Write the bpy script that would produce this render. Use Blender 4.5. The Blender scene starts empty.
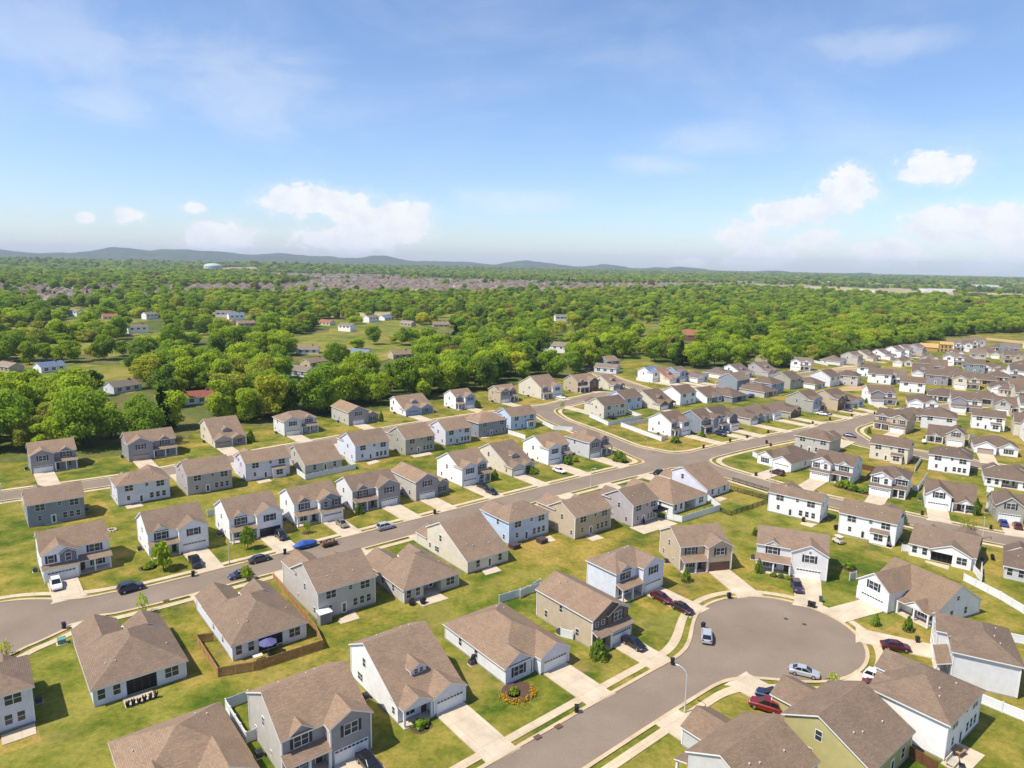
import bpy, math, random
import numpy as np
from mathutils import Vector, Matrix
random.seed(7)
RNG=np.random.default_rng(11)
sc=bpy.context.scene
COL=sc.collection
R=math.radians
CAM_H=65.0
SKY_S=.113
SKY_TINT=(.83,.865,.965)
CLOUD=(5.4,5.45,5.55)
SUN_E=3.8
SUN_C=(1.0,.925,.81)
HAZE_C=(.68,.80,1.0)
HAZE_D=.00006
EXPO=0.72
DATA_HP={'A1': (39.0,-143.1,199.83,11.78,11.5),'A2': (39.0,-121.94,214.4,14.26,11.5),'A3': (39.0,-101.83,231.92,10.85,17.54),'A4': (39.0,-83.9,250.23,13.15,11.05),'A5': (39.0,-64.49,269.02,13.62,16.0),'A6': (39.0,-44.65,287.21,14.02,13.54),'A7': (39.0,-23.75,302.11,9.57,11.35),'A8': (39.0,-5.2,318.95,10.78,9.51),'A9': (39.0,15.32,330.16,12.14,19.0),'A10': (39.0,34.76,349.06,13.5,12.47),'A11': (39.0,53.0,356.92,8.93,13.0),'B1': (219.0,-113.49,174.6,11.77,11.0),'B2': (219.0,-99.45,189.93,12.61,10.29),'B3': (219.0,-87.49,200.86,11.91,12.5),'B4': (219.0,-74.11,212.95,13.19,10.52),'B5': (219.0,-61.68,222.91,12.08,13.0),'B6': (219.0,-49.33,236.61,12.3,13.4),'B7': (219.0,-35.21,245.7,11.46,13.57),'B8': (219.0,-22.28,257.66,11.24,12.16),'B9': (219.0,-8.74,270.91,13.33,11.0),'B10': (219.0,3.1,282.61,13.09,11.0),'C1': (39.0,-93.29,130.53,12.0,12.0),'C2': (39.0,-77.45,141.72,11.78,13.24),'C3': (39.0,-63.61,151.2,11.64,12.91),'C4': (39.0,-52.01,161.97,11.66,11.25),'C5': (39.0,-40.07,172.44,13.2,11.35),'C6': (39.0,-25.73,182.56,11.52,13.68),'C7': (39.0,-14.03,195.26,10.38,13.5),'C8': (39.0,0.55,206.08,9.41,16.9),'C9': (39.0,12.33,218.85,10.5,13.0),'C10': (39.0,26.61,227.88,11.17,11.95),'D1': (219.0,-73.23,96.65,12.0,11.0),'D2': (219.0,-63.13,115.38,12.53,20.39),'D3': (219.0,-48.3,128.07,12.35,20.95),'D4': (219.0,-36.18,137.61,11.42,16.91),'D5': (219.0,-20.83,145.62,12.6,17.0),'D6': (219.0,-11.3,158.24,10.79,17.55),'D7': (219.0,2.47,169.84,12.17,11.0),'D8': (219.0,16.67,175.75,12.21,13.5),'D9': (219.0,30.72,181.77,9.35,12.0),'D10': (219.0,43.9,198.34,14.63,17.0),'D11': (219.0,55.15,206.4,10.52,14.0),'E1': (39.0,-40.91,68.11,13.21,16.0),'E2': (39.0,-26.96,76.67,11.46,14.0),'E3': (39.0,-14.32,87.87,10.53,16.21),'E4': (39.0,0.67,97.9,12.29,18.22),'E5': (39.0,14.5,109.51,8.75,14.38),'E6': (39.0,22.15,126.19,12.2,9.5),'E7': (14.0,37.37,139.65,11.35,11.34),'E8': (-22.0,53.81,142.51,14.06,11.0),'E9': (-65.0,69.85,130.13,13.59,16.86),'E10': (-116.0,74.96,113.66,12.5,10.52),'E11': (219.0,61.08,100.77,12.34,12.0),'E12': (219.0,46.6,94.8,12.2,13.2),'E13': (219.0,31.5,87.0,12.2,12.0),'F1': (141.0,84.97,177.36,13.23,7.55),'F2': (142.0,98.3,165.24,12.49,10.4),'F3': (142.0,112.07,156.36,12.75,15.0),'F4': (145.0,125.66,146.14,12.5,15.0),'G1': (-51.0,82.32,226.29,12.8,17.76),'G2': (-42.0,94.84,211.5,11.63,11.0),'G3': (-36.0,106.0,196.9,9.35,11.0),'G4': (-28.0,115.33,184.73,11.85,14.0),'G5': (-25.0,129.08,176.45,12.5,12.0),'G6': (136.0,119.39,244.71,12.06,11.12),'G7': (141.0,140.82,236.04,11.7,10.07),'G8': (145.0,153.92,224.86,11.5,11.0),'G9': (150.0,164.92,213.54,12.5,15.0),'G10': (-45.0,150.24,281.74,12.4,11.0),'G12': (-32.0,159.96,260.16,12.14,12.0),'G13': (149.0,208.77,288.82,11.5,10.0),'G14': (-28.0,168.62,245.47,13.18,13.0),'H1': (39.0,62.61,259.3,10.01,12.95),'I1': (219.0,42.85,308.19,13.99,11.83),'H2': (39.0,75.88,265.58,11.0,12.5),'H3': (39.0,83.78,269.6,10.5,13.5),'H4': (39.0,99.76,282.78,11.0,15.5),'H5': (39.0,109.24,289.99,11.0,15.5),'H6': (39.0,122.19,297.67,11.0,15.5),'H7': (39.0,137.61,311.28,11.0,13.5),'H8': (36.0,151.28,316.4,11.5,13.5),'H9': (28.0,160.95,323.09,11.0,13.5),'H10': (-8.0,175.51,334.3,12.0,12.5),'H11': (-25.0,190.52,327.73,12.5,15.5),'H12': (-28.0,207.15,321.72,12.0,12.5),'H13': (-28.0,227.22,320.84,12.0,14.5),'I2': (219.0,52.29,324.15,12.0,12.5),'I3': (39.0,67.48,309.57,11.5,15.5),'I4': (219.0,80.99,339.31,12.0,12.5),'I5': (219.0,93.33,348.25,11.5,15.5),'I6': (219.0,106.68,351.13,12.0,15.5),'I7': (219.0,120.4,382.77,11.5,13.5),'I8': (219.0,127.44,365.96,12.0,15.5),'I9': (219.0,136.22,372.77,12.0,12.5),'I10': (219.0,151.4,389.6,11.5,13.5),'I11': (219.0,165.21,391.01,11.0,13.5),'I12': (219.0,177.22,399.55,11.0,13.5),'I13': (145.0,201.32,396.19,11.5,11.5),'I14': (145.0,229.63,429.41,11.5,11.5),'I15': (148.0,223.57,403.94,12.0,11.5),'I16': (-35.0,216.38,403.02,12.0,13.5),'I17': (150.0,226.43,376.06,12.0,11.5),'I18': (-28.0,248.12,426.82,11.5,13.5),'I19': (152.0,256.5,405.81,11.0,12.5),'I20': (152.0,269.21,412.83,11.5,12.5),'I21': (-28.0,249.78,388.32,12.5,13.5),'I22': (152.0,230.14,355.47,12.5,15.5),'I23': (152.0,248.25,349.47,12.0,14.5),'I24': (-28.0,310.1,454.71,12.0,14.5),'I25': (-26.0,308.54,436.82,11.0,13.5),'I26': (152.0,289.29,410.62,12.5,14.5),'I27': (-26.0,262.14,374.69,12.5,14.5),'I28': (152.0,283.79,373.68,12.0,12.5),'I29': (148.0,351.37,513.93,10.0,13.5),'I30': (-26.0,356.14,500.4,11.0,13.5),'I31': (-26.0,390.1,552.48,12.5,13.5),'I32': (-28.0,362.18,534.25,12.0,14.5),'I33': (-30.0,304.15,487.17,12.5,15.5),'I34': (-30.0,292.1,494.38,12.0,14.5),'I36': (-30.0,362.31,579.2,11.0,12.5),'I37': (-30.0,387.35,596.4,11.0,12.5),'I38': (-30.0,398.96,604.28,11.0,12.5),'K1': (152.0,291.19,462.67,9.0,11.5),'K2': (152.0,311.99,457.12,10.0,12.5),'K3': (149.0,220.05,279.22,12.0,13.5),'K4': (149.0,189.72,290.67,12.5,14.5),'K7': (-30.0,369.4,576.31,11.0,12.5),'K8': (-26.0,305.46,421.59,12.0,14.5),'K9': (-26.0,340.95,467.97,12.0,14.5),'K10': (-26.0,312.53,419.55,12.0,14.5),'K11': (-26.0,354.86,475.34,12.0,14.5),'K12': (152.0,295.06,381.67,12.0,13.5),'K13': (-26.0,233.85,313.15,12.0,13.5),'K14': (-26.0,394.96,527.79,12.0,13.5),'K15': (152.0,286.59,439.46,12.0,14.5),'K16': (150.0,335.49,502.86,12.0,13.5),'K17': (-30.0,334.57,532.95,12.0,13.5),'K18': (150.0,417.91,587.05,12.0,13.5),'K19': (-26.0,438.8,592.09,12.0,13.5),'K20': (-26.0,197.33,258.79,12.0,13.5),'K21': (150.0,294.52,478.75,12.0,13.5),'K22': (-30.0,263.04,477.04,12.0,13.5),'K23': (149.0,185.34,304.19,11.0,11.5),'K24': (150.0,322.24,474.63,11.0,12.5),'K25': (150.0,305.2,422.84,12.0,13.5),'K26': (150.0,394.05,567.78,11.0,12.5),'K27': (152.0,279.73,375.61,12.0,13.5),'K28': (-26.0,253.01,343.28,12.0,13.5),'J1': (39.0,78.99,385.82,10.0,11.0),'J2': (39.0,87.94,382.9,11.0,15.0),'J3': (39.0,94.69,387.85,9.0,11.0),'J4': (39.0,104.75,387.49,12.0,14.0),'J5': (39.0,123.38,401.45,12.0,14.0),'J6': (39.0,137.32,406.73,11.0,14.0),'J8': (39.0,154.8,415.38,12.5,14.0),'J9': (-30.0,181.0,448.3,12.0,10.0),'J10': (39.0,223.14,469.64,12.0,14.0),'J11': (39.0,238.11,475.92,11.0,12.0),'J12': (39.0,258.01,493.45,12.0,14.0),'J13': (39.0,275.92,504.44,11.0,13.0),'J14': (39.0,289.36,514.9,11.0,13.0),'J15': (39.0,300.81,524.73,11.0,13.0),'J16': (39.0,316.21,533.87,11.5,13.0),'A12': (219.0,60.64,444.86,11.0,11.0)}
DATA_ROADS={'main': [(-78.54,73.4),(-83.55,87.65),(-88.06,100.7),(-89.0,109.63),(-84.07,115.56),(-79.35,119.57),(-75.37,123.01),(-69.5,125.9),(-27.0,160.9),(20.4,200.3),(61.75,231.57),(84.6,249.16),(107.85,264.41),(124.79,275.6),(138.75,284.63),(161.99,303.87),(179.64,314.89),(199.87,325.68),(253.63,347.79),(318.28,370.46)],'north': [(-162.05,162.06),(-147.51,171.38),(-138.05,179.73),(-116.79,194.11),(-104.46,205.24),(-84.48,226.47),(-63.47,246.14),(-36.64,272.1),(-5.01,297.49),(14.32,309.88),(30.53,328.9),(47.56,348.81)],'link': [(10.57,306.26),(14.81,300.28),(19.6,284.91),(30.89,264.88),(40.53,245.95),(46.77,234.33),(50.94,225.96)],'park': [(50.3,234.57),(60.52,226.6),(68.76,214.66),(78.3,202.05),(88.51,190.02),(103.61,177.34),(111.92,169.92),(119.72,164.35),(131.42,156.93),(140.72,148.45)],'second': [(135.27,283.45),(135.01,269.71),(134.77,256.46),(146.2,243.2),(160.04,230.22),(172.96,219.06),(185.19,206.48)],'upper': [(47.16,446.67),(55.66,407.14),(64.7,378.85),(73.74,359.97),(95.41,366.65),(128.88,387.51),(169.31,418.61),(223.6,455.85),(277.34,493.55),(332.35,530.88),(399.02,584.71),(499.92,670.71)],'court': [(-29.81,51.78),(29.6,102.86),(48.7,115.7)]}
DATA_tl=[(-220.54,180.79),(-188.96,190.65),(-171.2,200.47),(-159.87,209.65),(-143.22,212.99),(-127.96,219.82),(-121.4,232.85),(-117.39,242.81),(-120.13,261.07),(-108.97,267.04),(-97.03,261.28),(-84.46,270.79),(-76.41,284.31),(-59.34,299.93),(-50.73,309.44),(-38.14,322.28),(-16.08,345.07),(-1.05,366.98),(27.46,393.08),(46.86,413.62),(63.78,440.05),(78.25,479.27),(89.89,485.99),(98.55,453.31),(118.57,434.26),(154.47,447.17),(174.59,445.39),(219.21,488.3),(267.41,533.29),(300.7,563.08),(345.9,612.45),(383.84,642.53),(456.8,709.58),(501.5,738.27),(558.51,759.81),(657.17,778.56),(780.87,790.6)]
DATA_clear=[[(-282.63,381.22),(-224.53,388.31),(-273.85,415.8),(-236.54,357.88)],[(-168.54,640.29),(-79.18,657.77),(-148.69,776.24),(-106.96,557.02)],[(-183.39,554.19),(-127.79,563.67),(-171.94,617.42),(-142.44,510.33)],[(-330.02,755.31),(-248.26,775.08),(-309.34,817.6),(-272.32,718.8)],[(-434.97,679.65),(-371.96,693.86),(-428.26,728.86),(-381.95,649.06)],[(77.87,474.21),(98.25,476.98),(91.62,495.75),(84.71,456.98)],[(-106.79,495.73),(-55.87,503.34),(-87.04,533.59),(-76.65,469.44)],[(-138.25,402.63),(-111.67,405.91),(-131.78,426.54),(-118.9,384.14)],[(-150.54,316.19),(-139.31,317.29),(-151.05,330.47),(-139.29,304.07)],[(-308.4,392.91),(-270.33,397.73),(-304.71,416.61),(-275.69,376.02)],[(-316.04,706.47),(-273.85,715.98),(-318.67,768.69),(-274.74,661.58)],[(121.35,676.75),(146.96,681.61),(161.14,819.68),(114.89,579.3)],[(-209.79,718.05),(-170.86,726.68),(-202.65,769.08),(-179.61,680.89)],[(-88.89,720.45),(-63.23,725.96),(-81.04,770.04),(-71.73,681.65)],[(-200.64,339.69),(-187.08,341.13),(-202.66,356.24),(-185.82,325.89)],[(175.81,492.65),(183.93,493.76),(183.62,503.81),(176.26,483.03)],[(25.48,527.61),(39.38,529.73),(33.86,553.57),(31.1,505.87)],[(42.91,830.19),(69.18,836.43),(60.05,895.85),(52.46,778.83)],[(59.09,439.46),(68.47,440.65),(65.56,452.88),(62.1,427.92)],[(-172.5,793.41),(-133.0,802.96),(-160.9,840.36),(-145.59,759.93)],[(-441.19,578.28),(-374.02,591.23),(-446.06,640.15),(-375.87,537.92)],[(-316.34,475.35),(-270.52,482.36),(-319.24,521.46),(-271.75,442.51)],[(-304.29,555.38),(-250.6,564.9),(-302.46,610.89),(-256.62,516.98)],[(-233.3,488.05),(-197.23,493.56),(-229.55,523.68),(-202.82,461.71)],[(-207.9,522.62),(-169.01,528.93),(-201.93,563.56),(-176.86,492.62)],[(-54.06,625.22),(-5.42,634.21),(-32.56,684.28),(-27.64,583.04)],[(-81.21,511.3),(-41.69,517.34),(-65.88,550.46),(-57.77,482.52)],[(-241.58,426.39),(-210.09,430.62),(-241.13,457.98),(-212.48,402.5)],[(-340.34,460.83),(-296.23,467.42),(-341.73,498.74),(-298.11,433.87)],[(-12.21,554.36),(24.11,560.26),(6.2,599.84),(5.55,520.28)],[(52.8,618.71),(85.73,624.55),(74.9,674.78),(64.3,576.09)],[(-156.91,499.73),(-80.49,511.41),(-133.32,566.43),(-107.65,456.19)],[(-233.79,373.07),(-206.11,376.33),(-234.89,400.65),(-206.89,351.81)],[(-109.52,808.64),(-26.48,828.72),(-73.57,878.86),(-64.08,765.91)],[(-434.45,820.87),(-338.57,846.9),(-416.03,896.29),(-362.18,779.16)],[(-571.62,783.63),(-466.15,812.27),(-556.66,854.9),(-487.54,747.58)]]
DATA_mid=[(-141.91,309.95,'red'),(-120.11,390.0,'grey'),(-121.98,424.83,'brown'),(-189.55,332.61,'grey'),(-261.27,387.49,'blue'),(-282.05,384.93,'tan'),(-321.02,771.73,'white'),(-293.93,736.82,'bluewhite'),(-187.44,699.31,'terracotta'),(-418.3,720.64,'terracotta'),(-471.1,748.84,'white'),(-381.33,729.43,'white'),(-152.08,743.43,'white'),(-141.3,772.44,'bluegrey'),(-106.7,705.07,'tan'),(-72.76,700.93,'brown'),(-75.74,468.04,'brown'),(-103.19,469.26,'blue'),(-143.8,484.62,'grey'),(-153.97,643.14,'white'),(55.25,804.0,'white'),(33.22,516.65,'white'),(58.31,422.82,'grey'),(160.55,620.95,'brick'),(145.9,870.41,'red'),(177.21,487.69,'tan'),(-279.2,679.63,'terracotta'),(-259.01,672.92,'brown'),(-320.99,592.7,'white')]
DATA_cumulus=[(-0.2924,0.0776,0.0576,0.0259),(-0.2405,0.0731,0.0633,0.023),(-0.1464,0.0534,0.0432,0.0317),(-0.1875,0.0442,0.0719,0.0317),(0.4329,0.0983,0.0374,0.0345),(0.3964,0.0769,0.046,0.023),(0.3549,0.0684,0.0432,0.0245),(0.3092,0.0426,0.0432,0.0245),(0.3404,0.0154,0.0489,0.0187),(0.4034,0.0366,0.0374,0.0173),(0.244,0.0032,0.0288,0.0101),(0.527,0.1218,0.0518,0.0245),(0.5475,0.0545,0.0604,0.0288),(0.6013,0.0571,0.046,0.0288),(0.4819,0.021,0.0547,0.023),(0.5927,0.0058,0.0317,0.0129),(-0.2975,0.0787,0.0518,0.0216),(-0.2209,0.0632,0.0518,0.0216),(-0.1669,0.0609,0.0547,0.0259),(-0.3916,0.0251,0.0576,0.0259),(-0.2283,0.027,0.0863,0.023),(-0.5435,0.0437,0.0129,0.0086),(-0.4989,0.0482,0.0187,0.0115),(-0.4216,0.0629,0.0158,0.0086),(0.3156,0.0071,0.0432,0.0144),(0.6368,0.0311,0.0576,0.0288)]
DATA_cirrus=[(-0.5081,0.1752,0.1007,0.0403),(0.2727,0.164,0.1439,0.0374),(0.0063,0.0866,0.1295,0.0259),(-0.5533,0.2376,0.2158,0.0719),(0.4523,0.2617,0.1151,0.0259),(-0.3613,0.2076,0.1727,0.0863),(0.1965,0.1339,0.0863,0.023)]
DATA_hills=[(-0.79208,-0.00338),(-0.68332,0.00021),(-0.62988,0.0015),(-0.5968,0.00056),(-0.57206,0.00171),(-0.54128,0.00361),(-0.51474,0.00546),(-0.48747,0.00612),(-0.46502,0.00753),(-0.4422,0.00658),(-0.413,0.00472),(-0.37682,0.00422),(-0.33576,0.00445),(-0.29486,0.00265),(-0.25549,0.00276),(-0.22205,0.00234),(-0.18123,0.00355),(-0.14955,0.00141),(-0.11893,-9e-05),(-0.0768,-0.00139),(-0.04147,-0.00144),(-0.00609,0.00089),(0.02227,0.00044),(0.04778,-0.00048),(0.0789,-0.00199),(0.10982,-0.00182),(0.13501,-0.00301),(0.17651,-0.00249),(0.20382,-0.00168),(0.24438,-0.00361),(0.29712,-0.00456),(0.38527,-0.00465)]
DATA_cars=[(-89.36,128.3,-52,'white','suv'),(-74.25,127.59,44,'navy','suv'),(-67.01,139.76,-54,'black','pickup'),(-54.14,142.31,40,'darkgrey','sedan'),(-55.47,134.61,219,'slate','sedan'),(-53.69,154.96,-50,'black','suv'),(-41.42,163.38,-52,'gold','sedan'),(-30.37,162.19,40,'silver','suv'),(-8.1,194.94,-50,'black','sedan'),(-5.33,190.07,-52,'black','sedan'),(15.41,211.81,-50,'white','sedan'),(24.23,333.92,-30,'white','sedan'),(46.91,211.65,219,'black','sedan'),(81.97,264.61,-50,'navy','suv'),(85.09,268.91,-50,'navy','sedan'),(85.19,213.89,129,'maroonblack','suv'),(59.17,133.41,-100,'plum','suv'),(30.2,127.65,-52,'darkred','sedan'),(33.33,123.59,-52,'maroon','sedan'),(21.9,110.63,-52,'black','sedan'),(35.32,113.71,75,'silver','suv'),(48.26,103.23,-24,'silver','sedan'),(38.71,94.01,150,'red','suv'),(40.48,96.33,150,'navy','suv'),(67.48,111.31,-14,'darkred','sedan'),(59.43,101.25,-42,'white','suv'),(57.92,98.95,-42,'red','sedan'),(128.64,172.52,62,'blue','sedan'),(131.08,170.8,62,'darkred','sedan'),(133.38,266.56,-40,'purple','sedan'),(139.9,306.8,-50,'white','sedan'),(142.56,308.01,-50,'plum','sedan'),(155.77,315.91,-50,'darkgrey','sedan'),(203.14,281.91,-30,'navy','sedan'),(-17.63,80.46,-50,'black','sedan')]
DATA_bins=[(-78.08,113.0,'k'),(-65.05,134.35,'k'),(-49.94,146.13,'k'),(-19.53,172.79,'k'),(10.39,92.41,'k'),(27.38,105.36,'k'),(43.95,129.04,'k'),(58.8,126.17,'k'),(59.38,125.76,'k'),(61.86,128.32,'g'),(35.61,117.13,'k'),(70.02,245.12,'k'),(82.7,255.02,'k'),(91.17,261.37,'k'),(102.4,269.75,'k'),(95.97,253.69,'k'),(77.73,211.94,'k'),(77.58,211.77,'k'),(91.15,261.12,'k'),(102.49,270.01,'k'),(127.83,287.92,'k'),(138.86,296.28,'k'),(152.4,304.65,'k'),(165.64,310.7,'k'),(95.87,253.23,'k'),(177.14,320.27,'k'),(72.68,113.76,'k'),(61.62,105.0,'g'),(111.29,179.0,'k'),(123.23,169.34,'k'),(95.86,249.17,'k')]
DATA_lamps=[(26.39,92.88,7.1),(-60.03,140.46,5.6),(-134.08,175.07,5.8),(116.97,163.1,6.0),(23.9,197.99,6.0),(48.0,236.83,5.5),(79.46,204.15,5.5)]
DATA_fences={'wood': [[(-50.45,109.95),(-52.95,109.11),(-45.3,99.59),(-40.43,101.36),(-31.16,108.16),(-33.74,113.1),(-48.09,133.34)]],'white': [[(-65.6,205.38),(-61.19,199.41),(-48.85,211.39),(-54.61,221.62)],[(-38.4,93.74),(-40.85,91.65),(-35.16,84.6),(-34.08,85.42)],[(-1.71,125.38),(6.43,130.93)],[(40.61,172.54),(44.36,170.3),(56.99,179.81),(55.82,187.93)],[(33.69,293.45),(39.72,277.85),(56.1,292.3),(52.12,303.0)],[(57.4,284.98),(50.35,280.11),(44.82,276.88),(56.48,253.77),(59.65,257.54)],[(97.04,139.12),(99.13,130.82),(99.95,122.3)],[(89.38,114.86),(91.67,113.81),(95.1,111.91)],[(72.47,96.46),(76.16,92.34),(78.28,89.82)],[(92.22,154.39),(93.84,154.02)],[(102.02,143.51),(100.44,138.53),(104.59,144.81)],[(-76.83,168.09),(-74.76,169.31)],[(12.85,278.71),(16.79,268.72),(24.13,267.47)],[(-1.13,260.67),(5.37,252.73)],[(132.96,220.66),(142.24,233.18)],[(120.98,200.79),(121.82,199.39),(132.37,213.05)],[(173.73,256.41),(180.99,267.69),(183.8,269.15)],[(132.93,185.63),(134.3,185.08),(143.93,198.95),(142.99,200.34)],[(84.55,235.34),(85.18,232.42)],[(2.37,127.45),(6.56,132.65)],[(9.39,113.49),(11.52,112.53)],[(211.67,486.04),(214.71,468.87)],[(71.15,392.97),(76.93,385.7)],[(72.29,138.23),(74.01,139.04)]],'iron': [[(65.12,197.38),(73.17,188.9),(75.9,195.87),(68.41,205.79)],[(56.63,178.59),(58.71,175.77),(72.21,186.24)]],'dark': [[(54.69,84.59),(56.72,81.41)],[(115.36,222.34),(119.39,219.1),(110.63,208.67)]]}
DATA_yard=[(-67.35,118.93,'young',3.6,1.4),(-72.6,137.21,'round',5.2,2.6),(-59.21,148.8,'round',4.6,1.8),(-48.59,158.78,'young',2.6,1.2),(36.26,225.13,'bush',3.2,3.0),(15.31,107.03,'cone',3.6,1.6),(37.28,136.48,'cone',3.0,1.0),(54.05,141.22,'cone',3.2,0.9),(68.28,119.53,'cone',2.4,0.8),(73.44,117.93,'cone',2.9,0.9),(-53.64,133.46,'round',2.6,1.4),(-81.83,104.19,'young',2.5,1.3),(22.82,307.37,'young',3.4,1.3),(117.24,169.04,'young',2.5,2.2),(126.27,179.79,'cone',5,1.0),(60.62,162.65,'cone',2.0,0.8),(144.47,273.55,'cone',2.6,0.8),(101.03,202.72,'bush',2.2,2.4),(102.75,199.87,'bush',1.6,2.2),(104.78,197.83,'bush',1.4,2.2),(-93.26,241.94,'cone',4.5,1.6),(-15.76,309.33,'bush',3,2.6),(6.82,210.11,'bush',1.6,2.0),(-4.66,202.87,'cone',3.4,1.2),(-12.1,88.52,'bush',1.1,1.25),(-11.36,88.98,'bush',0.8,0.9),(1.23,96.72,'bush',1.0,0.9),(-53.27,277.74,'cone',4.5,1.0),(61.89,253.01,'bush',2.2,2.2),(74.34,263.53,'bush',1.8,1.5),(-52.85,164.68,'cone',3,1.2),(-39.25,171.98,'cone',3,1.0),(101.93,171.71,'cone',4,1.2),(176.82,338.4,'bush',2.2,2.2),(162.88,322.61,'cone',2.6,0.8),(122.42,298.35,'cone',2.2,0.7),(73.91,261.33,'cone',3,1.0),(109.59,289.32,'cone',2.2,0.7),(122.1,298.32,'cone',2.2,0.7),(56.81,139.81,'bush',0.8,0.8),(58.12,139.12,'bush',0.8,0.8),(59.44,138.58,'bush',0.8,0.8),(75.25,144.09,'bush',1.4,1.6),(-76.14,138.2,'bush',1.2,1.4),(-76.4,138.19,'bush',1.0,1.6),(52.06,101.1,'young',1.4,1.2),(18.82,221.58,'bush',2.6,1.8),(21.39,224.51,'bush',2.2,1.3)]
DATA_pads=[[(-67.39,83.18),(-68.91,85.14),(-66.13,87.83),(-64.42,85.67)],[(-55.41,91.51),(-57.03,93.59),(-53.85,96.0),(-52.53,94.11)],[(-30.11,116.36),(-31.07,117.6),(-28.79,121.16),(-27.18,118.49)],[(-16.18,123.41),(-18.21,125.7),(-13.97,129.2),(-11.56,126.81)],[(-4.76,137.4),(-5.9,140.01),(-2.84,142.07),(-1.39,139.72)],[(33.14,161.8),(30.19,166.05),(39.2,173.6),(43.09,169.15)],[(19.99,156.71),(18.39,159.31),(20.75,161.79),(22.97,158.76)],[(8.94,155.25),(8.72,158.55),(9.91,159.88),(11.17,156.76)],[(59.88,80.65),(58.36,83.19),(63.49,87.33),(65.46,84.88)],[(-99.44,172.22),(-101.3,174.47),(-98.42,176.8),(-96.41,174.74)],[(-112.78,160.18),(-113.43,160.87),(-110.9,162.55),(-109.65,162.41)],[(-73.21,194.96),(-74.9,197.07),(-72.15,199.8),(-70.48,197.63)],[(-32.02,225.4),(-33.97,227.95),(-28.21,232.91),(-26.53,230.03)],[(-45.44,215.92),(-46.98,218.48),(-44.61,221.92),(-42.63,219.67)],[(77.12,168.51),(74.84,170.77),(76.26,172.27),(79.49,170.79)],[(90.52,155.58),(87.18,158.49),(88.7,159.99),(92.26,157.79)],[(58.0,189.37),(60.28,191.11),(61.84,189.59),(59.03,186.8)],[(-11.0,252.67),(-11.41,255.01),(-8.8,256.41),(-7.86,254.8)],[(97.13,144.48),(94.25,148.42),(94.93,149.29),(98.58,146.56)],[(90.77,156.14),(87.28,158.78),(88.45,159.98),(92.17,158.06)]]
DATA_misc={'umbrella': (-39.74,106.2),'patiotable': (-40.83,104.54),'chairA': (-38.57,109.37),'shed': (-33.24,116.96),'grillA': (-18.49,123.98),'grillB': (-16.31,124.5),'tubA': (1.27,152.15),'tubB': (7.78,155.66),'swingset': (79.25,158.58),'woodtable': (61.69,85.09),'daybed': (59.87,83.09),'chairO': (60.67,82.38),'firepit': (-95.25,157.75),'boat': (-46.55,150.0),'trailer': (-41.56,151.4),'utilA': (-75.49,108.35),'utilB': (28.51,89.92),'flowers': (1.95,96.74),'mailbox': (-13.08,182.03),'pergola': (38.46,173.0),'grillC': (34.25,168.91),'trampoline': (43.17,291.2),'tarp': (158.06,258.74),'cover': (149.78,285.41),'patiotable2': (48.06,294.69),'grillD': (-5.59,104.94),'planter': (-53.78,92.95),'stump': (-44.7,96.28),'pipe': (135.23,-195.08),'grillE': (76.47,172.28),'grillF': (89.09,160.01),'grillG': (82.7,167.21),'deckbox': (73.43,183.27),'bush2': (129.92,231.39),'chimtarp': (159.49,261.21),'boat2': (121.09,346.8),'chairG': (100.1,142.65),'grillH': (110.82,150.43)}
DATA_com=[(878.37,1653.0,30,18,8),(911.24,1618.89,26,16,7),(1204.98,2224.63,40,20,8),(1337.9,2208.45,45,25,9),(1037.75,1764.36,30,16,7),(1226.36,1735.36,30,20,8),(820.66,1785.14,25,14,7),(831.09,2390.29,30,18,8),(863.01,2311.13,36,20,8),(703.62,1853.08,26,14,7),(1234.59,1897.56,30,18,8),(1052.48,1671.09,24,14,7),(1024.72,2064.76,26,16,7),(975.57,2967.28,30,16,8),(1704.48,2462.01,40,20,9),(2058.1,3070.7,40,24,9),(1715.95,3006.83,40,22,9),(1538.5,3036.8,36,20,9),(1420.7,3263.54,36,20,8),(1015.53,2492.56,26,16,8),(2683.34,3729.41,40,20,9)]
DATA_tank=(-1355.33,3164.56)
DATA_frame=(351.83,570.91)
DATA_inlets=[(4.47,86.81),(7.54,89.15),(-65.38,123.7)]
DATA_lane=[(98.62,526.42),(116.4,605.31),(137.16,679.75),(162.85,787.35),(190.95,932.82),(240.3,1145.8)]
DATA_farzones=[[(-546.49,1144.4),(-370.76,1213.17),(-172.79,1290.64),(-82.71,1325.89),(98.22,1484.75),(441.31,1861.69),(739.41,2245.34),(892.08,2772.38),(293.44,2392.94),(-134.85,2788.88),(-497.18,3064.93),(-785.86,3001.3),(-1119.68,3160.3),(-834.86,2354.41),(-616.39,2121.23),(-601.05,1596.12),(-727.38,1526.07)],[(-658.77,828.56),(-591.98,909.74),(-503.39,1037.77),(-735.98,1521.3),(-949.32,1464.55),(-1061.37,1340.87)],[(639.69,2028.89),(775.75,1568.82),(1174.83,1505.51),(3082.16,3970.69),(1579.13,3207.85),(1137.79,3620.62)]]
DATA_estates=[[(-386.2,1207.13),(-82.71,1325.89),(98.22,1484.75),(441.31,1861.69),(739.41,2245.34),(866.22,2691.57),(279.09,2274.87),(-120.24,2488.18),(-565.72,2158.71),(-542.33,1777.92)],[(-560.44,1173.82),(-391.33,1223.28),(-503.53,1650.2),(-710.01,1535.7)],[(-806.6,2302.28),(-624.01,2381.82),(-403.56,2487.09),(-481.24,2966.54),(-761.19,2906.88),(-1007.04,2876.32)],[(-686.42,879.83),(-629.41,967.86),(-527.21,1087.28),(-712.49,1472.45),(-920.11,1419.2),(-1018.17,1309.73)]]
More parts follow.
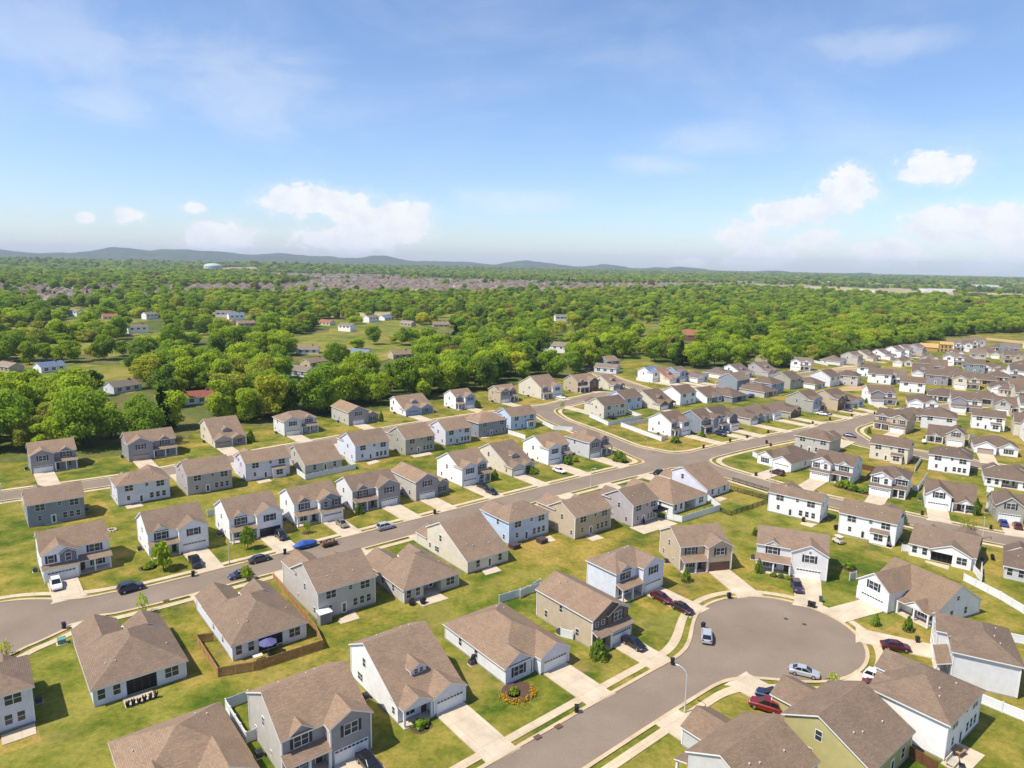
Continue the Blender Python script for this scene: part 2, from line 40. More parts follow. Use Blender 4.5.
DATA_manholes=[(52.36,121.37),(55.03,119.45)]
DATA_bare=[[(474.81,698.28),(493.31,669.58),(528.08,634.12),(503.7,604.25),(472.62,640.96),(458.77,674.24)],[(180.98,380.29),(192.01,389.48),(203.71,392.4),(200.93,382.41),(189.11,371.95),(178.83,370.89)],[(237.7,444.71),(251.61,454.96),(256.15,451.2),(244.38,433.28),(232.76,427.98)],[(209.21,456.25),(226.87,469.88),(247.48,479.69),(244.06,467.45),(221.39,451.2),(206.85,445.13)]]
DATA_fields=[[(720.13,2235.07),(832.16,1683.9),(1030.71,1617.77),(1364.71,2146.3),(1237.24,2510.34),(948.74,2949.42)],[(1045.71,1623.16),(1203.72,1514.89),(1631.22,2057.48),(1453.67,2261.58)],[(1456.73,2795.75),(2037.23,2620.15),(2453.0,3157.53),(1715.09,3294.03)],[(-1271.53,1786.72),(-1157.46,1937.9),(-1263.36,2116.05),(-1389.72,1953.69)],[(-206.84,785.1),(-112.4,838.87),(-121.36,905.87),(-226.3,859.6)],[(695.91,1982.69),(868.53,1926.22),(969.25,2151.24),(760.99,2169.51)]]
DATA_scar=[(-1213.16,2758.19),(-1094.04,2659.21),(-887.54,2473.55),(-1091.73,3044.43),(-1460.3,3614.92),(-1583.93,3639.17)]

# ------------------------------------------------------------------ helpers
def link(o,parent=None,loc=None,rz=None):
    COL.objects.link(o)
    if parent is not None: o.parent=parent
    if loc is not None: o.location=loc
    if rz is not None: o.rotation_euler=(0,0,rz)
    return o
def tag(o,label=None,cat=None,group=None,kind=None):
    if label: o['label']=label
    if cat: o['category']=cat
    if group: o['group']=group
    if kind: o['kind']=kind
    return o
def empty(name,loc,rz=0.0):
    o=bpy.data.objects.new(name,None); o.empty_display_size=.5
    return link(o,None,loc,rz)
class MB:
    def __init__(s): s.v=[];s.f=[];s.m=[];s.sm=False
    def face(s,pts,mat=0):
        b=len(s.v); s.v.extend([tuple(p) for p in pts]); s.f.append(tuple(range(b,b+len(pts)))); s.m.append(mat)
    def box(s,x0,x1,y0,y1,z0,z1,mat=0):
        p=[(x0,y0,z0),(x1,y0,z0),(x1,y1,z0),(x0,y1,z0),(x0,y0,z1),(x1,y0,z1),(x1,y1,z1),(x0,y1,z1)]
        for q in ((0,3,2,1),(4,5,6,7),(0,1,5,4),(1,2,6,5),(2,3,7,6),(3,0,4,7)): s.face([p[i] for i in q],mat)
    def slab(s,top,t,mt=0,ms=1):
        lo=[(x,y,z-t) for x,y,z in top]
        s.face(top,mt); s.face(lo[::-1],ms)
        n=len(top)
        for i in range(n):
            j=(i+1)%n; s.face([top[i],lo[i],lo[j],top[j]],ms)
    def cyl(s,p0,p1,r0,r1,n=8,mat=0,cap=True):
        p0=Vector(p0);p1=Vector(p1);d=(p1-p0).normalized()
        a=d.orthogonal().normalized();b=d.cross(a)
        r=[[tuple(p+(a*math.cos(2*math.pi*i/n)+b*math.sin(2*math.pi*i/n))*rr) for i in range(n)] for p,rr in ((p0,r0),(p1,r1))]
        for i in range(n):
            j=(i+1)%n; s.face([r[0][i],r[0][j],r[1][j],r[1][i]],mat)
        if cap: s.face(r[0][::-1],mat); s.face(r[1],mat)
    def rings(s,rs,mat=0,cap=True,mats=None):
        n=len(rs[0])
        for k in range(len(rs)-1):
            for i in range(n):
                j=(i+1)%n; s.face([rs[k][i],rs[k][j],rs[k+1][j],rs[k+1][i]],mats[k] if mats else mat)
        if cap: s.face(list(rs[0])[::-1],mat); s.face(rs[-1],mat)
    def mesh(s,name,mats=(),weld=True):
        me=bpy.data.meshes.new(name); me.from_pydata(s.v,[],s.f)
        for m in mats: me.materials.append(m)
        if s.m and len(mats)>1: me.polygons.foreach_set('material_index',s.m)
        if s.sm:
            me.polygons.foreach_set('use_smooth',[True]*len(s.f))
        me.update(); return me
    def build(s,name,mats,parent=None,loc=None,rz=None):
        return link(bpy.data.objects.new(name,s.mesh(name,mats)),parent,loc,rz)
def inst(name,me,parent=None,loc=None,rz=None,scale=None,mat=None):
    o=bpy.data.objects.new(name,me); link(o,parent,loc,rz)
    if scale is not None: o.scale=scale
    if mat is not None:
        o.material_slots[0].link='OBJECT'; o.material_slots[0].material=mat
    return o
# ------------------------------------------------------------------ materials
MC={}
def newmat(name):
    m=bpy.data.materials.new(name); m.use_nodes=True
    nt=m.node_tree; b=nt.nodes['Principled BSDF']; return m,nt,b
def N(nt,t,**k):
    n=nt.nodes.new(t)
    for a,v in k.items():
        if a.startswith('i_'):
            n.inputs[a[2:].replace('_',' ')].default_value=v
        else: setattr(n,a,v)
    return n
def ramp(nt,stops,fac):
    r=nt.nodes.new('ShaderNodeValToRGB'); e=r.color_ramp.elements
    while len(e)<len(stops): e.new(.5)
    for el,(p,c) in zip(e,stops): el.position=p; el.color=(*c,1)
    nt.links.new(fac,r.inputs[0]); return r
def plain(name,c,rough=.6,metal=0.0,noise=.12,scale=3.0,spec=.3):
    if name in MC: return MC[name]
    m,nt,b=newmat(name)
    b.inputs['Roughness'].default_value=rough; b.inputs['Metallic'].default_value=metal
    b.inputs['Specular IOR Level'].default_value=spec
    if noise:
        tc=N(nt,'ShaderNodeTexCoord'); n=N(nt,'ShaderNodeTexNoise'); n.inputs['Scale'].default_value=scale; n.inputs['Detail'].default_value=4
        nt.links.new(tc.outputs['Object'],n.inputs['Vector'])
        r=ramp(nt,[(.3,tuple(x*(1-noise) for x in c)),(.7,tuple(min(1,x*(1+noise)) for x in c))],n.outputs['Fac'])
        nt.links.new(r.outputs[0],b.inputs['Base Color'])
    else: b.inputs['Base Color'].default_value=(*c,1)
    MC[name]=m; return m
PAL=dict(white=(.84,.84,.83),cream=(.66,.60,.48),tan=(.50,.41,.29),taupe=(.38,.33,.30),greige=(.50,.47,.42),grey=(.30,.29,.31),slate=(.15,.17,.22),
 bluegrey=(.25,.28,.32),lightblue=(.52,.63,.78),lavender=(.66,.66,.73),olive=(.45,.40,.18),brown=(.17,.12,.09),greengrey=(.30,.31,.26),lightgrey=(.55,.55,.55),
 palegrey=(.70,.70,.70),paleblue=(.66,.69,.77),sage=(.38,.365,.30),blue=(.28,.38,.52),mauve=(.44,.40,.40),terracotta=(.36,.14,.07),red=(.33,.08,.05),brick=(.28,.14,.10))
def siding(c):
    k='siding_'+c
    if k in MC: return MC[k]
    m,nt,b=newmat(k); col=PAL[c]
    tc=N(nt,'ShaderNodeTexCoord'); sx=N(nt,'ShaderNodeSeparateXYZ'); nt.links.new(tc.outputs['Object'],sx.inputs[0])
    # lap boards: 18 cm saw tooth for bump and thin joint line
    mu=N(nt,'ShaderNodeMath',operation='MULTIPLY'); mu.inputs[1].default_value=1/.18; nt.links.new(sx.outputs['Z'],mu.inputs[0])
    fr=N(nt,'ShaderNodeMath',operation='FRACT'); nt.links.new(mu.outputs[0],fr.inputs[0])
    nz=N(nt,'ShaderNodeTexNoise'); nz.inputs['Scale'].default_value=.8; nz.inputs['Detail'].default_value=5; nt.links.new(tc.outputs['Object'],nz.inputs['Vector'])
    r=ramp(nt,[(.3,tuple(x*.92 for x in col)),(.7,tuple(min(.88,x*1.06) for x in col))],nz.outputs['Fac'])
    jr=ramp(nt,[(0.0,(.72,.72,.72)),(.10,(1,1,1))],fr.outputs[0])
    mx=N(nt,'ShaderNodeMix',data_type='RGBA',blend_type='MULTIPLY'); mx.inputs[0].default_value=1
    nt.links.new(r.outputs[0],mx.inputs[6]); nt.links.new(jr.outputs[0],mx.inputs[7]); nt.links.new(mx.outputs[2],b.inputs['Base Color'])
    bp=N(nt,'ShaderNodeBump'); bp.inputs['Strength'].default_value=.35; bp.inputs['Distance'].default_value=.03
    nt.links.new(fr.outputs[0],bp.inputs['Height']); nt.links.new(bp.outputs[0],b.inputs['Normal'])
    b.inputs['Roughness'].default_value=.62; b.inputs['Specular IOR Level'].default_value=.25
    MC[k]=m; return m
def shingle(name,c):
    k='shingle_'+name
    if k in MC: return MC[k]
    m,nt,b=newmat(k)
    tc=N(nt,'ShaderNodeTexCoord'); sx=N(nt,'ShaderNodeSeparateXYZ'); nt.links.new(tc.outputs['Object'],sx.inputs[0])
    ad=N(nt,'ShaderNodeMath',operation='ADD'); nt.links.new(sx.outputs['X'],ad.inputs[0]); nt.links.new(sx.outputs['Y'],ad.inputs[1])
    cb=N(nt,'ShaderNodeCombineXYZ'); nt.links.new(ad.outputs[0],cb.inputs[0]); nt.links.new(sx.outputs['Z'],cb.inputs[1])
    br=N(nt,'ShaderNodeTexBrick'); br.inputs['Scale'].default_value=1; br.inputs['Brick Width'].default_value=.5; br.inputs['Row Height'].default_value=.11
    br.inputs['Mortar Size'].default_value=.012; br.inputs['Color1'].default_value=(*[x*.88 for x in c],1); br.inputs['Color2'].default_value=(*[x*1.12 for x in c],1); br.inputs['Mortar'].default_value=(*[x*.72 for x in c],1)
    nt.links.new(cb.outputs[0],br.inputs['Vector'])
    nz=N(nt,'ShaderNodeTexNoise'); nz.inputs['Scale'].default_value=4.5; nz.inputs['Detail'].default_value=5; nz.inputs['Roughness'].default_value=.7; nt.links.new(tc.outputs['Object'],nz.inputs['Vector'])
    rr=ramp(nt,[(.3,(.84,.84,.85)),(.7,(1.14,1.13,1.12))],nz.outputs['Fac'])
    n2=N(nt,'ShaderNodeTexNoise'); n2.inputs['Scale'].default_value=.35; n2.inputs['Detail'].default_value=2; nt.links.new(tc.outputs['Object'],n2.inputs['Vector'])
    r2=ramp(nt,[(.3,(.9,.9,.92)),(.7,(1.08,1.07,1.05))],n2.outputs['Fac'])
    oi=N(nt,'ShaderNodeObjectInfo'); r3=ramp(nt,[(0,(.80,.82,.85)),(.35,(1.0,.98,.96)),(.7,(.94,.95,.98)),(1,(1.12,1.08,1.02))],oi.outputs['Random'])
    cur=br.outputs['Color']
    for x in (rr,r2,r3):
        mx=N(nt,'ShaderNodeMix',data_type='RGBA',blend_type='MULTIPLY'); mx.inputs[0].default_value=1
        nt.links.new(cur,mx.inputs[6]); nt.links.new(x.outputs[0],mx.inputs[7]); cur=mx.outputs[2]
    nt.links.new(cur,b.inputs['Base Color'])
    b.inputs['Roughness'].default_value=.9; b.inputs['Specular IOR Level'].default_value=.2
    MC[k]=m; return m
SH=dict(slateroof=(.19,.148,.118),brown=(.262,.186,.127),grey=(.225,.185,.145),dark=(.160,.117,.086),medium=(.215,.155,.108),redbrown=(.29,.165,.115),terracotta=(.36,.15,.08),red=(.27,.10,.07),blue=(.15,.20,.30),tan=(.30,.24,.18),white=(.6,.6,.6))
def roofm(n='brown'): return shingle(n,SH[n])
TRIM=plain('trim_paint',(.74,.74,.73),.5,noise=.05)
GLASS=plain('window_glass',(.035,.042,.05),.12,noise=0,spec=.6)
CONC=plain('concrete',(.52,.43,.32),.85,noise=.14,scale=.9)
FOUND=plain('foundation_concrete',(.30,.28,.25),.85)
DARK=plain('dark_paint',(.022,.026,.035),.5,noise=0)
SHUT=plain('shutter_paint',(.03,.04,.06),.5,noise=0)
METAL=plain('galvanised_metal',(.42,.43,.44),.4,.6,noise=.08)
BLACKPL=plain('black_plastic',(.02,.02,.024),.45,noise=0)
VINYL=plain('white_vinyl',(.72,.73,.74),.4,noise=.04)
WOODF=plain('cedar_boards',(.36,.21,.085),.75,noise=.25,scale=2)
DARKW=plain('stained_boards',(.14,.065,.03),.7,noise=.25,scale=2)
BARK=plain('bark',(.09,.07,.05),.9,noise=.3,scale=4)
SOFFIT_MATS=lambda r:(roofm(r),TRIM)
def gdoor(c):
    return dict(white=TRIM,tan=plain('tan_door',(.38,.30,.25),.5),brown=plain('brown_door',(.12,.06,.045),.5),bluegrey=plain('bluegrey_door',(.26,.32,.40),.5),dark=plain('open_garage_shade',(.02,.022,.03),.6,noise=0),taupe=plain('taupe_door',(.30,.25,.22),.5))[c]  # dark: shade inside an open garage, painted on the shut door panel
# ------------------------------------------------------------------ shared part meshes
def win_meshes(w,h,panes):
    f=MB();g=MB();t=.07
    f.box(-w/2-t,w/2+t,-.05,.0,-t,0.0);f.box(-w/2-t,w/2+t,-.05,.0,h,h+t)
    n=panes
    for i in range(n+1):
        x=-w/2+i*w/n; f.box(x-t*.6 if 0<i<n else (x-t if i==0 else x),x+t*.6 if 0<i<n else (x if i==0 else x+t),-.05,0,0,h)
    for i in range(n):
        x0=-w/2+i*w/n+(.042 if i else 0);x1=-w/2+(i+1)*w/n-(.042 if i<n-1 else 0)
        f.box(x0,x1,-.045,-.004,h*.5-.03,h*.5+.03)
        g.box(x0,x1,-.02,-.005,0.0,h*.5-.03);g.box(x0,x1,-.026,-.005,h*.5+.03,h)
    fm=f.mesh('window_frame',(TRIM,)); gm=g.mesh('window_pane',(GLASS,))
    b=MB(); b.v=f.v+g.v; b.f=f.f+[tuple(i+len(f.v) for i in q) for q in g.f]; b.m=[0]*len(f.f)+[1]*len(g.f)
    return fm,gm,b.mesh('window',(TRIM,GLASS))
WIN=dict(s=win_meshes(.95,1.55,1),d=win_meshes(1.9,1.55,2),q=win_meshes(.7,.8,1),t=win_meshes(2.8,1.55,3))
WW=dict(s=.95,d=1.9,q=.7,t=2.8)
def shutter_mesh():
    b=MB(); b.box(-.2,.2,-.045,-.002,-.04,1.59)
    for i in range(10): b.box(-.15,.15,-.058,-.0455,.05+i*.15,.14+i*.15)
    return b.mesh('shutter',(SHUT,))
SHM=shutter_mesh()
def gdoor_mesh(w=4.9,h=2.15):
    b=MB(); b.box(-w/2,w/2,-.05,.02,0,h)
    for r_ in range(3):
        for c_ in range(8):
            x0=-w/2+.06+c_*(w-.12)/8+.05; x1=-w/2+.06+(c_+1)*(w-.12)/8-.05
            b.box(x0,x1,-.066,-.0505,r_*h/4+.07,(r_+1)*h/4-.05)
    for c_ in range(8):
        x0=-w/2+.06+c_*(w-.12)/8+.05; x1=-w/2+.06+(c_+1)*(w-.12)/8-.05
        b.box(x0,x1,-.056,-.0505,3*h/4+.12,h-.12,1)
    return b.mesh('garage_door',(TRIM,GLASS))
GDM=gdoor_mesh()
def door_mesh(glass):
    b=MB(); b.box(-.56,.56,-.03,.01,0,2.2,0); b.box(-.46,.46,-.05,-.0305,.04,2.1,1)
    b.box(-.3,.3,-.06,-.0505,1.2 if not glass else .3,1.9,2)
    return b.mesh('front_door',(TRIM,plain('door_paint',(.10,.05,.04) if not glass else (.6,.6,.6),.4,noise=0) if not glass else TRIM,GLASS))
DOOR=door_mesh(False); BDOOR=door_mesh(True)
def vent_mesh():
    b=MB(); b.cyl((0,0,-.15),(0,0,.35),.09,.09,8); b.cyl((0,0,.35),(0,0,.42),.13,.10,8); return b.mesh('vent',(plain('vent_pale',(.5,.47,.43),.5,noise=0),))
VENT=vent_mesh()
def column_mesh():
    b=MB(); b.box(-.15,.15,-.15,.15,0,2.65); b.box(-.2,.2,-.2,.2,0,.25); b.box(-.19,.19,-.19,.19,2.5,2.651); return b.mesh('porch_column',(TRIM,))
COLM=column_mesh()
# ------------------------------------------------------------------ roofs
TH=.2
def roof_gable(mb,axis,u0,u1,v0,v1,e0,e1,p,oe=.35,orr=.28,ru0=None,ru1=None,t=TH):
    """ridge along u; eaves at v0 (height e0) and v1 (height e1)"""
    vr=(v0+v1)/2+(e1-e0)/(2*p); zr=e0+p*(vr-v0)
    a0=u0-(orr if ru0 is None else ru0); a1=u1+(orr if ru1 is None else ru1)
    def P(u,v,z): return (u,v,z+t) if axis=='x' else (v,u,z+t)
    A=[P(a0,v0-oe,e0-p*oe),P(a1,v0-oe,e0-p*oe),P(a1,vr,zr),P(a0,vr,zr)]
    B=[P(a0,vr,zr),P(a1,vr,zr),P(a1,v1+oe,e1-p*oe),P(a0,v1+oe,e1-p*oe)]
    for q in (A,B): mb.slab(q if axis=='x' else q[::-1],t)
    return vr,zr
def roof_hip(mb,x0,x1,y0,y1,e,p,o=.4,t=TH,only=None):
    x0-=o;x1+=o;y0-=o;y1+=o;e=e-p*o
    w,d=x1-x0,y1-y0
    if w>=d: r0=(x0+d/2,(y0+y1)/2);r1=(x1-d/2,(y0+y1)/2);z=e+p*d/2
    else: r0=((x0+x1)/2,y0+w/2);r1=((x0+x1)/2,y1-w/2);z=e+p*w/2
    c=[(x0,y0,e+t),(x1,y0,e+t),(x1,y1,e+t),(x0,y1,e+t)];a=(*r0,z+t);b=(*r1,z+t)
    if w>=d: F=[[c[0],c[1],b,a],[c[1],c[2],b],[c[2],c[3],a,b],[c[3],c[0],a]]
    else: F=[[c[0],c[1],a],[c[1],c[2],b,a],[c[2],c[3],b],[c[3],c[0],a,b]]
    for f in F: mb.face(f,0)
    lo=[(x,y,zz-t) for x,y,zz in c]
    for i in range(4):
        j=(i+1)%4; mb.face([c[i],lo[i],lo[j],c[j]],1)
    mb.face(lo[::-1],1)
    return z
def walls_gable_x(mb,x0,x1,y0,y1,e0,e1,p,mf=0,ms=0,z0=0,back=True):
    yr=(y0+y1)/2+(e1-e0)/(2*p); zr=e0+p*(yr-y0)
    mb.face([(x0,y0,z0),(x1,y0,z0),(x1,y0,e0),(x0,y0,e0)],mf)
    if back: mb.face([(x1,y1,z0),(x0,y1,z0),(x0,y1,e1),(x1,y1,e1)],ms)
    mb.face([(x0,y1,z0),(x0,y0,z0),(x0,y0,e0),(x0,yr,zr),(x0,y1,e1)],ms)
    mb.face([(x1,y0,z0),(x1,y1,z0),(x1,y1,e1),(x1,yr,zr),(x1,y0,e0)],ms)
    return yr,zr
def walls_box(mb,x0,x1,y0,y1,e,mf=0,ms=0,z0=0,back=True):
    mb.face([(x0,y0,z0),(x1,y0,z0),(x1,y0,e),(x0,y0,e)],mf)
    if back: mb.face([(x1,y1,z0),(x0,y1,z0),(x0,y1,e),(x1,y1,e)],ms)
    mb.face([(x0,y1,z0),(x0,y0,z0),(x0,y0,e),(x0,y1,e)],ms)
    mb.face([(x1,y0,z0),(x1,y1,z0),(x1,y1,e),(x1,y0,e)],ms)
def walls_bay(mb,x0,x1,y0,y1,e,p,mf=1,ms=0,z0=0):
    xm=(x0+x1)/2; zr=e+p*(x1-x0)/2
    mb.face([(x0,y0,z0),(x1,y0,z0),(x1,y0,e),(xm,y0,zr),(x0,y0,e)],mf)
    mb.face([(x0,y1,z0),(x0,y0,z0),(x0,y0,e),(x0,y1,e)],ms)
    mb.face([(x1,y0,z0),(x1,y1,z0),(x1,y1,e),(x1,y0,e)],ms)
    return zr
FACE={'f':0.0,'b':math.pi,'l':-math.pi/2,'r':math.pi/2}
# ------------------------------------------------------------------ houses
HROOT={}
class House:
    def __init__(s,hid,name,label,near,group):
        th,ox,oy,w,d=DATA_HP[hid]; s.id=hid;s.w=w;s.d=d;s.near=near;s.th=th
        s.root=tag(empty(name,(ox,oy,0),R(th)),label,'house',group); HROOT[hid]=s
        s.wall=MB();s.roof=MB();s.vis=None
    def part(s,name,me,loc,face='f',scale=None,mat=None,parent=None):
        return inst(name,me,parent or s.root,loc,FACE[face] if isinstance(face,str) else face,scale,mat)
    def win(s,x,y,z,face='f',kind='s',shut=False,sc=1.0):
        fm,gm,both=WIN[kind]; q=(sc,1,sc) if sc!=1 else None
        if s.near>=2:
            o=s.part('window',fm,(x,y,z),face,q); inst('pane',gm,o)
        else: o=s.part('window',both,(x,y,z),face,q)
        if shut and s.near>=1:
            a=FACE[face]
            for sg in (-1,1):
                off=sg*(WW[kind]/2*sc+.3)
                s.part('shutter',SHM,(x+off*math.cos(a),y+off*math.sin(a),z),face,q)
        return o
    def vents(s,pts):
        for p in pts: inst('vent',VENT,s.roofo,p)
    def finish(s,mats,roof):
        s.wallo=s.wall.build('wall',[siding(m) for m in mats],s.root)
        s.roofo=s.roof.build('roof',SOFFIT_MATS(roof),s.root)
    def corner_trim(s,pts,e):
        if s.near<2: return
        for x,y in pts:
            b=MB(); b.box(x-.09,x+.09,y-.09,y+.09,.25,e-.03); b.build('corner_trim',(TRIM,),s.root)
    def foundation(s,rects):
        b=MB()
        for x0,x1,y0,y1 in rects: b.box(x0-.04,x1+.04,y0-.04,y1+.04,-.2,.28)
        b.build('foundation',(FOUND,),s.root)
    def ac(s,x,y):
        b=MB(); b.box(-.42,.42,-.42,.42,.08,.85); b.box(-.36,.36,-.36,.36,.851,.90,1); b.box(-.55,.55,-.55,.55,0,.079,2)
        for i in range(5): b.box(-.43,.43,-.43,.43,.2+i*.12,.23+i*.12,1)
        b.build('air_conditioner',(plain('ac_grey',(.10,.10,.11),.5,noise=0),BLACKPL,CONC),s.root,(x,y,0))
def two(hid,label,wall,front=None,garage='white',g='L',roof='brown',near=1,kind='gx',gshed=False,p=.53,gw=None,rec=1.7,e=5.6,porch=True,dormer=True,bump=False,shut=True,group='houses',fullporch=False,side=True,accent=False,bal=False):
    front=front or wall
    H=House(hid,'two_storey_house',label,near,group); w,d=H.w,H.d
    gw=gw or max(5.6,w*.5)
    bx0,bx1=(0,gw) if g=='L' else (w-gw,w)
    ox0,ox1=(gw,w) if g=='L' else (0,w-gw)
    W=H.wall
    # main block
    if kind=='gx':
        yr,zr=walls_gable_x(W,0,w,rec,d,e,e,p,2,0); roof_gable(H.roof,'x',0,w,rec,d,e,e,p)
    else:
        walls_box(W,0,w,rec,d,e,2,0); zr=roof_hip(H.roof,0,w,rec,d,e,p*.9); yr=(rec+d)/2
    # garage bay
    zb=walls_bay(W,bx0,bx1,0,rec,e,p*.98,0 if accent else 1,0)
    ye=min(rec+(zb-e)/p,yr)
    roof_gable(H.roof,'y',0,ye,bx0,bx1,e,e,p*.98,oe=.3,orr=.3,ru1=0)
    gx=(bx0+bx1)/2
    H.part('garage_door',GDM,(gx,-.02 if not gshed else -1.02,0.02),'f',(min(1,(gw-.9)/4.9),1,1),gdoor(garage))
    if gshed:
        W.box(bx0,bx1,-1.0,-.001,0,2.75,0)
        H.roof.slab([(bx0-.25,-1.4,2.72+.15),(bx1+.25,-1.4,2.72+.15),(bx1+.25,0,3.35+.15),(bx0-.25,0,3.35+.15)],.15)
        if near>=1:
            # darker accent gable on the bay
            a0,a1=(bx1-3.0,bx1-.1) if g=='L' else (bx0+.1,bx0+3.0)
            W.face([(a0,-.25,3.4),(a1,-.25,3.4),(a1,-.25,5.3),((a0+a1)/2,-.25,6.2),(a0,-.25,5.3)],1 if len({wall,front})>1 else 0)
            W.face([(a0,0,3.4),(a0,-.25,3.4),(a0,-.25,5.3),(a0,0,5.3)],0);W.face([(a1,-.25,3.4),(a1,0,3.4),(a1,0,5.3),(a1,-.25,5.3)],0)
            roof_gable(H.roof,'y',-.25,.9,a0,a1,5.3,5.3,.62,oe=.2,orr=.2,ru1=0,t=.14)
            H.win((a0+a1)/2,-.26,3.75,'f','s',False)
            o0=(bx0+a0)/2 if g=='L' else (bx1+a1)/2
            H.win(o0,-.01,3.75,'f','s',True)
    else: H.win(gx,-.01,3.75,'f','d',shut)
    if near>=2 and not gshed: H.win(gx,-.01,5.75,'f','q',False,.6) if gw>6.4 else None
    # upper windows of other side + small dormer gable
    om=(ox0+ox1)/2; dw=min(3.2,(ox1-ox0)*.7)
    dx=om+(.35 if g=='L' else -.35)
    H.win(dx,rec-.01,3.75,'f','d',shut)
    if dormer:
        W.face([(dx-dw/2,rec-.12,e-.22),(dx+dw/2,rec-.12,e-.22),(dx+dw/2,rec-.12,e),(dx,rec-.12,e+dw*.36),(dx-dw/2,rec-.12,e)],1)
        roof_gable(H.roof,'y',rec-.12,rec+dw*.36/p+.3,dx-dw/2,dx+dw/2,e,e,.7,oe=.2,orr=.22,ru1=0,t=.15)
        W.face([(dx-dw/2,rec,e-.22),(dx+dw/2,rec,e-.22),(dx+dw/2,rec-.12,e-.22),(dx-dw/2,rec-.12,e-.22)],1)
    # porch
    pf=-.1 if not fullporch else -.6
    ob=ox0-.25 if g=='R' else ox0; oc=ox1+.25 if g=='L' else ox1
    if porch:
        H_=MB(); H_.slab([(ob,pf-.35,2.72+.16),(oc,pf-.35,2.72+.16),(oc,rec-.14,3.42+.16),(ob,rec-.14,3.42+.16)],.16)
        H_.build('porch_roof',SOFFIT_MATS(roof),H.root)
        cx=[ox0+.2,om,ox1-.2] if near>=1 else [ox0+.2,ox1-.2]
        for x in cx: H.part('porch_column',COLM,(x,pf,.02))
        b=MB(); b.box(ox0+.05,ox1-.05,pf-.2,rec-.05,-.1,.14); b.build('porch_floor',(CONC,),H.root)
    fx=ox0+.9 if g=='L' else ox1-.9
    H.part('front_door',DOOR,(fx,rec-.01,.14))
    H.win(om+(.7 if g=='L' else -.7),rec-.01,.75,'f','d',shut and near>=2,.9)
    # sides
    for x,f in ((0,'l'),(w,'r')):
        if (near==0 and f=='r') or not side: continue
        H.win(x,(rec+d)*.5+.4,3.85,f,'s',False,.8)
        if near>=1: H.win(x,(rec+d)*.72,.95,f,'s',False,.7); H.win(x,(rec+d)*.36,1.1,f,'q',False,.8)
    # back
    bw=[(.18,'d'),(.44,'q'),(.78,'d')] if near>=1 else [(.2,'d'),(.75,'d')]
    for fx_,k in bw: H.win(w*fx_,d,3.8 if k!='q' else 4.4,'b',k)
    H.part('back_door',BDOOR,(w*.56,d+.01,.1),'b')
    for fx_ in ((.12,.24,.36) if near>=1 else (.25,)): H.win(w*fx_,d,.95,'b','s',False,.92)
    if near>=1: H.win(w*.8,d,1.3,'b','s',False,.75)
    if bump:
        x0,x1=w*.12,w*.42
        W.box(x0,x1,d+.002,d+1.2,0,2.75,0)
        H.roof.slab([(x1+.2,d+1.5,2.7+.15),(x0-.2,d+1.5,2.7+.15),(x0-.2,d,3.3+.15),(x1+.2,d,3.3+.15)],.15)
        H.win((x0+x1)/2,d+1.2,.95,'b','d')
    if bal:
        b=MB(); b.box(ox0,ox1,pf-.1,rec-.05,2.95,3.05)
        for x in np.linspace(ox0+.1,ox1-.1,14): b.box(x-.03,x+.03,pf-.05,pf+.01,3.05,3.9)
        b.box(ox0,ox1,pf-.08,pf+.04,3.901,4.0); b.build('balcony',(TRIM,),H.root)
    H.finish((wall,front,front if not gshed else wall),roof)
    if near>=1:
        H.vents([(w*.3,d-2.2,e+p*2.0),(w*.62,d-3,e+p*2.8),(w*.75,d-2.4,e+p*2.2)])
        H.corner_trim([(bx0,0),(bx1,0),(ox1 if g=='L' else ox0,rec),(0,d),(w,d)],e)
        H.ac(-.9,d*.55)
    H.foundation([(0,w,rec,d),(bx0,bx1,0,rec+.02)] if near>=1 else [(0,w,rec,d)])
    H.driveway=(gx,-.05 if not gshed else -1.05,min(5.2,gw-.6))
    return H
def dormer(H,x,y,z,p,w=2.6,m=1):
    h0=.9; W=H.wall; zt=z+h0
    W.face([(x-w/2,y,z),(x+w/2,y,z),(x+w/2,y,zt),(x,y,zt+w*.3),(x-w/2,y,zt)],m)
    dy=(zt-z)/p+.4
    for sx in (-1,1):
        q=[(x+sx*w/2,y,z),(x+sx*w/2,y+dy,z+dy*p),(x+sx*w/2,y+dy,zt),(x+sx*w/2,y,zt)]
        W.face(q if sx>0 else q[::-1],m)
    roof_gable(H.roof,'y',y,y+(h0+w*.3)/p+.3,x-w/2,x+w/2,zt,zt,.6,oe=.22,orr=.25,ru1=0,t=.14)
    for sx in (-.45,.45): H.win(x+sx,y-.01,z+.25,'f','q',False,.85)
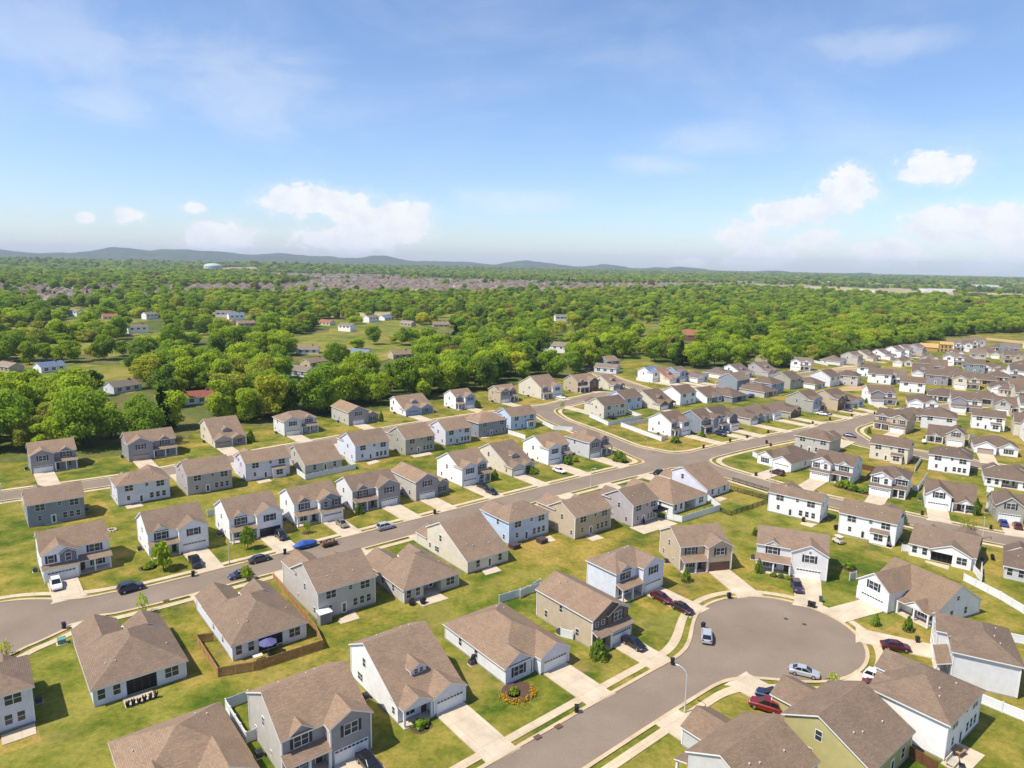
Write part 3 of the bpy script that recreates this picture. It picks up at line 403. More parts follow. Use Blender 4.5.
def salt(hid,label,wall,front=None,garage='white',g='L',roof='brown',near=1,rear=False,p=.5,group='houses',eb_=None):
    """one and a half storeys: low eave in front (or behind when rear=True), long slope with dormer"""
    front=front or wall
    H=House(hid,'storey_and_half_house',label,near,group); w,d=H.w,H.d; W=H.wall
    rec=1.6; gw=w*.52
    bx0,bx1=(0,gw) if g=='L' else (w-gw,w); ox0,ox1=(gw,w) if g=='L' else (0,w-gw)
    ef,eb=(2.85,5.5) if not rear else (5.5,2.85)
    if eb_: ef,eb=eb_
    gx=(bx0+bx1)/2; om=(ox0+ox1)/2
    yr,zr=walls_gable_x(W,0,w,rec,d,ef,eb,p,2,0)
    roof_gable(H.roof,'x',0,w,rec,d,ef,eb,p)
    eg=2.85
    fy=0 if not rear else (-2.8 if not eb_ else -3.6)
    zb=walls_bay(W,bx0,bx1,fy,rec,eg,.5,1,0)
    ye=rec+((zb-ef)/p if not rear else 0)
    roof_gable(H.roof,'y',fy,ye,bx0,bx1,eg,eg,.5,oe=.3,orr=.3,ru1=0 if not rear else -.01)
    H.part('garage_door',GDM,(gx,fy-.02,.02),'f',(min(1,(gw-.8)/4.9),1,1),gdoor(garage))
    # porch gable
    pw=ox1-ox0-.3; pc=om
    if not rear:
        W.face([(pc-pw/2,.1,2.55),(pc+pw/2,.1,2.55),(pc+pw/2,.1,2.85),(pc,.1,2.85+pw*.24),(pc-pw/2,.1,2.85)],1)
        roof_gable(H.roof,'y',.1,rec+pw*.24/p,pc-pw/2,pc+pw/2,2.85,2.85,.48,oe=.2,orr=.25,ru1=0,t=.16)
        b=MB(); b.box(ox0+.05,ox1-.02,-.1,rec-.05,-.1,.14); b.build('porch_floor',(CONC,),H.root)
        for x in (pc-pw/2+.15,pc+pw/2-.15): H.part('porch_column',COLM,(x,.25,.0),'f',(1,1,.96))
        dormer(H,w*.5,rec+3.0,ef+p*3.0,p)
    else:
        zz=3.75 if not eb_ else 3.15; H.win(om,rec-.01,zz,'f','d',True); (H.win(gx,rec-.01,3.9,'f','d',True) if not eb_ else None)
        b=MB(); b.slab([(ox0,-.4,2.9),(ox1+.2,-.4,2.9),(ox1+.2,rec-.02,3.5),(ox0,rec-.02,3.5)],.16); b.build('porch_roof',SOFFIT_MATS(roof),H.root)
        for x in (ox0+.2,ox1-.2): H.part('porch_column',COLM,(x,-.1,.0))
    fx=ox0+.8 if g=='L' else ox1-.8
    H.part('front_door',DOOR,(fx,rec-.01,.14)); H.win(om+(.6 if g=='L' else -.6),rec-.01,.8,'f','d',False,.85)
    for x,f in ((0,'l'),(w,'r')):
        if near==0 and f=='r': continue
        yy=yr
        H.win(x,yy+.2,3.9,f,'s',False,.9)
        H.win(x,yy+1.6 if not rear else yy-1.2,.95,f,'d',False,.8)
        if near>=1: H.win(x,rec+1.2,1.0,f,'s',False,.7)
    if rear:
        for fx_,k in ((.2,'s'),(.75,'s')): H.win(w*fx_,d,.9,'b',k)
        H.part('back_door',BDOOR,(w*.46,d+.01,.1),'b')
    else:
        for fx_,k in ((.2,'d'),(.75,'d')): H.win(w*fx_,d,3.8,'b',k); H.win(w*fx_,d,.9,'b',k)
        H.part('back_door',BDOOR,(w*.48,d+.01,.1),'b')
    H.finish((wall,front,front),roof)
    if near>=1:
        s=(w*.3,w*.68,w*.8)
        ys=d-2.5
        H.vents([(x,ys-i*.5,eb+p*(d-ys+i*.5)+.05) for i,x in enumerate(s)])
        H.corner_trim([(0,d),(w,d)],eb); H.corner_trim([(bx0,fy),(bx1,fy)],eg)
        H.ac(-.9,d*.6)
    H.foundation([(0,w,rec,d),(bx0,bx1,fy,rec+.02)] if near>=1 else [(0,w,rec,d)])
    H.driveway=(gx,fy-.05,min(5.2,gw-.5)); return H
def ranch(hid,label,wall,front=None,garage='white',g='L',roof='brown',near=1,rec=4.5,e=2.9,p=.5,kind='hip',rp=True,group='houses',bonus=False,reargable=False,shade_screen=False):
    front=front or wall
    H=House(hid,'ranch_house',label,near,group); w,d=H.w,H.d; W=H.wall
    gw=w*.5
    bx0,bx1=(0,gw) if g=='L' else (w-gw,w); ox0,ox1=(gw+.9,w) if g=='L' else (0,w-gw-.9)
    r2=rec*.45+.6 if kind!='gxb' else rec
    # main walls with a covered porch recess behind
    px0,px1,pd=w*.33,w*.66,2.6
    hip=kind=='hip'
    if kind=='hip':
        zr=roof_hip(H.roof,0,w,rec,d,e,p); 
        W.face([(0,rec,0),(w,rec,0),(w,rec,e),(0,rec,e)],2)
        W.face([(0,d,0),(0,rec,0),(0,rec,e),(0,d,e)],0); W.face([(w,rec,0),(w,d,0),(w,d,e),(w,rec,e)],0)
        yr=(rec+d)/2
    else:
        yr,zr=walls_gable_x(W,0,w,rec,d,e,e,p,2,0,back=False); roof_gable(H.roof,'x',0,w,rec,d,e,e,p)
    if rp:
        for a,b_ in ((0,px0),(px1,w)): W.face([(b_,d,0),(a,d,0),(a,d,e),(b_,d,e)],0)
        W.face([(px1,d-pd,0),(px0,d-pd,0),(px0,d-pd,e),(px1,d-pd,e)],0)
        W.face([(px0,d-pd,0),(px0,d,0),(px0,d,e),(px0,d-pd,e)],0); W.face([(px1,d,0),(px1,d-pd,0),(px1,d-pd,e),(px1,d,e)],0)
        W.box(px0+.001,px1-.001,d-.15,d-.01,2.55,e-.02,0)
        b=MB(); b.box(px0+.02,px1-.02,d-pd+.02,d-.02,-.1,.12); b.build('rear_porch',(CONC,),H.root)
        if shade_screen:
            b=MB(); b.box(px0+.06,px1-.06,d-.11,d-.07,.13,2.54); b.build('porch_shade_screen',(plain('recess_shade',(.012,.013,.015),.7,noise=0),),H.root)  # near-black sheet added to darken the recess, porch shade put into its colour
            b=MB()
            for k in range(5): x=px0+.05+(px1-px0-.1)*k/4; b.box(x-.05,x+.05,d-.14,d-.04,.12,2.545)
            b.box(px0+.05,px1-.05,d-.137,d-.043,2.0,2.08); b.build('shade_screen_frame',(plain('bronze_frame',(.05,.045,.04),.5,noise=0),),H.root)
        H.part('back_door',BDOOR,(px0+.9,d-pd+.01,.12),'b'); H.win((px0+px1)/2+.8,d-pd,.9,'b','d',False,.85)
    else: W.face([(w,d,0),(0,d,0),(0,d,e),(w,d,e)],0); H.part('back_door',BDOOR,(w*.5,d+.01,.1),'b')
    if reargable:
        zb=e+.45*(w*.62)/2; 
        W.face([(w*.68,d+.9,e-.35),(w*.05,d+.9,e-.35),(w*.05,d+.9,e),(w*.365,d+.9,e+w*.63*.22),(w*.68,d+.9,e)],0)
        roof_gable(H.roof,'y',d-4.5,d+.9,w*.05,w*.68,e,e,.44,oe=.25,orr=.25,ru0=0)
        W.box(w*.05,w*.33,d-.2,d+.85,0,e-.01,0)
        H.win(w*.19,d+.86,.9,'b','d',False)
    H.win(w*.16,d,.9,'b','d',False) if not reargable else None
    H.win(w*.76,d,.9,'b','s',False); H.win(w*.92,d,.9,'b','s',False)
    # garage bay
    eg=e if not bonus else 4.3
    zb=walls_bay(W,bx0,bx1,0,rec,eg,.55 if not bonus else .75,1,0)
    pg=.55 if not bonus else .75
    roof_gable(H.roof,'y',0,rec+min((zb-e)/p,zr/p),bx0,bx1,eg,eg,pg,oe=.3,orr=.3,ru1=0)
    gx=(bx0+bx1)/2
    H.part('garage_door',GDM,(gx,-.02,.02),'f',(min(1,(gw-.7)/4.9),1,1),gdoor(garage))
    if bonus:
        H.win(gx,-.01,3.55,'f','d',True)
        for sx,x in ((-1,bx0),(1,bx1)): # cheek walls above the main eave
            q=[(x,rec,e-.05),(x,rec+(eg-e)/p,eg),(x,rec,eg)]; W.face(q if sx>0 else q[::-1],0)
    # second front bay
    om=(ox0+ox1)/2
    if kind!='gxb':
        y2=r2; zb2=walls_bay(W,ox0,ox1,y2,rec,e,.62,1,0)
        roof_gable(H.roof,'y',y2,rec+(zb2-e)/p,ox0,ox1,e,e,.62,oe=.25,orr=.25,ru1=0)
        H.win(om,y2-.01,.85,'f','d',True)
        em=(ox1+bx0)/2 if g=='R' else (bx1+ox0)/2
        H.part('front_door',DOOR,(em,rec-.01,.12),'f',(.8,1,1))
        H.part('porch_column',COLM,(em,y2+.3,.0),'f',(1,1,1.05))
    else:
        b=MB(); b.slab([(ox0-.7,rec-2.1,2.72),(ox1+.2,rec-2.1,2.72),(ox1+.2,rec-.35,3.0),(ox0-.7,rec-.35,3.0)],.16); b.build('porch_roof',SOFFIT_MATS(roof),H.root)
        W.face([(om-1.5,rec-2.0,2.75),(om+1.5,rec-2.0,2.75),(om,rec-2.0,3.9)],0)
        roof_gable(H.roof,'y',rec-2.0,rec+2.2,om-1.7,om+1.7,2.75,2.75,.7,oe=.15,orr=.2,ru1=0,t=.14)
        for x in (ox0-.4,om,ox1-.2): H.part('porch_column',COLM,(x,rec-1.9,0),'f',(1,1,1.0))
        b=MB(); b.box(ox0-.6,ox1,rec-2.1,rec-.05,-.1,.14); b.build('porch_floor',(CONC,),H.root)
        H.part('front_door',DOOR,(om-1.2,rec-.01,.14)); H.win(om+.9,rec-.01,.8,'f','d',True,.9)
    for x,f in ((0,'l'),(w,'r')):
        if near==0 and f=='r': continue
        H.win(x,d*.75,.95,f,'s',False,.85)
        if near>=1: H.win(x,d*.5,.95,f,'s',False,.85)
    if kind!='hip':
        for x,f in ((0,'l'),(w,'r')): H.win(x,yr-.5,e+1.2,f,'q'); 
    H.finish((wall,front,front),roof)
    if near>=1:
        H.vents([(w*.72,d-3,e+p*2.9),(w*.82,d-3.6,e+min(p*3.5,p*w*.18)),(w*.12,d-5,e+p*w*.12)])
        H.corner_trim([(bx0,0),(bx1,0),(0,d),(w,d)],e); H.ac(-.9,d*.5)
    H.foundation([(0,w,rec,d-(pd if rp else 0)),(bx0,bx1,0,rec+.02)] if near>=1 else [(0,w,rec,d-(pd if rp else 0))])
    H.driveway=(gx,-.05,min(5.2,gw-.5)); return H
def deep(hid,label,wall,front=None,garage='white',g='L',roof='brown',near=1,low=True,p=.5,e=5.4,group='houses',gshed=True):
    """two storeys, ridge running from street to yard, one-storey wing beside it"""
    front=front or wall
    H=House(hid,'two_storey_house',label,near,group); w,d=H.w,H.d; W=H.wall
    if low:
        mw=w*.62; bx0,bx1=(0,mw) if g=='L' else (w-mw,w); lx0,lx1=(mw,w) if g=='L' else (0,w-mw)
    else: bx0,bx1=0,w; mw=w
    xm=(bx0+bx1)/2
    W.face([(bx0,0,0),(bx1,0,0),(bx1,0,e),(xm,0,e+p*mw/2),(bx0,0,e)],1)
    W.face([(bx1,d,0),(bx0,d,0),(bx0,d,e),(xm,d,e+p*mw/2),(bx1,d,e)],0)
    W.face([(bx0,d,0),(bx0,0,0),(bx0,0,e),(bx0,d,e)],0); W.face([(bx1,0,0),(bx1,d,0),(bx1,d,e),(bx1,0,e)],0)
    roof_gable(H.roof,'y',0,d,bx0,bx1,e,e,p)
    gx=xm
    if low:
        y0=1.2; ww=lx1-lx0
        eh=e-.35; 
        W.face([(lx0,y0,0),(lx1,y0,0),(lx1,y0,2.9),((lx0+lx1)/2,y0,2.9+ww*.3),(lx0,y0,2.9)],1)
        if g=='L':
            W.face([(lx1,y0,0),(lx1,d*.8,0),(lx1,d*.8,2.9),(lx1,y0,2.9)],0); W.face([(lx1,d*.8,0),(lx0,d*.8,0),(lx0,d*.8,2.9+ww*.5),(lx1,d*.8,2.9)],0)
            H.roof.slab([(lx1+.35,y0+1.8,2.72+.2),(lx1+.35,d*.8+.3,2.72+.2),(lx0+.002,d*.8+.3,2.9+ww*.5+.2),(lx0+.002,y0+1.8,2.9+ww*.5+.2)],.2)
        else:
            W.face([(lx0,d*.8,0),(lx0,y0,0),(lx0,y0,2.9),(lx0,d*.8,2.9)],0); W.face([(lx1,d*.8,0),(lx0,d*.8,0),(lx0,d*.8,2.9),(lx1,d*.8,2.9+ww*.5)],0)
            H.roof.slab([(lx0-.35,d*.8+.3,2.92),(lx0-.35,y0+1.8,2.92),(lx1-.002,y0+1.8,2.9+ww*.5+.2),(lx1-.002,d*.8+.3,2.9+ww*.5+.2)],.2)
        roof_gable(H.roof,'y',y0,y0+4.5,lx0,lx1,2.9,2.9,.6,oe=.2,orr=.25,ru1=0)
        H.win((lx0+lx1)/2,y0-.01,.85,'f','d',True,.9)
        H.part('garage_door',GDM,(gx,-.02,.02),'f',(min(1,(mw-.9)/4.9),1,1),gdoor(garage))
        H.win(gx,-.01,3.7,'f','d',True)
        dgx=gx; gy=-.05
    else:
        # garage under a shed roof on one side, porch on the other
        gw=w*.62; q0,q1=(0,gw) if g=='L' else (w-gw,w); o0,o1=(gw,w) if g=='L' else (0,w-gw); dgx=(q0+q1)/2
        W.box(q0,q1,-1.2,-.001,0,2.75,0)
        b=MB(); b.slab([(q0-.1,-1.6,2.9),(q1+.3,-1.6,2.9),(q1+.3,-.01,3.6),(q0-.1,-.01,3.6)],.16); b.build('garage_roof',SOFFIT_MATS(roof),H.root)
        b=MB(); b.slab([(o0-.3,-1.9,2.95),(o1-.12,-1.9,2.95),(o1-.12,-.01,3.65),(o0-.3,-.01,3.65)],.16); b.build('porch_roof',SOFFIT_MATS(roof),H.root)
        for x in (o0+.1,o1-.25): H.part('porch_column',COLM,(x,-1.6,0),'f',(1,1,1.03))
        b=MB(); b.box(o0,o1-.02,-1.8,-.02,-.1,.14); b.build('porch_floor',(CONC,),H.root)
        H.part('garage_door',GDM,(dgx,-1.22,.02),'f',(min(1,(gw-.6)/4.9),1,1),gdoor(garage))
        H.part('front_door',DOOR,((o0+o1)/2,-.01,.14)); H.win(dgx,-.21,3.75,'f','d',True)
        H.win(o0+1.0,-.01,3.9,'f','q'); H.win(o1-.8,-.01,3.9,'f','q')
        W.face([(q0+.2,-.2,3.6),(q1,-.2,3.6),(q1,-.2,e-.2),((q0+.2+q1)/2,-.2,e+1.1),(q0+.2,-.2,e-.2)],1)
        roof_gable(H.roof,'y',-.2,1.6,q0+.2,q1,e-.2,e-.2,.5,oe=.2,orr=.25,ru1=0,t=.15)
        gy=-1.25
    for x,f in ((0,'l'),(w,'r')):
        for y,z in ((d*.82,1.0),(d*.55,3.6),(d*.25,1.0)): H.win(x,y,z if z<2 or not low else 1.0,f,'s',False,.8)
    for fx_ in (.25,.72):
        H.win(bx0+mw*fx_,d,3.7,'b','d'); 
    H.win(bx0+mw*.25,d,.9,'b','d'); H.part('back_door',BDOOR,(bx0+mw*.7,d+.01,.1),'b')
    H.finish((wall,front),roof)
    if near>=1:
        H.vents([(xm-1.6,d-3,e+p*(mw/2-1.6)+.05),(xm-.9,d-4,e+p*(mw/2-.9)+.05)] if g=='L' or not low else [(xm+1.6,d-3,e+p*(mw/2-1.6))])
        H.corner_trim([(bx0,0),(bx1,0),(0,d),(w,d)] if not low else [(bx0,0),(bx1,0)],2.7 if low else e); H.ac(-.9,d*.5)
    H.foundation([(bx0,bx1,0,d)])
    H.driveway=(dgx,gy,5.0); return H
# ------------------------------------------------------------------ ground, roads
def catmull(P,step=2.0):
    P=[np.array(p,float) for p in P]; out=[]
    Q=[2*P[0]-P[1]]+P+[2*P[-1]-P[-2]]
    for i in range(1,len(Q)-2):
        n=max(2,int(np.linalg.norm(Q[i+1]-Q[i])/step))
        for k in range(n):
            t=k/n
            out.append(.5*((2*Q[i])+(Q[i+1]-Q[i-1])*t+(2*Q[i-1]-5*Q[i]+4*Q[i+1]-Q[i+2])*t*t+(3*Q[i]-Q[i-1]-3*Q[i+1]+Q[i+2])*t**3))
    out.append(P[-1]); return np.array(out)
ROADC={k:catmull(v) for k,v in DATA_ROADS.items()}
HW=dict(main=4.1,north=4.0,link=4.0,park=4.0,second=3.9,upper=3.6,court=4.05)
def seg_dist(X,Y,poly):
    d=np.full(X.shape,1e9)
    for a,b in zip(poly[:-1],poly[1:]):
        ab=b-a; L2=ab@ab
        if L2<1e-9: continue
        t=np.clip(((X-a[0])*ab[0]+(Y-a[1])*ab[1])/L2,0,1)
        d=np.minimum(d,np.hypot(X-a[0]-t*ab[0],Y-a[1]-t*ab[1]))
    return d
def smin(a,b,k):
    h=np.maximum(k-np.abs(a-b),0)/k; return np.minimum(a,b)-h*h*k*.25
CDC=DATA_ROADS['court'][-1]
def road_f(X,Y):
    f=None
    for k in ('main','link','park','north','second','upper'):
        d=seg_dist(X,Y,ROADC[k])-HW[k]
        f=d if f is None else (smin(f,d,9.0) if k in('park','north','second') else smin(f,d,4.0))
    f=smin(f,np.hypot(X+90.6,Y-112.6)-10.5,8.0)
    c=smin(seg_dist(X,Y,ROADC['court'])-HW['court'],np.hypot(X-CDC[0],Y-CDC[1])-14.15,9.0)
    return np.minimum(f,c)
GS=.6; gx0,gx1,gy0,gy1=-190,330,30,470
xs=np.arange(gx0,gx1+GS,GS);ys=np.arange(gy0,gy1+GS,GS)
GX,GY=np.meshgrid(xs,ys)
# only evaluate finely: coarse pass first
cx=np.arange(gx0,gx1+6,6.0);cy=np.arange(gy0,gy1+6,6.0)
CF=road_f(*np.meshgrid(cx,cy))
FG=np.full(GX.shape,50.0)
ci=np.clip(((GX-gx0)/6).astype(int),0,CF.shape[1]-2);cj=np.clip(((GY-gy0)/6).astype(int),0,CF.shape[0]-2)
near_=np.minimum.reduce([np.abs(CF[cj+a,ci+b]) for a in(0,1) for b in(0,1)])<11
near_|=(CF[cj,ci]<0)
FG[near_]=road_f(GX[near_],GY[near_])
def road_at(x,y):
    u=(x-gx0)/GS; v=(y-gy0)/GS
    if not(0<=u<FG.shape[1]-1 and 0<=v<FG.shape[0]-1): return 50.0
    i,j=int(u),int(v); a,b=u-i,v-j
    return (FG[j,i]*(1-a)+FG[j,i+1]*a)*(1-b)+(FG[j+1,i]*(1-a)+FG[j+1,i+1]*a)*b
def band(name,f0,f1,z,mat,wall=0.0,kind='structure'):
    v=[];fc=[]
    m=FG
    mn=np.minimum.reduce([m[:-1,:-1],m[1:,:-1],m[:-1,1:],m[1:,1:]]);mx=np.maximum.reduce([m[:-1,:-1],m[1:,:-1],m[:-1,1:],m[1:,1:]])
    J,I=np.nonzero((mx>=f0)&(mn<=f1)&(mx<49))
    def clip(poly,lim,sign):
        out=[]
        for i in range(len(poly)):
            a=poly[i];b=poly[(i+1)%len(poly)]
            ia=sign*(a[2]-lim)<=1e-9; ib=sign*(b[2]-lim)<=1e-9
            if ia: out.append(a)
            if ia!=ib:
                t=(lim-a[2])/(b[2]-a[2]); out.append((a[0]+t*(b[0]-a[0]),a[1]+t*(b[1]-a[1]),lim))
        return out
    for j,i in zip(J,I):
        x,y=xs[i],ys[j]
        poly=[(x,y,m[j,i]),(x+GS,y,m[j,i+1]),(x+GS,y+GS,m[j+1,i+1]),(x,y+GS,m[j+1,i])]
        if mx[j,i]>f1: poly=clip(poly,f1,1)
        if poly and mn[j,i]<f0: poly=clip(poly,f0,-1)
        if len(poly)<3: continue
        b=len(v); v.extend((p[0],p[1],z) for p in poly); fc.append(tuple(range(b,b+len(poly))))
        if wall:
            for k in range(len(poly)):
                p,q=poly[k],poly[(k+1)%len(poly)]
                if abs(p[2]-f0)<1e-6 and abs(q[2]-f0)<1e-6:
                    b=len(v); v.extend([(p[0],p[1],z),(p[0],p[1],wall),(q[0],q[1],wall),(q[0],q[1],z)]); fc.append((b,b+1,b+2,b+3))
    me=bpy.data.meshes.new(name); me.from_pydata(v,[],fc); me.materials.append(mat); me.update()
    return tag(link(bpy.data.objects.new(name,me)),kind=kind)
def asphalt():
    m,nt,b=newmat('asphalt'); g=N(nt,'ShaderNodeNewGeometry')
    n1=N(nt,'ShaderNodeTexNoise'); n1.inputs['Scale'].default_value=.10; n1.inputs['Detail'].default_value=5; nt.links.new(g.outputs['Position'],n1.inputs['Vector'])
    n2=N(nt,'ShaderNodeTexNoise'); n2.inputs['Scale'].default_value=6; n2.inputs['Detail'].default_value=3; nt.links.new(g.outputs['Position'],n2.inputs['Vector'])
    r=ramp(nt,[(.3,(.198,.156,.114)),(.5,(.226,.178,.132)),(.72,(.256,.202,.152))],n1.outputs['Fac'])
    r2=ramp(nt,[(.3,(.88,.88,.88)),(.7,(1.1,1.1,1.1))],n2.outputs['Fac'])
    vo=N(nt,'ShaderNodeTexVoronoi',feature='DISTANCE_TO_EDGE'); vo.inputs['Scale'].default_value=.09; vo.inputs['Randomness'].default_value=1
    nd=N(nt,'ShaderNodeTexNoise'); nd.inputs['Scale'].default_value=.5; nt.links.new(g.outputs['Position'],nd.inputs['Vector'])
    av=N(nt,'ShaderNodeMixRGB',blend_type='LINEAR_LIGHT'); av.inputs[0].default_value=.9; nt.links.new(g.outputs['Position'],av.inputs[1]); nt.links.new(nd.outputs['Color'],av.inputs[2]); nt.links.new(av.outputs[0],vo.inputs['Vector'])
    r3=ramp(nt,[(0,(.93,.93,.93)),(.01,(1,1,1))],vo.outputs['Distance'])
    cur=r.outputs[0]
    for x in (r2,r3):
        mx=N(nt,'ShaderNodeMix',data_type='RGBA',blend_type='MULTIPLY'); mx.inputs[0].default_value=1
        nt.links.new(cur,mx.inputs[6]);nt.links.new(x.outputs[0],mx.inputs[7]);cur=mx.outputs[2]
    nt.links.new(cur,b.inputs['Base Color']); b.inputs['Roughness'].default_value=.92; b.inputs['Specular IOR Level'].default_value=.2
    return m
ASPH=asphalt()
def concrete_m(name,c,joints=1.5):
    m,nt,b=newmat(name); g=N(nt,'ShaderNodeNewGeometry')
    n1=N(nt,'ShaderNodeTexNoise'); n1.inputs['Scale'].default_value=.35; n1.inputs['Detail'].default_value=6; nt.links.new(g.outputs['Position'],n1.inputs['Vector'])
    r=ramp(nt,[(.3,tuple(x*.84 for x in c)),(.7,tuple(x*1.1 for x in c))],n1.outputs['Fac'])
    n2=N(nt,'ShaderNodeTexNoise'); n2.inputs['Scale'].default_value=7; n2.inputs['Detail'].default_value=3; nt.links.new(g.outputs['Position'],n2.inputs['Vector'])
    r2=ramp(nt,[(.3,(.9,.9,.9)),(.7,(1.08,1.08,1.08))],n2.outputs['Fac'])
    mp=N(nt,'ShaderNodeMapping'); mp.inputs['Rotation'].default_value=(0,0,R(-39.5)); nt.links.new(g.outputs['Position'],mp.inputs['Vector'])
    bk=N(nt,'ShaderNodeTexBrick',offset=0.0); bk.inputs['Scale'].default_value=1; bk.inputs['Brick Width'].default_value=joints*2; bk.inputs['Row Height'].default_value=joints*2; bk.inputs['Mortar Size'].default_value=.025
    bk.inputs['Color1'].default_value=(1,1,1,1);bk.inputs['Color2'].default_value=(.93,.93,.93,1);bk.inputs['Mortar'].default_value=(.62,.6,.58,1); nt.links.new(mp.outputs[0],bk.inputs['Vector'])
    cur=r.outputs[0]
    for o in (r2.outputs[0],bk.outputs['Color']):
        mx=N(nt,'ShaderNodeMix',data_type='RGBA',blend_type='MULTIPLY'); mx.inputs[0].default_value=1
        nt.links.new(cur,mx.inputs[6]);nt.links.new(o,mx.inputs[7]);cur=mx.outputs[2]
    nt.links.new(cur,b.inputs['Base Color']); b.inputs['Roughness'].default_value=.9
    b.inputs['Specular IOR Level'].default_value=.2
    return m
WALKC=concrete_m('sidewalk_concrete',(.56,.45,.30))
DRIVEC=concrete_m('driveway_concrete',(.56,.46,.335),1.6)
KERBC=concrete_m('kerb_concrete',(.54,.42,.27),1.5)
def grass(name,a,b_,c,dirt,s=1.0):
    m,nt,b=newmat(name); g=N(nt,'ShaderNodeNewGeometry')
    def nz(sc_,det,rough=.6,off=0):
        mp=N(nt,'ShaderNodeMapping'); mp.inputs['Location'].default_value=(off,off*.7,0); nt.links.new(g.outputs['Position'],mp.inputs['Vector'])
        n=N(nt,'ShaderNodeTexNoise'); n.inputs['Scale'].default_value=sc_; n.inputs['Detail'].default_value=det; n.inputs['Roughness'].default_value=rough; nt.links.new(mp.outputs[0],n.inputs['Vector']); return n
    big=nz(.035*s,3,.55,13); mid=nz(.16*s,6,.65,40); fine=nz(1.1*s,8,.8,7); dn=nz(.075*s,5,.7,91)
    md=N(nt,'ShaderNodeMath',operation='MULTIPLY_ADD'); nt.links.new(mid.outputs['Fac'],md.inputs[0]); md.inputs[1].default_value=.75; 
    m2=N(nt,'ShaderNodeMath',operation='MULTIPLY'); nt.links.new(big.outputs['Fac'],m2.inputs[0]); m2.inputs[1].default_value=.55; nt.links.new(m2.outputs[0],md.inputs[2])
    r=ramp(nt,[(.52,a),(.625,b_),(.745,c)],md.outputs[0])
    rf=ramp(nt,[(.30,(.55,.6,.5)),(.5,(1,1,1)),(.70,(1.42,1.36,1.25))],fine.outputs['Fac'])
    mx=N(nt,'ShaderNodeMix',data_type='RGBA',blend_type='MULTIPLY'); mx.inputs[0].default_value=1
    nt.links.new(r.outputs[0],mx.inputs[6]); nt.links.new(rf.outputs[0],mx.inputs[7])
    rd=ramp(nt,[(.54,(0,0,0)),(.70,(.7,.7,.7))],dn.outputs['Fac'])
    mm=N(nt,'ShaderNodeMix',data_type='RGBA'); nt.links.new(rd.outputs[0],mm.inputs[0]); nt.links.new(mx.outputs[2],mm.inputs[6]); mm.inputs[7].default_value=(*dirt,1)
    mp=N(nt,'ShaderNodeMapping'); mp.inputs['Rotation'].default_value=(0,0,R(-39.5)); mp.inputs['Location'].default_value=(6,11,0); nt.links.new(g.outputs['Position'],mp.inputs['Vector'])
    lot=N(nt,'ShaderNodeTexBrick',offset=.37); lot.inputs['Scale'].default_value=1; lot.inputs['Brick Width'].default_value=17.6; lot.inputs['Row Height'].default_value=29; lot.inputs['Mortar Size'].default_value=.0
    lot.inputs['Color1'].default_value=(.80,.95,.80,1); lot.inputs['Color2'].default_value=(1.22,1.08,1.18,1); nt.links.new(mp.outputs[0],lot.inputs['Vector'])
    ml=N(nt,'ShaderNodeMix',data_type='RGBA',blend_type='MULTIPLY'); ml.inputs[0].default_value=1; nt.links.new(mm.outputs[2],ml.inputs[6]); nt.links.new(lot.outputs['Color'],ml.inputs[7])
    nt.links.new(ml.outputs[2],b.inputs['Base Color']); b.inputs['Roughness'].default_value=.95; b.inputs['Specular IOR Level'].default_value=.1
    bp=N(nt,'ShaderNodeBump'); bp.inputs['Strength'].default_value=.5; bp.inputs['Distance'].default_value=.15; nt.links.new(fine.outputs['Fac'],bp.inputs['Height']); nt.links.new(bp.outputs[0],b.inputs['Normal'])
    return m
GRASS=grass('lawn_grass',(.062,.098,.010),(.150,.150,.020),(.255,.208,.044),(.32,.21,.08))
MEADOW=grass('meadow_grass',(.08,.13,.016),(.145,.16,.024),(.23,.20,.045),(.28,.20,.09),.6)
FLOOR=grass('woodland_floor_mat',(.06,.085,.018),(.09,.11,.025),(.13,.13,.04),(.15,.12,.06),.4)
DIRT=plain('bare_earth',(.30,.22,.15),.95,noise=.25,scale=.02)
def disc(name,r,mat,z=0.0,n=96):
    b=MB(); rr=[0,200,600,1500,4000,r]
    for k in range(len(rr)-1):
        for i in range(n):
            a0,a1=2*math.pi*i/n,2*math.pi*(i+1)/n
            q=[(rr[k]*math.cos(a0),rr[k]*math.sin(a0),z),(rr[k+1]*math.cos(a0),rr[k+1]*math.sin(a0),z),(rr[k+1]*math.cos(a1),rr[k+1]*math.sin(a1),z),(rr[k]*math.cos(a1),rr[k]*math.sin(a1),z)]
            b.face(q if k else [q[0],q[1],q[2]])
    return tag(b.build(name,(mat,)),kind='structure')
disc('ground',13500,GRASS)
def sheet(name,poly,mat,z):
    b=MB(); b.face([(x,y,z) for x,y in poly]); return tag(b.build(name,(mat,)),kind='structure')
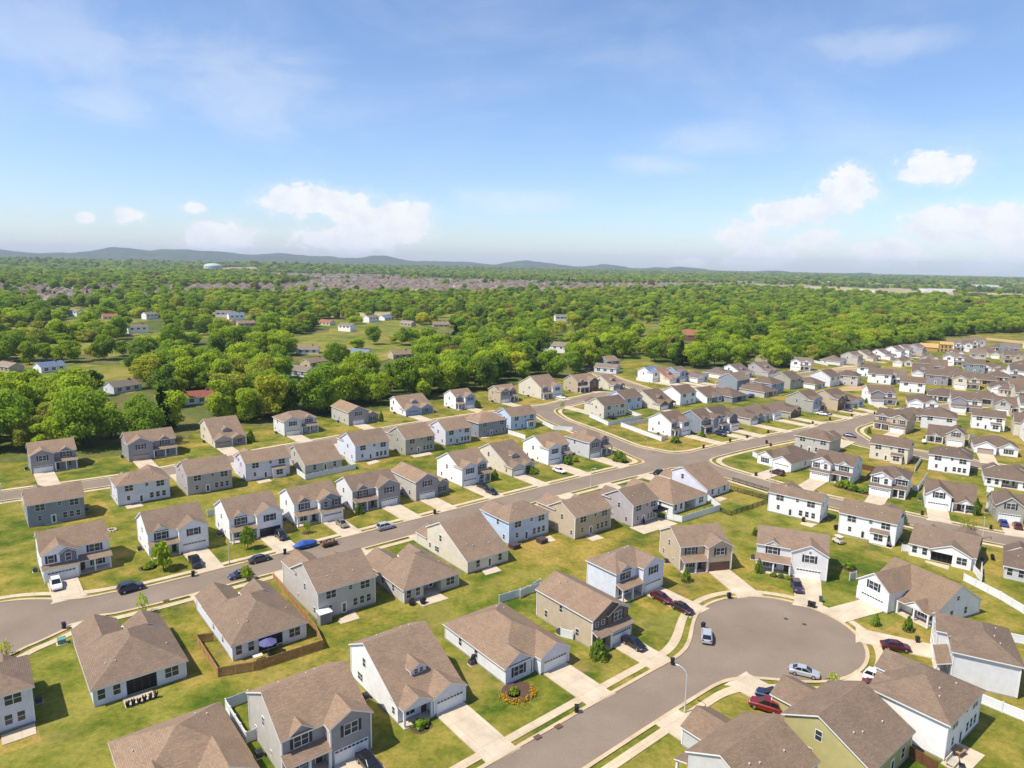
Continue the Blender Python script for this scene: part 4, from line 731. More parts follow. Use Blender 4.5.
# woodland floor strip beyond the tree line
TL=np.array(DATA_tl); TLA=np.arctan2(TL[:,0],TL[:,1]); TLD=np.hypot(TL[:,0],TL[:,1]); _o=np.argsort(TLA); TLA,TLD=TLA[_o],TLD[_o]
def tl_dist(a): return np.interp(a,TLA,TLD)
b_=MB(); az=np.linspace(-.95,.95,160)
for k in range(len(az)-1):
    q=[]
    for a in (az[k],az[k+1]):
        d0=tl_dist(a)+1.5; q.append([(d*math.sin(a),d*math.cos(a),.012) for d in (d0,d0+60,d0+500,2600,5000,9500) ])
    for i in range(5): b_.face([q[0][i],q[1][i],q[1][i+1],q[0][i+1]])
tag(b_.build('woodland_floor',(FLOOR,)),kind='structure')
CLE=[]
for L_,R_,T_,B_ in DATA_clear:
    c=((L_[0]+R_[0]+T_[0]+B_[0])/4,(T_[1]+B_[1])/2); a=math.dist(L_,R_)/2; b2=math.dist(T_,B_)/2
    th=math.atan2(T_[1]-B_[1],T_[0]-B_[0]); CLE.append((c[0],c[1],a,b2,th))
    b=MB(); pts=[]
    for i in range(40):
        t=2*math.pi*i/40; k=1+.18*math.sin(3*t+c[0])+.1*math.sin(5*t)
        u=b2*k*math.cos(t);v=-a*k*math.sin(t); pts.append((c[0]+u*math.cos(th)-v*math.sin(th),c[1]+u*math.sin(th)+v*math.cos(th),.03+.004*len(CLE)))
    b.face(pts); tag(b.build('meadow',(MEADOW,)),kind='structure')
def az_of(px_): return math.atan((px_-512)/695*math.cos(R(9.9)))
MOUNDS=[]
for px_,D,sa,sr,h in ((290,4000,330,350,34),(120,5200,900,500,20),(430,5600,900,500,16),(-80,4700,700,450,20)):
    a=az_of(px_); MOUNDS.append((a,D,sa,sr,h))
def mound(X,Y):
    D=np.hypot(X,Y);A=np.arctan2(X,Y); z=np.zeros_like(D)
    for a,d,sa,sr,h in MOUNDS: z=z+h*np.exp(-((A-a)*d/sa)**2/2-((D-d)/sr)**2/2)
    return np.where(z>.4,z,-1.5)
_A=np.linspace(-.95,.35,170);_D=np.linspace(2900,7800,110); _AA,_DD=np.meshgrid(_A,_D); _X=_DD*np.sin(_AA);_Y=_DD*np.cos(_AA);_Z=mound(_X,_Y)
_f=[(j*170+i,j*170+i+1,(j+1)*170+i+1,(j+1)*170+i) for j in range(109) for i in range(169)]
me=bpy.data.meshes.new('wooded_rise'); me.from_pydata(np.stack([_X,_Y,_Z],2).reshape(-1,3).tolist(),[],_f); me.materials.append(FLOOR); me.polygons.foreach_set('use_smooth',[True]*len(_f)); me.update(); tag(link(bpy.data.objects.new('wooded_rise',me)),kind='structure')
def scar_in(X,Y):
    D=np.hypot(X,Y);A=np.arctan2(X,Y); return (A>az_of(219))&(A<az_of(258)-(D-3380)*.00003)&(D>3380)&(D<3760)
_A=np.linspace(az_of(219),az_of(258),12);_D=np.linspace(3420,3740,10); b_=MB()
for j in range(9):
    for i in range(11):
        q=[(_A[i],_D[j]),(_A[i+1],_D[j]),(_A[i+1],_D[j+1]),(_A[i],_D[j+1])]
        b_.face([(d*math.sin(a),d*math.cos(a),float(mound(np.array([d*math.sin(a)]),np.array([d*math.cos(a)]))[0])+1.2) for a,d in q])
tag(b_.build('cleared_hillside',(DIRT,)),kind='structure')
band('road',-60,0.0,.03,ASPH)
band('kerb',0.0,.62,.14,KERBC,.03)
band('sidewalk',1.55,2.95,.09,WALKC,0.0)
# narrow lane among the trees
def lane(name,pts,w,mat,z):
    P=catmull([p for p in pts],4); b=MB()
    for a,c in zip(P[:-1],P[1:]):
        d=(c-a)/np.linalg.norm(c-a); n=np.array((-d[1],d[0]))*w/2
        b.face([(*(a+n),z),(*(a-n),z),(*(c-n),z),(*(c+n),z)])
    return tag(b.build(name,(mat,)),kind='structure')
# dirt pads of the building site at the far edge of the houses
def drive(H):
    gx,gy,wd=H.driveway; th=R(H.th); ox,oy=H.root.location.x,H.root.location.y
    c,s=math.cos(th),math.sin(th)
    L=2.0
    while L<24:
        y=gy-L; X=ox+gx*c-y*s; Y=oy+gx*s+y*c
        if road_at(X,Y)<=.25: break
        L+=.25
    if L>=24: L=7.0
    b=MB(); z=.175; e=.7
    b.slab([(-wd/2,-L+e,z),(wd/2,-L+e,z),(wd/2,0,z),(-wd/2,0,z)],.2,0,0)
    b.slab([(-wd/2-.5,-L-.1,.06),(wd/2+.5,-L-.1,.06),(wd/2,-L+e,z),(-wd/2,-L+e,z)],.1,0,0)
    o=b.build('driveway',(DRIVEC,),None,(ox+gx*c-gy*s,oy+gx*s+gy*c,0),th); tag(o,kind='structure')
    H.dlen=L
    # path from the drive to the front door
    return o
for q in DATA_pads:
    b=MB(); b.slab([(x,y,.10) for x,y in q] if (q[1][0]-q[0][0])*(q[2][1]-q[1][1])-(q[1][1]-q[0][1])*(q[2][0]-q[1][0])>0 else [(x,y,.10) for x,y in q][::-1],.2,0,0); tag(b.build('patio',(DRIVEC,)),kind='structure')

for (x,y),lab in zip(DATA_manholes,('dark manhole cover, left of two on the cul-de-sac','dark manhole cover, right of two on the cul-de-sac')):
    b=MB(); b.cyl((0,0,.0),(0,0,.012),.42,.42,16); b.cyl((0,0,.012),(0,0,.018),.36,.36,16); tag(b.build('manhole_cover',(plain('cast_iron',(.06,.055,.05),.6),),None,(x,y,.031)),lab,'manhole cover','manhole covers')

EARTH=plain('yard_earth',(.40,.28,.14),.95,noise=.25,scale=.15)
for i,q in enumerate(DATA_bare): sheet('bare_earth',q,EARTH,.02+.004*i)

FIELD=grass('pale_field',(.20,.21,.07),(.30,.27,.12),(.40,.34,.19),(.42,.34,.22),.06)
for i,q in enumerate(DATA_fields): sheet('field',q,FIELD,.4+.05*i)
# ------------------------------------------------------------------ the houses of the estate
GA='houses with their backs to the wood'; GB='houses between the two streets'; GC='houses facing the main street'
GD='houses backing on to the shared lawn'; GE='houses on the cul-de-sac street'; GF='houses on the right of the cul-de-sac'; GR='houses in the packed rows on the right'
two('A1','grey two-storey house at the far left edge of the wood, white garage','grey',g='L',near=1,group=GA)
two('A2','grey two-storey house by the wood with tan garage and wide porch roof','grey','grey','tan',g='L',group=GA)
salt('A3','cream house with long brown roof and tan garage, dark conifer at its corner','cream','taupe','taupe',g='L',group=GA)
two('A4','pale grey hip-roofed house before the wood with five upper windows','palegrey','lightgrey','white',g='L',kind='hip',group=GA,dormer=True)
deep('A5','greige house by the wood with grey gable and low right wing','greige','grey','white',g='L',group=GA)
salt('A6','white house by the wood with long roof, blue dormer and blue-grey garage','white','blue','bluegrey',g='L',group=GA)
two('A7','white house by the wood with two dark blue front gables','white','blue','white',g='R',group=GA)
two('A8','tan house with grey front gable and dark entry, right of blue-gabled house','tan','grey','white',g='L',group=GA,porch=True)
two('A9','cream house with white car out front, at the bend by the wood','cream','lavender','white',g='R',group=GA)
two('A10','brown house with white porch balcony where the street bends','tan','brown','brown',g='R',group=GA,bal=True)
salt('A11','cream house with long roof and dormer, last before the far green','cream','bluegrey','bluegrey',g='L',group=GA)
two('A12','blue-grey house half hidden by trees behind the cream dormer house','bluegrey',group=GA,near=0,kind='gx')
two('B1','slate grey house seen from behind with white back door, far left','bluegrey',g='R',group=GB)
two('B2','pale lavender hip-roofed house seen from behind with brown back door','lavender',g='L',kind='hip',group=GB)
two('B3','taupe two-storey house seen from behind, junk along its back wall','mauve',g='R',group=GB)
two('B4','lavender house seen from behind with a small roofed bay','lavender',g='R',group=GB,bump=True)
salt('B5','low-eaved house inside a white fence, blue-grey back wall','greige','bluegrey',g='R',rear=True,group=GB)
two('B6','pale blue-white house seen from behind, right of the white-fenced yard','paleblue',g='R',group=GB)
two('B7','tan-sided house with grey-green back wall in the middle row','sage',g='R',group=GB)
two('B8','lavender house seen from behind, white left wall and small umbrella patio','lavender',g='R',group=GB)
two('B9','slate blue hip-roofed house seen from behind, beside the sky-blue house','bluegrey',g='L',kind='hip',group=GB)
two('B10','sky-blue house seen from behind with white side and roofed bay','lightblue',g='R',group=GB,bump=True)
two('C1','white house with slate gable, white SUV on its drive','white','slate','white',g='L',gshed=True,accent=True,near=2,group=GC,dormer=False)
two('C2','white house with round tree in front and black pickup on the drive','white',None,'white',g='R',near=2,group=GC)
two('C3','white house with open dark garage and dark SUV on the drive','white',None,'dark',g='R',near=2,group=GC)
two('C4','white-sided house with slate-blue upper front and gold sedan on the drive','white','bluegrey','white',g='R',gshed=True,group=GC)
two('C5','greige house with dark grey garage gable beside the empty concrete drive','palegrey','grey','white',g='R',group=GC)
deep('C6','greige house with grey gable, low right wing with small purple gable','greige','grey','white',g='L',group=GC)
two('C7','white house with lavender front, two black cars on its drive','white','lavender','white',g='L',group=GC)
salt('C8','cream house with long brown roof and dormer facing the main street','cream','greige','white',g='L',group=GC)
two('C9','white house with white sedan on its drive, near the corner','white','paleblue','white',g='L',group=GC,dormer=False)
two('C10','light grey corner house with round green bush on its lawn','lightgrey','grey','white',g='L',kind='hip',group=GC)
two('D1','pale two-storey house cut by the left edge of the photo','lavender',g='R',kind='hip',near=2,group=GD)
ranch('D2','pale blue single-storey house with open back porch on the left lawn','paleblue',g='R',near=2,rec=5.0,shade_screen=True,group=GD)
ranch('D3','blue single-storey house inside a cedar fence, blue patio umbrella','paleblue','paleblue',g='R',near=2,rec=5.0,shade_screen=True,group=GD)
two('D4','tan two-storey house seen from behind with a grey shed at its corner','greige',g='R',near=2,rec=4.2,group=GD)
ranch('D5','greige hip-roofed single-storey house with two black grills behind','greige','bluegrey',g='R',near=2,rec=3.5,group=GD)
salt('D6','house with huge brown roof, cream gable side and low blue-grey back','cream','bluegrey',g='R',rear=True,near=2,group=GD)
two('D7','bright light blue house seen from behind with covered hot tub','lightblue',g='R',kind='hip',near=2,group=GD)
two('D8','tan gabled house seen from behind, next to the light blue house','tan',g='R',near=2,rec=3.6,group=GD)
two('D9','mauve-grey house with wide concrete patio and dark pergola','mauve',g='R',near=2,group=GD)
ranch('D10','white single-storey house behind a white fence, big hip roof','white',g='R',near=2,rec=3,group=GD)
salt('D11','white-sided house with blue low back at the street junction','lavender','blue',g='R',rear=True,near=2,group=GD)
ranch('E1','brown-roofed single-storey house cut by the bottom edge, left of centre','greige',g='R',near=2,rec=3,group=GE)
two('E2','dark grey house with white garage door and white-framed windows, bottom edge','greige','grey','white',g='R',near=2,group=GE)
salt('E3','white-sided house with blue-grey dormer in its big roof','white','lavender','white',g='R',near=2,group=GE)
ranch('E4','single-storey white-sided house with two grey gables and yellow flower bed','palegrey','lavender','white',g='R',near=2,rec=1.5,rp=False,group=GE)
deep('E5','tan-sided house with dark brown front gable, black car on the drive','tan','brown','white',g='R',low=False,near=2,group=GE)
two('E6','blue-fronted white house with two red cars on its drive','paleblue','paleblue','white',g='R',kind='hip',near=2,group=GE,side=False)
two('E7','tan house with brown garage door at the head of the cul-de-sac','tan',None,'brown',g='R',near=2,dormer=False,group=GE)
two('E8','white house with long porch and white garage facing the cul-de-sac','palegrey',None,'white',g='R',near=2,fullporch=True,group=GE)
ranch('E9','large white house with garage gable and small porch, right of cul-de-sac','white',None,'white',g='L',kind='gxb',bonus=True,near=2,rec=4,p=.62,rp=False,roof='medium',group=GF)
two('E10','tall pale greige blank-walled house at the right edge of the cul-de-sac','palegrey',None,'white',g='L',kind='hip',near=2,roof='medium',group=GF,shut=False,side=False)
two('E11','white house with blue shaded back wall and patio furniture, bottom right','white',None,'white',g='L',kind='hip',near=2,roof='medium',group=GF,side=False)
salt('E12','olive-yellow gabled house at the bottom edge, small side window','olive',None,'white',g='L',rear=True,near=2,roof='medium',eb_=(5.0,3.8),group=GF)
salt('E13','pale grey gabled house at the bottom edge, left of the olive house','lightgrey',None,'white',g='L',rear=True,near=2,roof='medium',eb_=(5.0,4.4),group=GF)
two('F1','white two-storey house seen from behind by the black iron fence','white',g='R',near=2,roof='medium',group=GF)
two('F2','white two-storey house seen from behind with roofed bay and tan cart','white',g='L',near=2,bump=True,roof='medium',group=GF)
ranch('F3','white single-storey house with gabled dark back porch and white fence','white',g='L',kind='gxb',reargable=True,near=2,rec=3,roof='medium',shade_screen=True,group=GF)
ranch('F4','single-storey house with grey roof cut by the right edge','lightgrey',g='L',near=1,rec=3,roof='dark',group=GF)
ranch('G1','white single-storey house with two front gables, dark car on drive','white',None,'white',g='R',near=1,rec=1.6,rp=False,roof='dark',group=GR)
two('G2','beige two-storey house with stepped gables, bushes beside its front','palegrey',None,'white',g='L',gshed=True,near=1,roof='dark',group=GR)
two('G3','white hip-roofed house with dark porch opposite the white back walls','white',None,'white',g='L',gshed=True,kind='hip',near=1,roof='dark',group=GR)
ranch('G4','white house with window over its garage and low right porch','white',None,'white',g='L',kind='gxb',bonus=True,near=1,rec=2.5,p=.6,rp=False,roof='dark',group=GR)
ranch('G5','sage grey house at right edge, blue and red cars out front','sage',None,'white',g='L',kind='gxb',bonus=True,near=1,rec=2.5,p=.6,rp=False,roof='dark',group=GR)
two('G6','slate-sided hip-roofed house between the two streets on the right','greige','slate',g='L',kind='hip',near=1,roof='dark',group=GR)
two('G7','tan two-storey house with brown roofed bay, seen from behind','cream',g='L',near=1,bump=True,roof='dark',group=GR)
two('G8','white two-storey hip-roofed house seen from behind, white side fence','white',g='L',kind='hip',near=1,roof='dark',group=GR)
ranch('G9','single-storey white house with brown hip roof, right edge','white',g='L',near=1,rec=3,roof='dark',group=GR)
two('G10','tan house with brown-trimmed twin gables by the white fence','tan',None,'white',g='R',near=1,gshed=True,roof='dark',group=GR)
ranch('G12','greige house with dark porch left and white-covered boat beside','greige',None,'white',g='R',kind='gxb',bonus=True,near=1,rec=2.5,p=.6,rp=False,roof='dark',group=GR)
two('G13','white two-storey house seen from behind, navy car beside it','white',g='L',near=1,bump=True,roof='dark',group=GR)
ranch('G14','white single-storey house with tan garage and dark skylights','white',None,'tan',g='L',near=1,rec=1.5,rp=False,roof='dark',group=GR)
two('H1','white corner house with long white side fence at the junction','white','paleblue','white',g='R',near=1,roof='dark',group=GR)
two('I1','cream two-storey house inside a white fence at the street bend','cream','greige',g='R',near=1,roof='dark',group=GR)
GH='houses along the far side of the main street'
two('H2','blue-grey house with two navy cars, right of white corner house','bluegrey',None,'white',g='R',near=0,roof='dark',group=GH)
two('H3','white-sided house with slate twin gables on the main street','white','slate','white',g='R',gshed=True,near=0,roof='dark',group=GH)
ranch('H4','low greige house with grey gables, third bin in front','greige','grey','white',g='L',near=0,rec=1.5,rp=False,roof='dark',group=GH)
ranch('H5','low white-sided house with pale blue garage gable on the main street','white','paleblue','white',g='R',near=0,rec=1.5,rp=False,roof='dark',group=GH)
ranch('H6','low brown-fronted house with olive side wall','sage','brown','brown',g='L',near=0,rec=1.5,rp=False,roof='dark',group=GH)
two('H7','olive-sided house with blue front and pale cars on its drive','sage','blue','white',g='L',near=0,roof='dark',group=GH)
two('H8','tan house with brown pointed gable over its garage','tan','brown','brown',g='L',near=0,roof='dark',group=GH)
ranch('H9','small white gabled house next to the brown-gabled house','white','paleblue','white',g='L',near=0,rec=1.5,rp=False,roof='dark',group=GH)
two('H10','white house with slate small gable facing the street bend','white','grey','white',g='L',gshed=True,near=0,roof='dark',group=GH)
ranch('H11','white low house with wide garage gable, right of the slate-gabled house','white',None,'white',g='L',near=0,rec=1.5,rp=False,roof='dark',group=GH)
two('H12','pale house with grey twin gables above a white garage','white','grey','white',g='L',gshed=True,near=0,roof='dark',group=GH)
ranch('H13','greige house with big grey gable over its garage','greige',None,'white',g='L',kind='gxb',bonus=True,near=0,rec=2.5,p=.6,rp=False,roof='dark',group=GH)
GI='houses in the rows behind the main street'
L=[('I2','T','bright light blue house behind the cream fenced house','lightblue','dark'),('I3','S','tan gabled house with dark brown front behind the white fence','cream','dark'),
('I4','T','white house with white patio awning and dark cars','white','dark'),('I5','R','low white-sided house with blue back gable, left of a twin','white','dark'),
('I6','R','low hip-roofed house with teal-blue back wall','bluegrey','dark'),('I7','T','white-sided house with slate blue back, behind the blue low house','bluegrey','slateroof'),
('I8','R','low greige house with white side wall beside green yard','greige','dark'),('I9','T','dark blue two-storey house partly behind a low hip roof','blue','dark'),
('I10','T','olive-sided house with grey back wall, right of the dark blue house','sage','dark'),('I11','R','small white-sided house with teal back at bare lawn','white','dark'),
('I12','T','white-sided grey house beside the bare earth yard','palegrey','dark'),('I13','T','beige square house with dark right wall above bare earth','greige','dark'),
('I14','T','pale house with blue-grey right wall among bare yards','white','dark'),('I15','T','white-backed house with blue side, small upper windows','white','dark'),
('I16','S','big dark-roofed house with white front gable, blue side','white','slateroof'),('I17','T','long white-backed house with slate blue right wall','white','dark'),
('I18','S','brown-roofed house with pale front gable behind the long white one','palegrey','dark'),('I19','T','grey house with white railed back deck','grey','dark'),
('I20','R','small cream house left of the cream-gabled house','cream','dark'),('I21','T','cream house with dark trimmed gable and wide brown roof','cream','dark'),
('I22','R','low white house with dark back porch and green yard','white','dark'),('I23','R','low tan-backed house with yellowish yard','tan','dark'),
('I24','R','white house with triple-window gable near the right edge','white','dark'),('I25','R','white house with dark porch near the right edge','white','dark'),
('I26','R','brown-roofed house with dark back porch, behind the cream gable','tan','dark'),('I27','R','white dormered house near the right edge, second row back','white','dark'),
('I28','T','greige house cut by the right edge in the far rows','greige','dark'),('I29','T','beige gable-ended house near the building site','greige','slateroof'),
('I30','T','yellow-tan gabled house at the far right','tan','dark'),('I31','T','blue-grey house with white bay at the far right','bluegrey','slateroof'),
('I32','R','cream-gabled brown-roofed house at the far end','cream','dark'),('I33','T','white end wall below a big grey roof near the building site','white','slateroof'),
('I34','R','grey-roofed house with small white gable near building site','white','slateroof'),('I36','T','white house just right of the unfinished wooden frame','white','slateroof'),
('I37','T','white-walled house before the far tree edge','white','slateroof'),('I38','T','mauve-fronted house beside the far green field','mauve','slateroof')]
for hid,t,lab,wc,rf in L:
    back=DATA_HP[hid][0]>100
    if t=='T': two(hid,lab,wc,None,'white',g='RL'[len(lab)%2],roof=rf,near=0,kind='hip' if hid in('I6','I8','I13','I14','I9','I33') else 'gx',group=GI)
    elif t=='S': salt(hid,lab,wc,'brown' if hid=='I3' else None,'white',g='L',roof=rf,near=0,group=GI)
    else: ranch(hid,lab,wc,'blue' if hid=='I5' else None,'white',g='RL'[len(lab)%2],roof=rf,near=0,rec=1.5,rp=back,group=GI,reargable=hid=='I5',kind='gxb' if hid=='I5' else 'hip')
LK=[('K1','S','slate','dark gabled house squeezed between brown roofs, far rows'),('K2','T','bluegrey','slate house with small white bay right of the cream gable'),('K3','T','cream','cream house at the right edge beside the navy car house'),('K4','T','palegrey','pale hip-roofed house behind the dark-porch greige house'),('K7','T','palegrey','grey-white house just behind the beige gable-ended house'),('K8','T','white','house with one lit upper window at the right edge, far rows'),('K9','R','tan','brown-roofed low house at the right edge below the tan gable'),
('K10','T','white','white house outside right of the far rows'),('K11','R','cream','cream house outside right of the far rows'),('K12','T','greige','greige house outside right, mid rows'),('K13','T','white','white house outside right, nearer rows'),('K14','T','tan','tan house outside right near the field'),('K15','R','greige','low brown roof between the white railed deck and cream gable'),('K16','R','white','brown-roofed low house behind the cream gable'),('K17','R','white','grey-roofed low house in front of the unfinished frame'),('K18','R','cream','wide brown-roofed house near the far field'),('K19','T','white','white house outside right by the field'),('K20','T','white','white house outside right by the nearer street'),('K22','R','cream','low cream house behind the big white front gable, far rows'),('K23','R','tan','low tan house tucked beside the twin-gabled tan house'),('K24','R','greige','low greige house between dark roofs left of the triple-window gable'),('K25','R','cream','low cream house just below the white dark-porch house'),('K26','R','tan','low tan house right of the beige gable-ended house'),('K27','R','greige','low greige house behind the dormered white house'),('K28','T','cream','cream house beyond the big grey gable, outside right'),('K21','R','greige','low grey-brown roof left of the railed deck house')]
for hid,t,wc,lab in LK:
    bk=DATA_HP[hid][0]>100
    if t=='T': two(hid,lab,wc,None,'white',g='R',roof='dark',near=0,group=GI,kind='hip' if hid=='K4' else 'gx')
    elif t=='S': salt(hid,lab,wc,None,'white',g='L',roof='dark',near=0,rear=bk,group=GI)
    else: ranch(hid,lab,wc,None,'white',g='L',roof='dark',near=0,rec=1.5,rp=bk,group=GI)
GJ='houses along the far wood edge'
L=[('J1','T','white two-storey house with blue roof by the green','white','blue'),('J2','S','cream house with red-brown long roof beyond the street bend','cream','redbrown'),
('J3','T','narrow blue house right of the red-brown roof','blue','slateroof'),('J4','R','low white house with dark red gable line below tall trees','white','slateroof'),
('J5','R','low white-sided house with blue front, fourth along the wood','white','slateroof'),('J6','S','white-sided house with long roof near the brown barn','white','slateroof'),
('J8','S','mauve house with wide grey roof below the wood','mauve','slateroof'),('J9','T','white-fronted house with white fence below the dense wood','white','slateroof'),
('J10','R','pale lit house with dark porch along the wood edge','palegrey','slateroof'),('J11','T','greige house attached in view to the dark porch house','greige','slateroof'),
('J12','S','cream house with steep gable, mid wood edge','cream','slateroof'),('J13','S','small white house with lit left wall at wood edge','white','slateroof'),
('J14','T','white house near the unfinished frame, left of two more','white','slateroof'),('J15','T','white house second left of the unfinished wooden frame','white','slateroof'),
('J16','T','purple-grey fronted house just left of the unfinished frame','mauve','slateroof')]
for hid,t,lab,wc,rf in L:
    if t=='T': two(hid,lab,wc,None,'white',g='L',roof=rf,near=0,group=GJ)
    elif t=='S': salt(hid,lab,wc,None,'white',g='L',roof=rf,near=0,group=GJ)
    else: ranch(hid,lab,wc,'blue' if hid=='J5' else None,'white',g='L',roof=rf,near=0,rec=1.5,rp=False,group=GJ)
for k,H in HROOT.items():
    if k not in ('A12',): drive(H)
# white car-port awning, timber frame of the unfinished house
def frame_house():
    x,y=DATA_frame
    t=tag(empty('house_under_construction',(x,y,0),R(-30)),'unfinished house of bare yellow sheathing boards near far trees','house','houses in the far rows')
    OSB=plain('sheathing_board',(.46,.29,.10),.8,noise=.2,scale=.8)
    b=MB(); walls_gable_x(b,-14,-1,-5,6,2.9,2.9,.5); b.build('wall',(OSB,),t)
    b=MB(); roof_gable(b,'x',-14,-1,-5,6,2.9,2.9,.5); b.build('roof',(OSB,OSB),t)
    b=MB(); walls_gable_x(b,0,9,-6,4,6.2,6.2,.35)
    for i in range(6): b.box(.4+i*1.5,.55+i*1.5,-6.06,-6.01,.2,6.1)
    b.build('upper_wall',(OSB,),t)
    b=MB(); roof_gable(b,'x',0,9,-6,4,6.2,6.2,.35); b.build('upper_roof',(OSB,OSB),t)
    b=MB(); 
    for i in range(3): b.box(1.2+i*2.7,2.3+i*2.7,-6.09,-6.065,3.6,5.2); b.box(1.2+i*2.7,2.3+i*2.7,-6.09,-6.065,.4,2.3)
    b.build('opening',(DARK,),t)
frame_house()
# ------------------------------------------------------------------ fences
def unitmesh(kind):
    b=MB()
    if kind=='white': b.box(-.07,.07,-.07,.07,0,1.78); b.box(-.09,.09,-.09,.09,1.781,1.82); return b.mesh('post',(VINYL,))
    if kind=='wood' : b.box(-.06,.06,-.06,.06,0,1.75); return b.mesh('post',(WOODF,))
    if kind=='dark' : b.box(-.06,.06,-.06,.06,0,1.75); return b.mesh('post',(DARKW,))
    b.box(-.05,.05,-.05,.05,0,1.45); return b.mesh('post',(BLACKPL,))
def fence(kind,pts,label,group):
    nm={'white':'vinyl_fence','wood':'cedar_fence','dark':'board_fence','iron':'iron_fence'}[kind]
    t=tag(empty(nm,(*pts[0],0)),label,'fence',group)
    mat={'white':VINYL,'wood':WOODF,'dark':DARKW,'iron':BLACKPL}[kind]; b=MB(); ps=[]
    ox,oy=pts[0]
    for a,c in zip(pts[:-1],pts[1:]):
        L=math.dist(a,c); n=max(1,round(L/2.5)); ux,uy=(c[0]-a[0])/L,(c[1]-a[1])/L
        for k in range(n):
            p=(a[0]-ox+ux*L*k/n,a[1]-oy+uy*L*k/n);q=(a[0]-ox+ux*L*(k+1)/n,a[1]-oy+uy*L*(k+1)/n); ps.append(p)
            nx,ny=-uy,ux
            def bar(s0,s1,z0,z1,th):
                P=[]
                for s in (s0,s1):
                    x=p[0]+(q[0]-p[0])*s;y=p[1]+(q[1]-p[1])*s
                    P.append(((x+nx*th,y+ny*th),(x-nx*th,y-ny*th)))
                A=[(*P[0][0],z0),(*P[0][1],z0),(*P[1][1],z0),(*P[1][0],z0)];B=[(x,y,z1) for x,y,_ in A]
                for i in range(4):
                    j=(i+1)%4; b.face([A[i],A[j],B[j],B[i]])
                b.face(B);b.face(A[::-1])
            if kind=='iron':
                for z in (.25,.75,1.25): bar(0,1,z,z+.09,.03)
                for i in range(1,12): bar(i/12-.012,i/12+.012,.1,1.4,.012)
            else:
                g=MB(); nb=16 if kind!='white' else 1
                for i in range(nb): bar((i+.04)/nb,(i+.96)/nb,.06,1.72 if kind=='white' else 1.66+.03*random.random(),.02)
                bar(0,1,.2,.32,.045);bar(0,1,1.45,1.57,.045)
        if c is pts[-1]: ps.append((c[0]-ox,c[1]-oy))
    b.build('panel',(mat,),t)
    pm=FPM.setdefault(kind,unitmesh(kind))
    for p in ps: inst('post',pm,t,(p[0],p[1],0))
FPM={}
WL=['white vinyl fence around the low-eaved blue-grey house in the middle row','white vinyl side fence beside the dark grey house at bottom','white vinyl fence behind the two-gabled single-storey house','white vinyl fence around the white hip-roofed house near the junction',
'white vinyl fence round the cream house at the street bend','white vinyl fence along the white corner house at the junction','long white fence behind the large white cul-de-sac house','white fence running right from the tall greige house',
'white fence between the greige and white houses, bottom right','short white fence left of the gabled dark back porch','short white fence right of the gabled dark back porch','short white fence between two white houses facing the main street',
'white fence beside the sky-blue house in the middle row','white fence between slate and sky-blue back walls','white fence at the left side of the white hip-roofed house, right rows','zigzag white fence beside the white upper-window garage house','short white fence left of the tan-garage house','small square white fence by the sage grey house','short white fence left of the two-gabled white house near junction','white fence left of the tan deep house','short white gate fence between single-storey house and tan house','white fence by the pale houses along the dense wood','white fence below the blue-roofed white house','short white fence left of the large white cul-de-sac house']
for i,p in enumerate(DATA_fences['white']): fence('white',p,WL[i],'white vinyl fences')
fence('wood',DATA_fences['wood'][0],'cedar board fence around the blue single-storey house','cedar fence')
fence('iron',DATA_fences['iron'][0],'black rail fence along the street behind the junction house','black rail fences')
fence('iron',DATA_fences['iron'][1],'black rail fence at the near side of the junction house lawn','black rail fences')
fence('dark',DATA_fences['dark'][0],'reddish stained board fence at the bottom right corner','stained fences')
fence('dark',DATA_fences['dark'][1],'grey-brown fence behind the stepped-gable beige house','stained fences')
# ------------------------------------------------------------------ cars
def carpaint(n):
    c=dict(white=(.75,.75,.74),silver=(.42,.44,.47),black=(.012,.012,.015),navy=(.015,.025,.075),darkgrey=(.05,.055,.065),slate=(.05,.06,.10),gold=(.22,.19,.13),maroonblack=(.045,.012,.018),plum=(.05,.03,.06),darkred=(.085,.008,.013),maroon=(.035,.010,.014),red=(.20,.010,.012),blue=(.02,.05,.30),purple=(.07,.045,.10))[n]
    m=plain('paint_'+n,c,.28,.15 if n not in('white',) else 0,noise=0,spec=.5); m.node_tree.nodes['Principled BSDF'].inputs['Coat Weight'].default_value=.6; return m
TYRE=plain('tyre_rubber',(.015,.015,.015),.85,noise=0); RIM=plain('wheel_rim',(.45,.45,.47),.3,.7,noise=0)
HEADL=plain('headlight_lens',(.75,.75,.72),.15,noise=0); TAILL=plain('taillight_lens',(.30,.01,.01),.2,noise=0); CGLASS=plain('car_glass',(.012,.015,.02),.06,noise=0,spec=.7)
def ring(x,hw,z0,z1,rd=.12):
    return [(x,-hw+.06,z0),(x,-hw,z0+.12),(x,-hw,z1-rd),(x,-hw+rd*.8,z1),(x,hw-rd*.8,z1),(x,hw,z1-rd),(x,hw,z0+.12),(x,hw-.06,z0)]
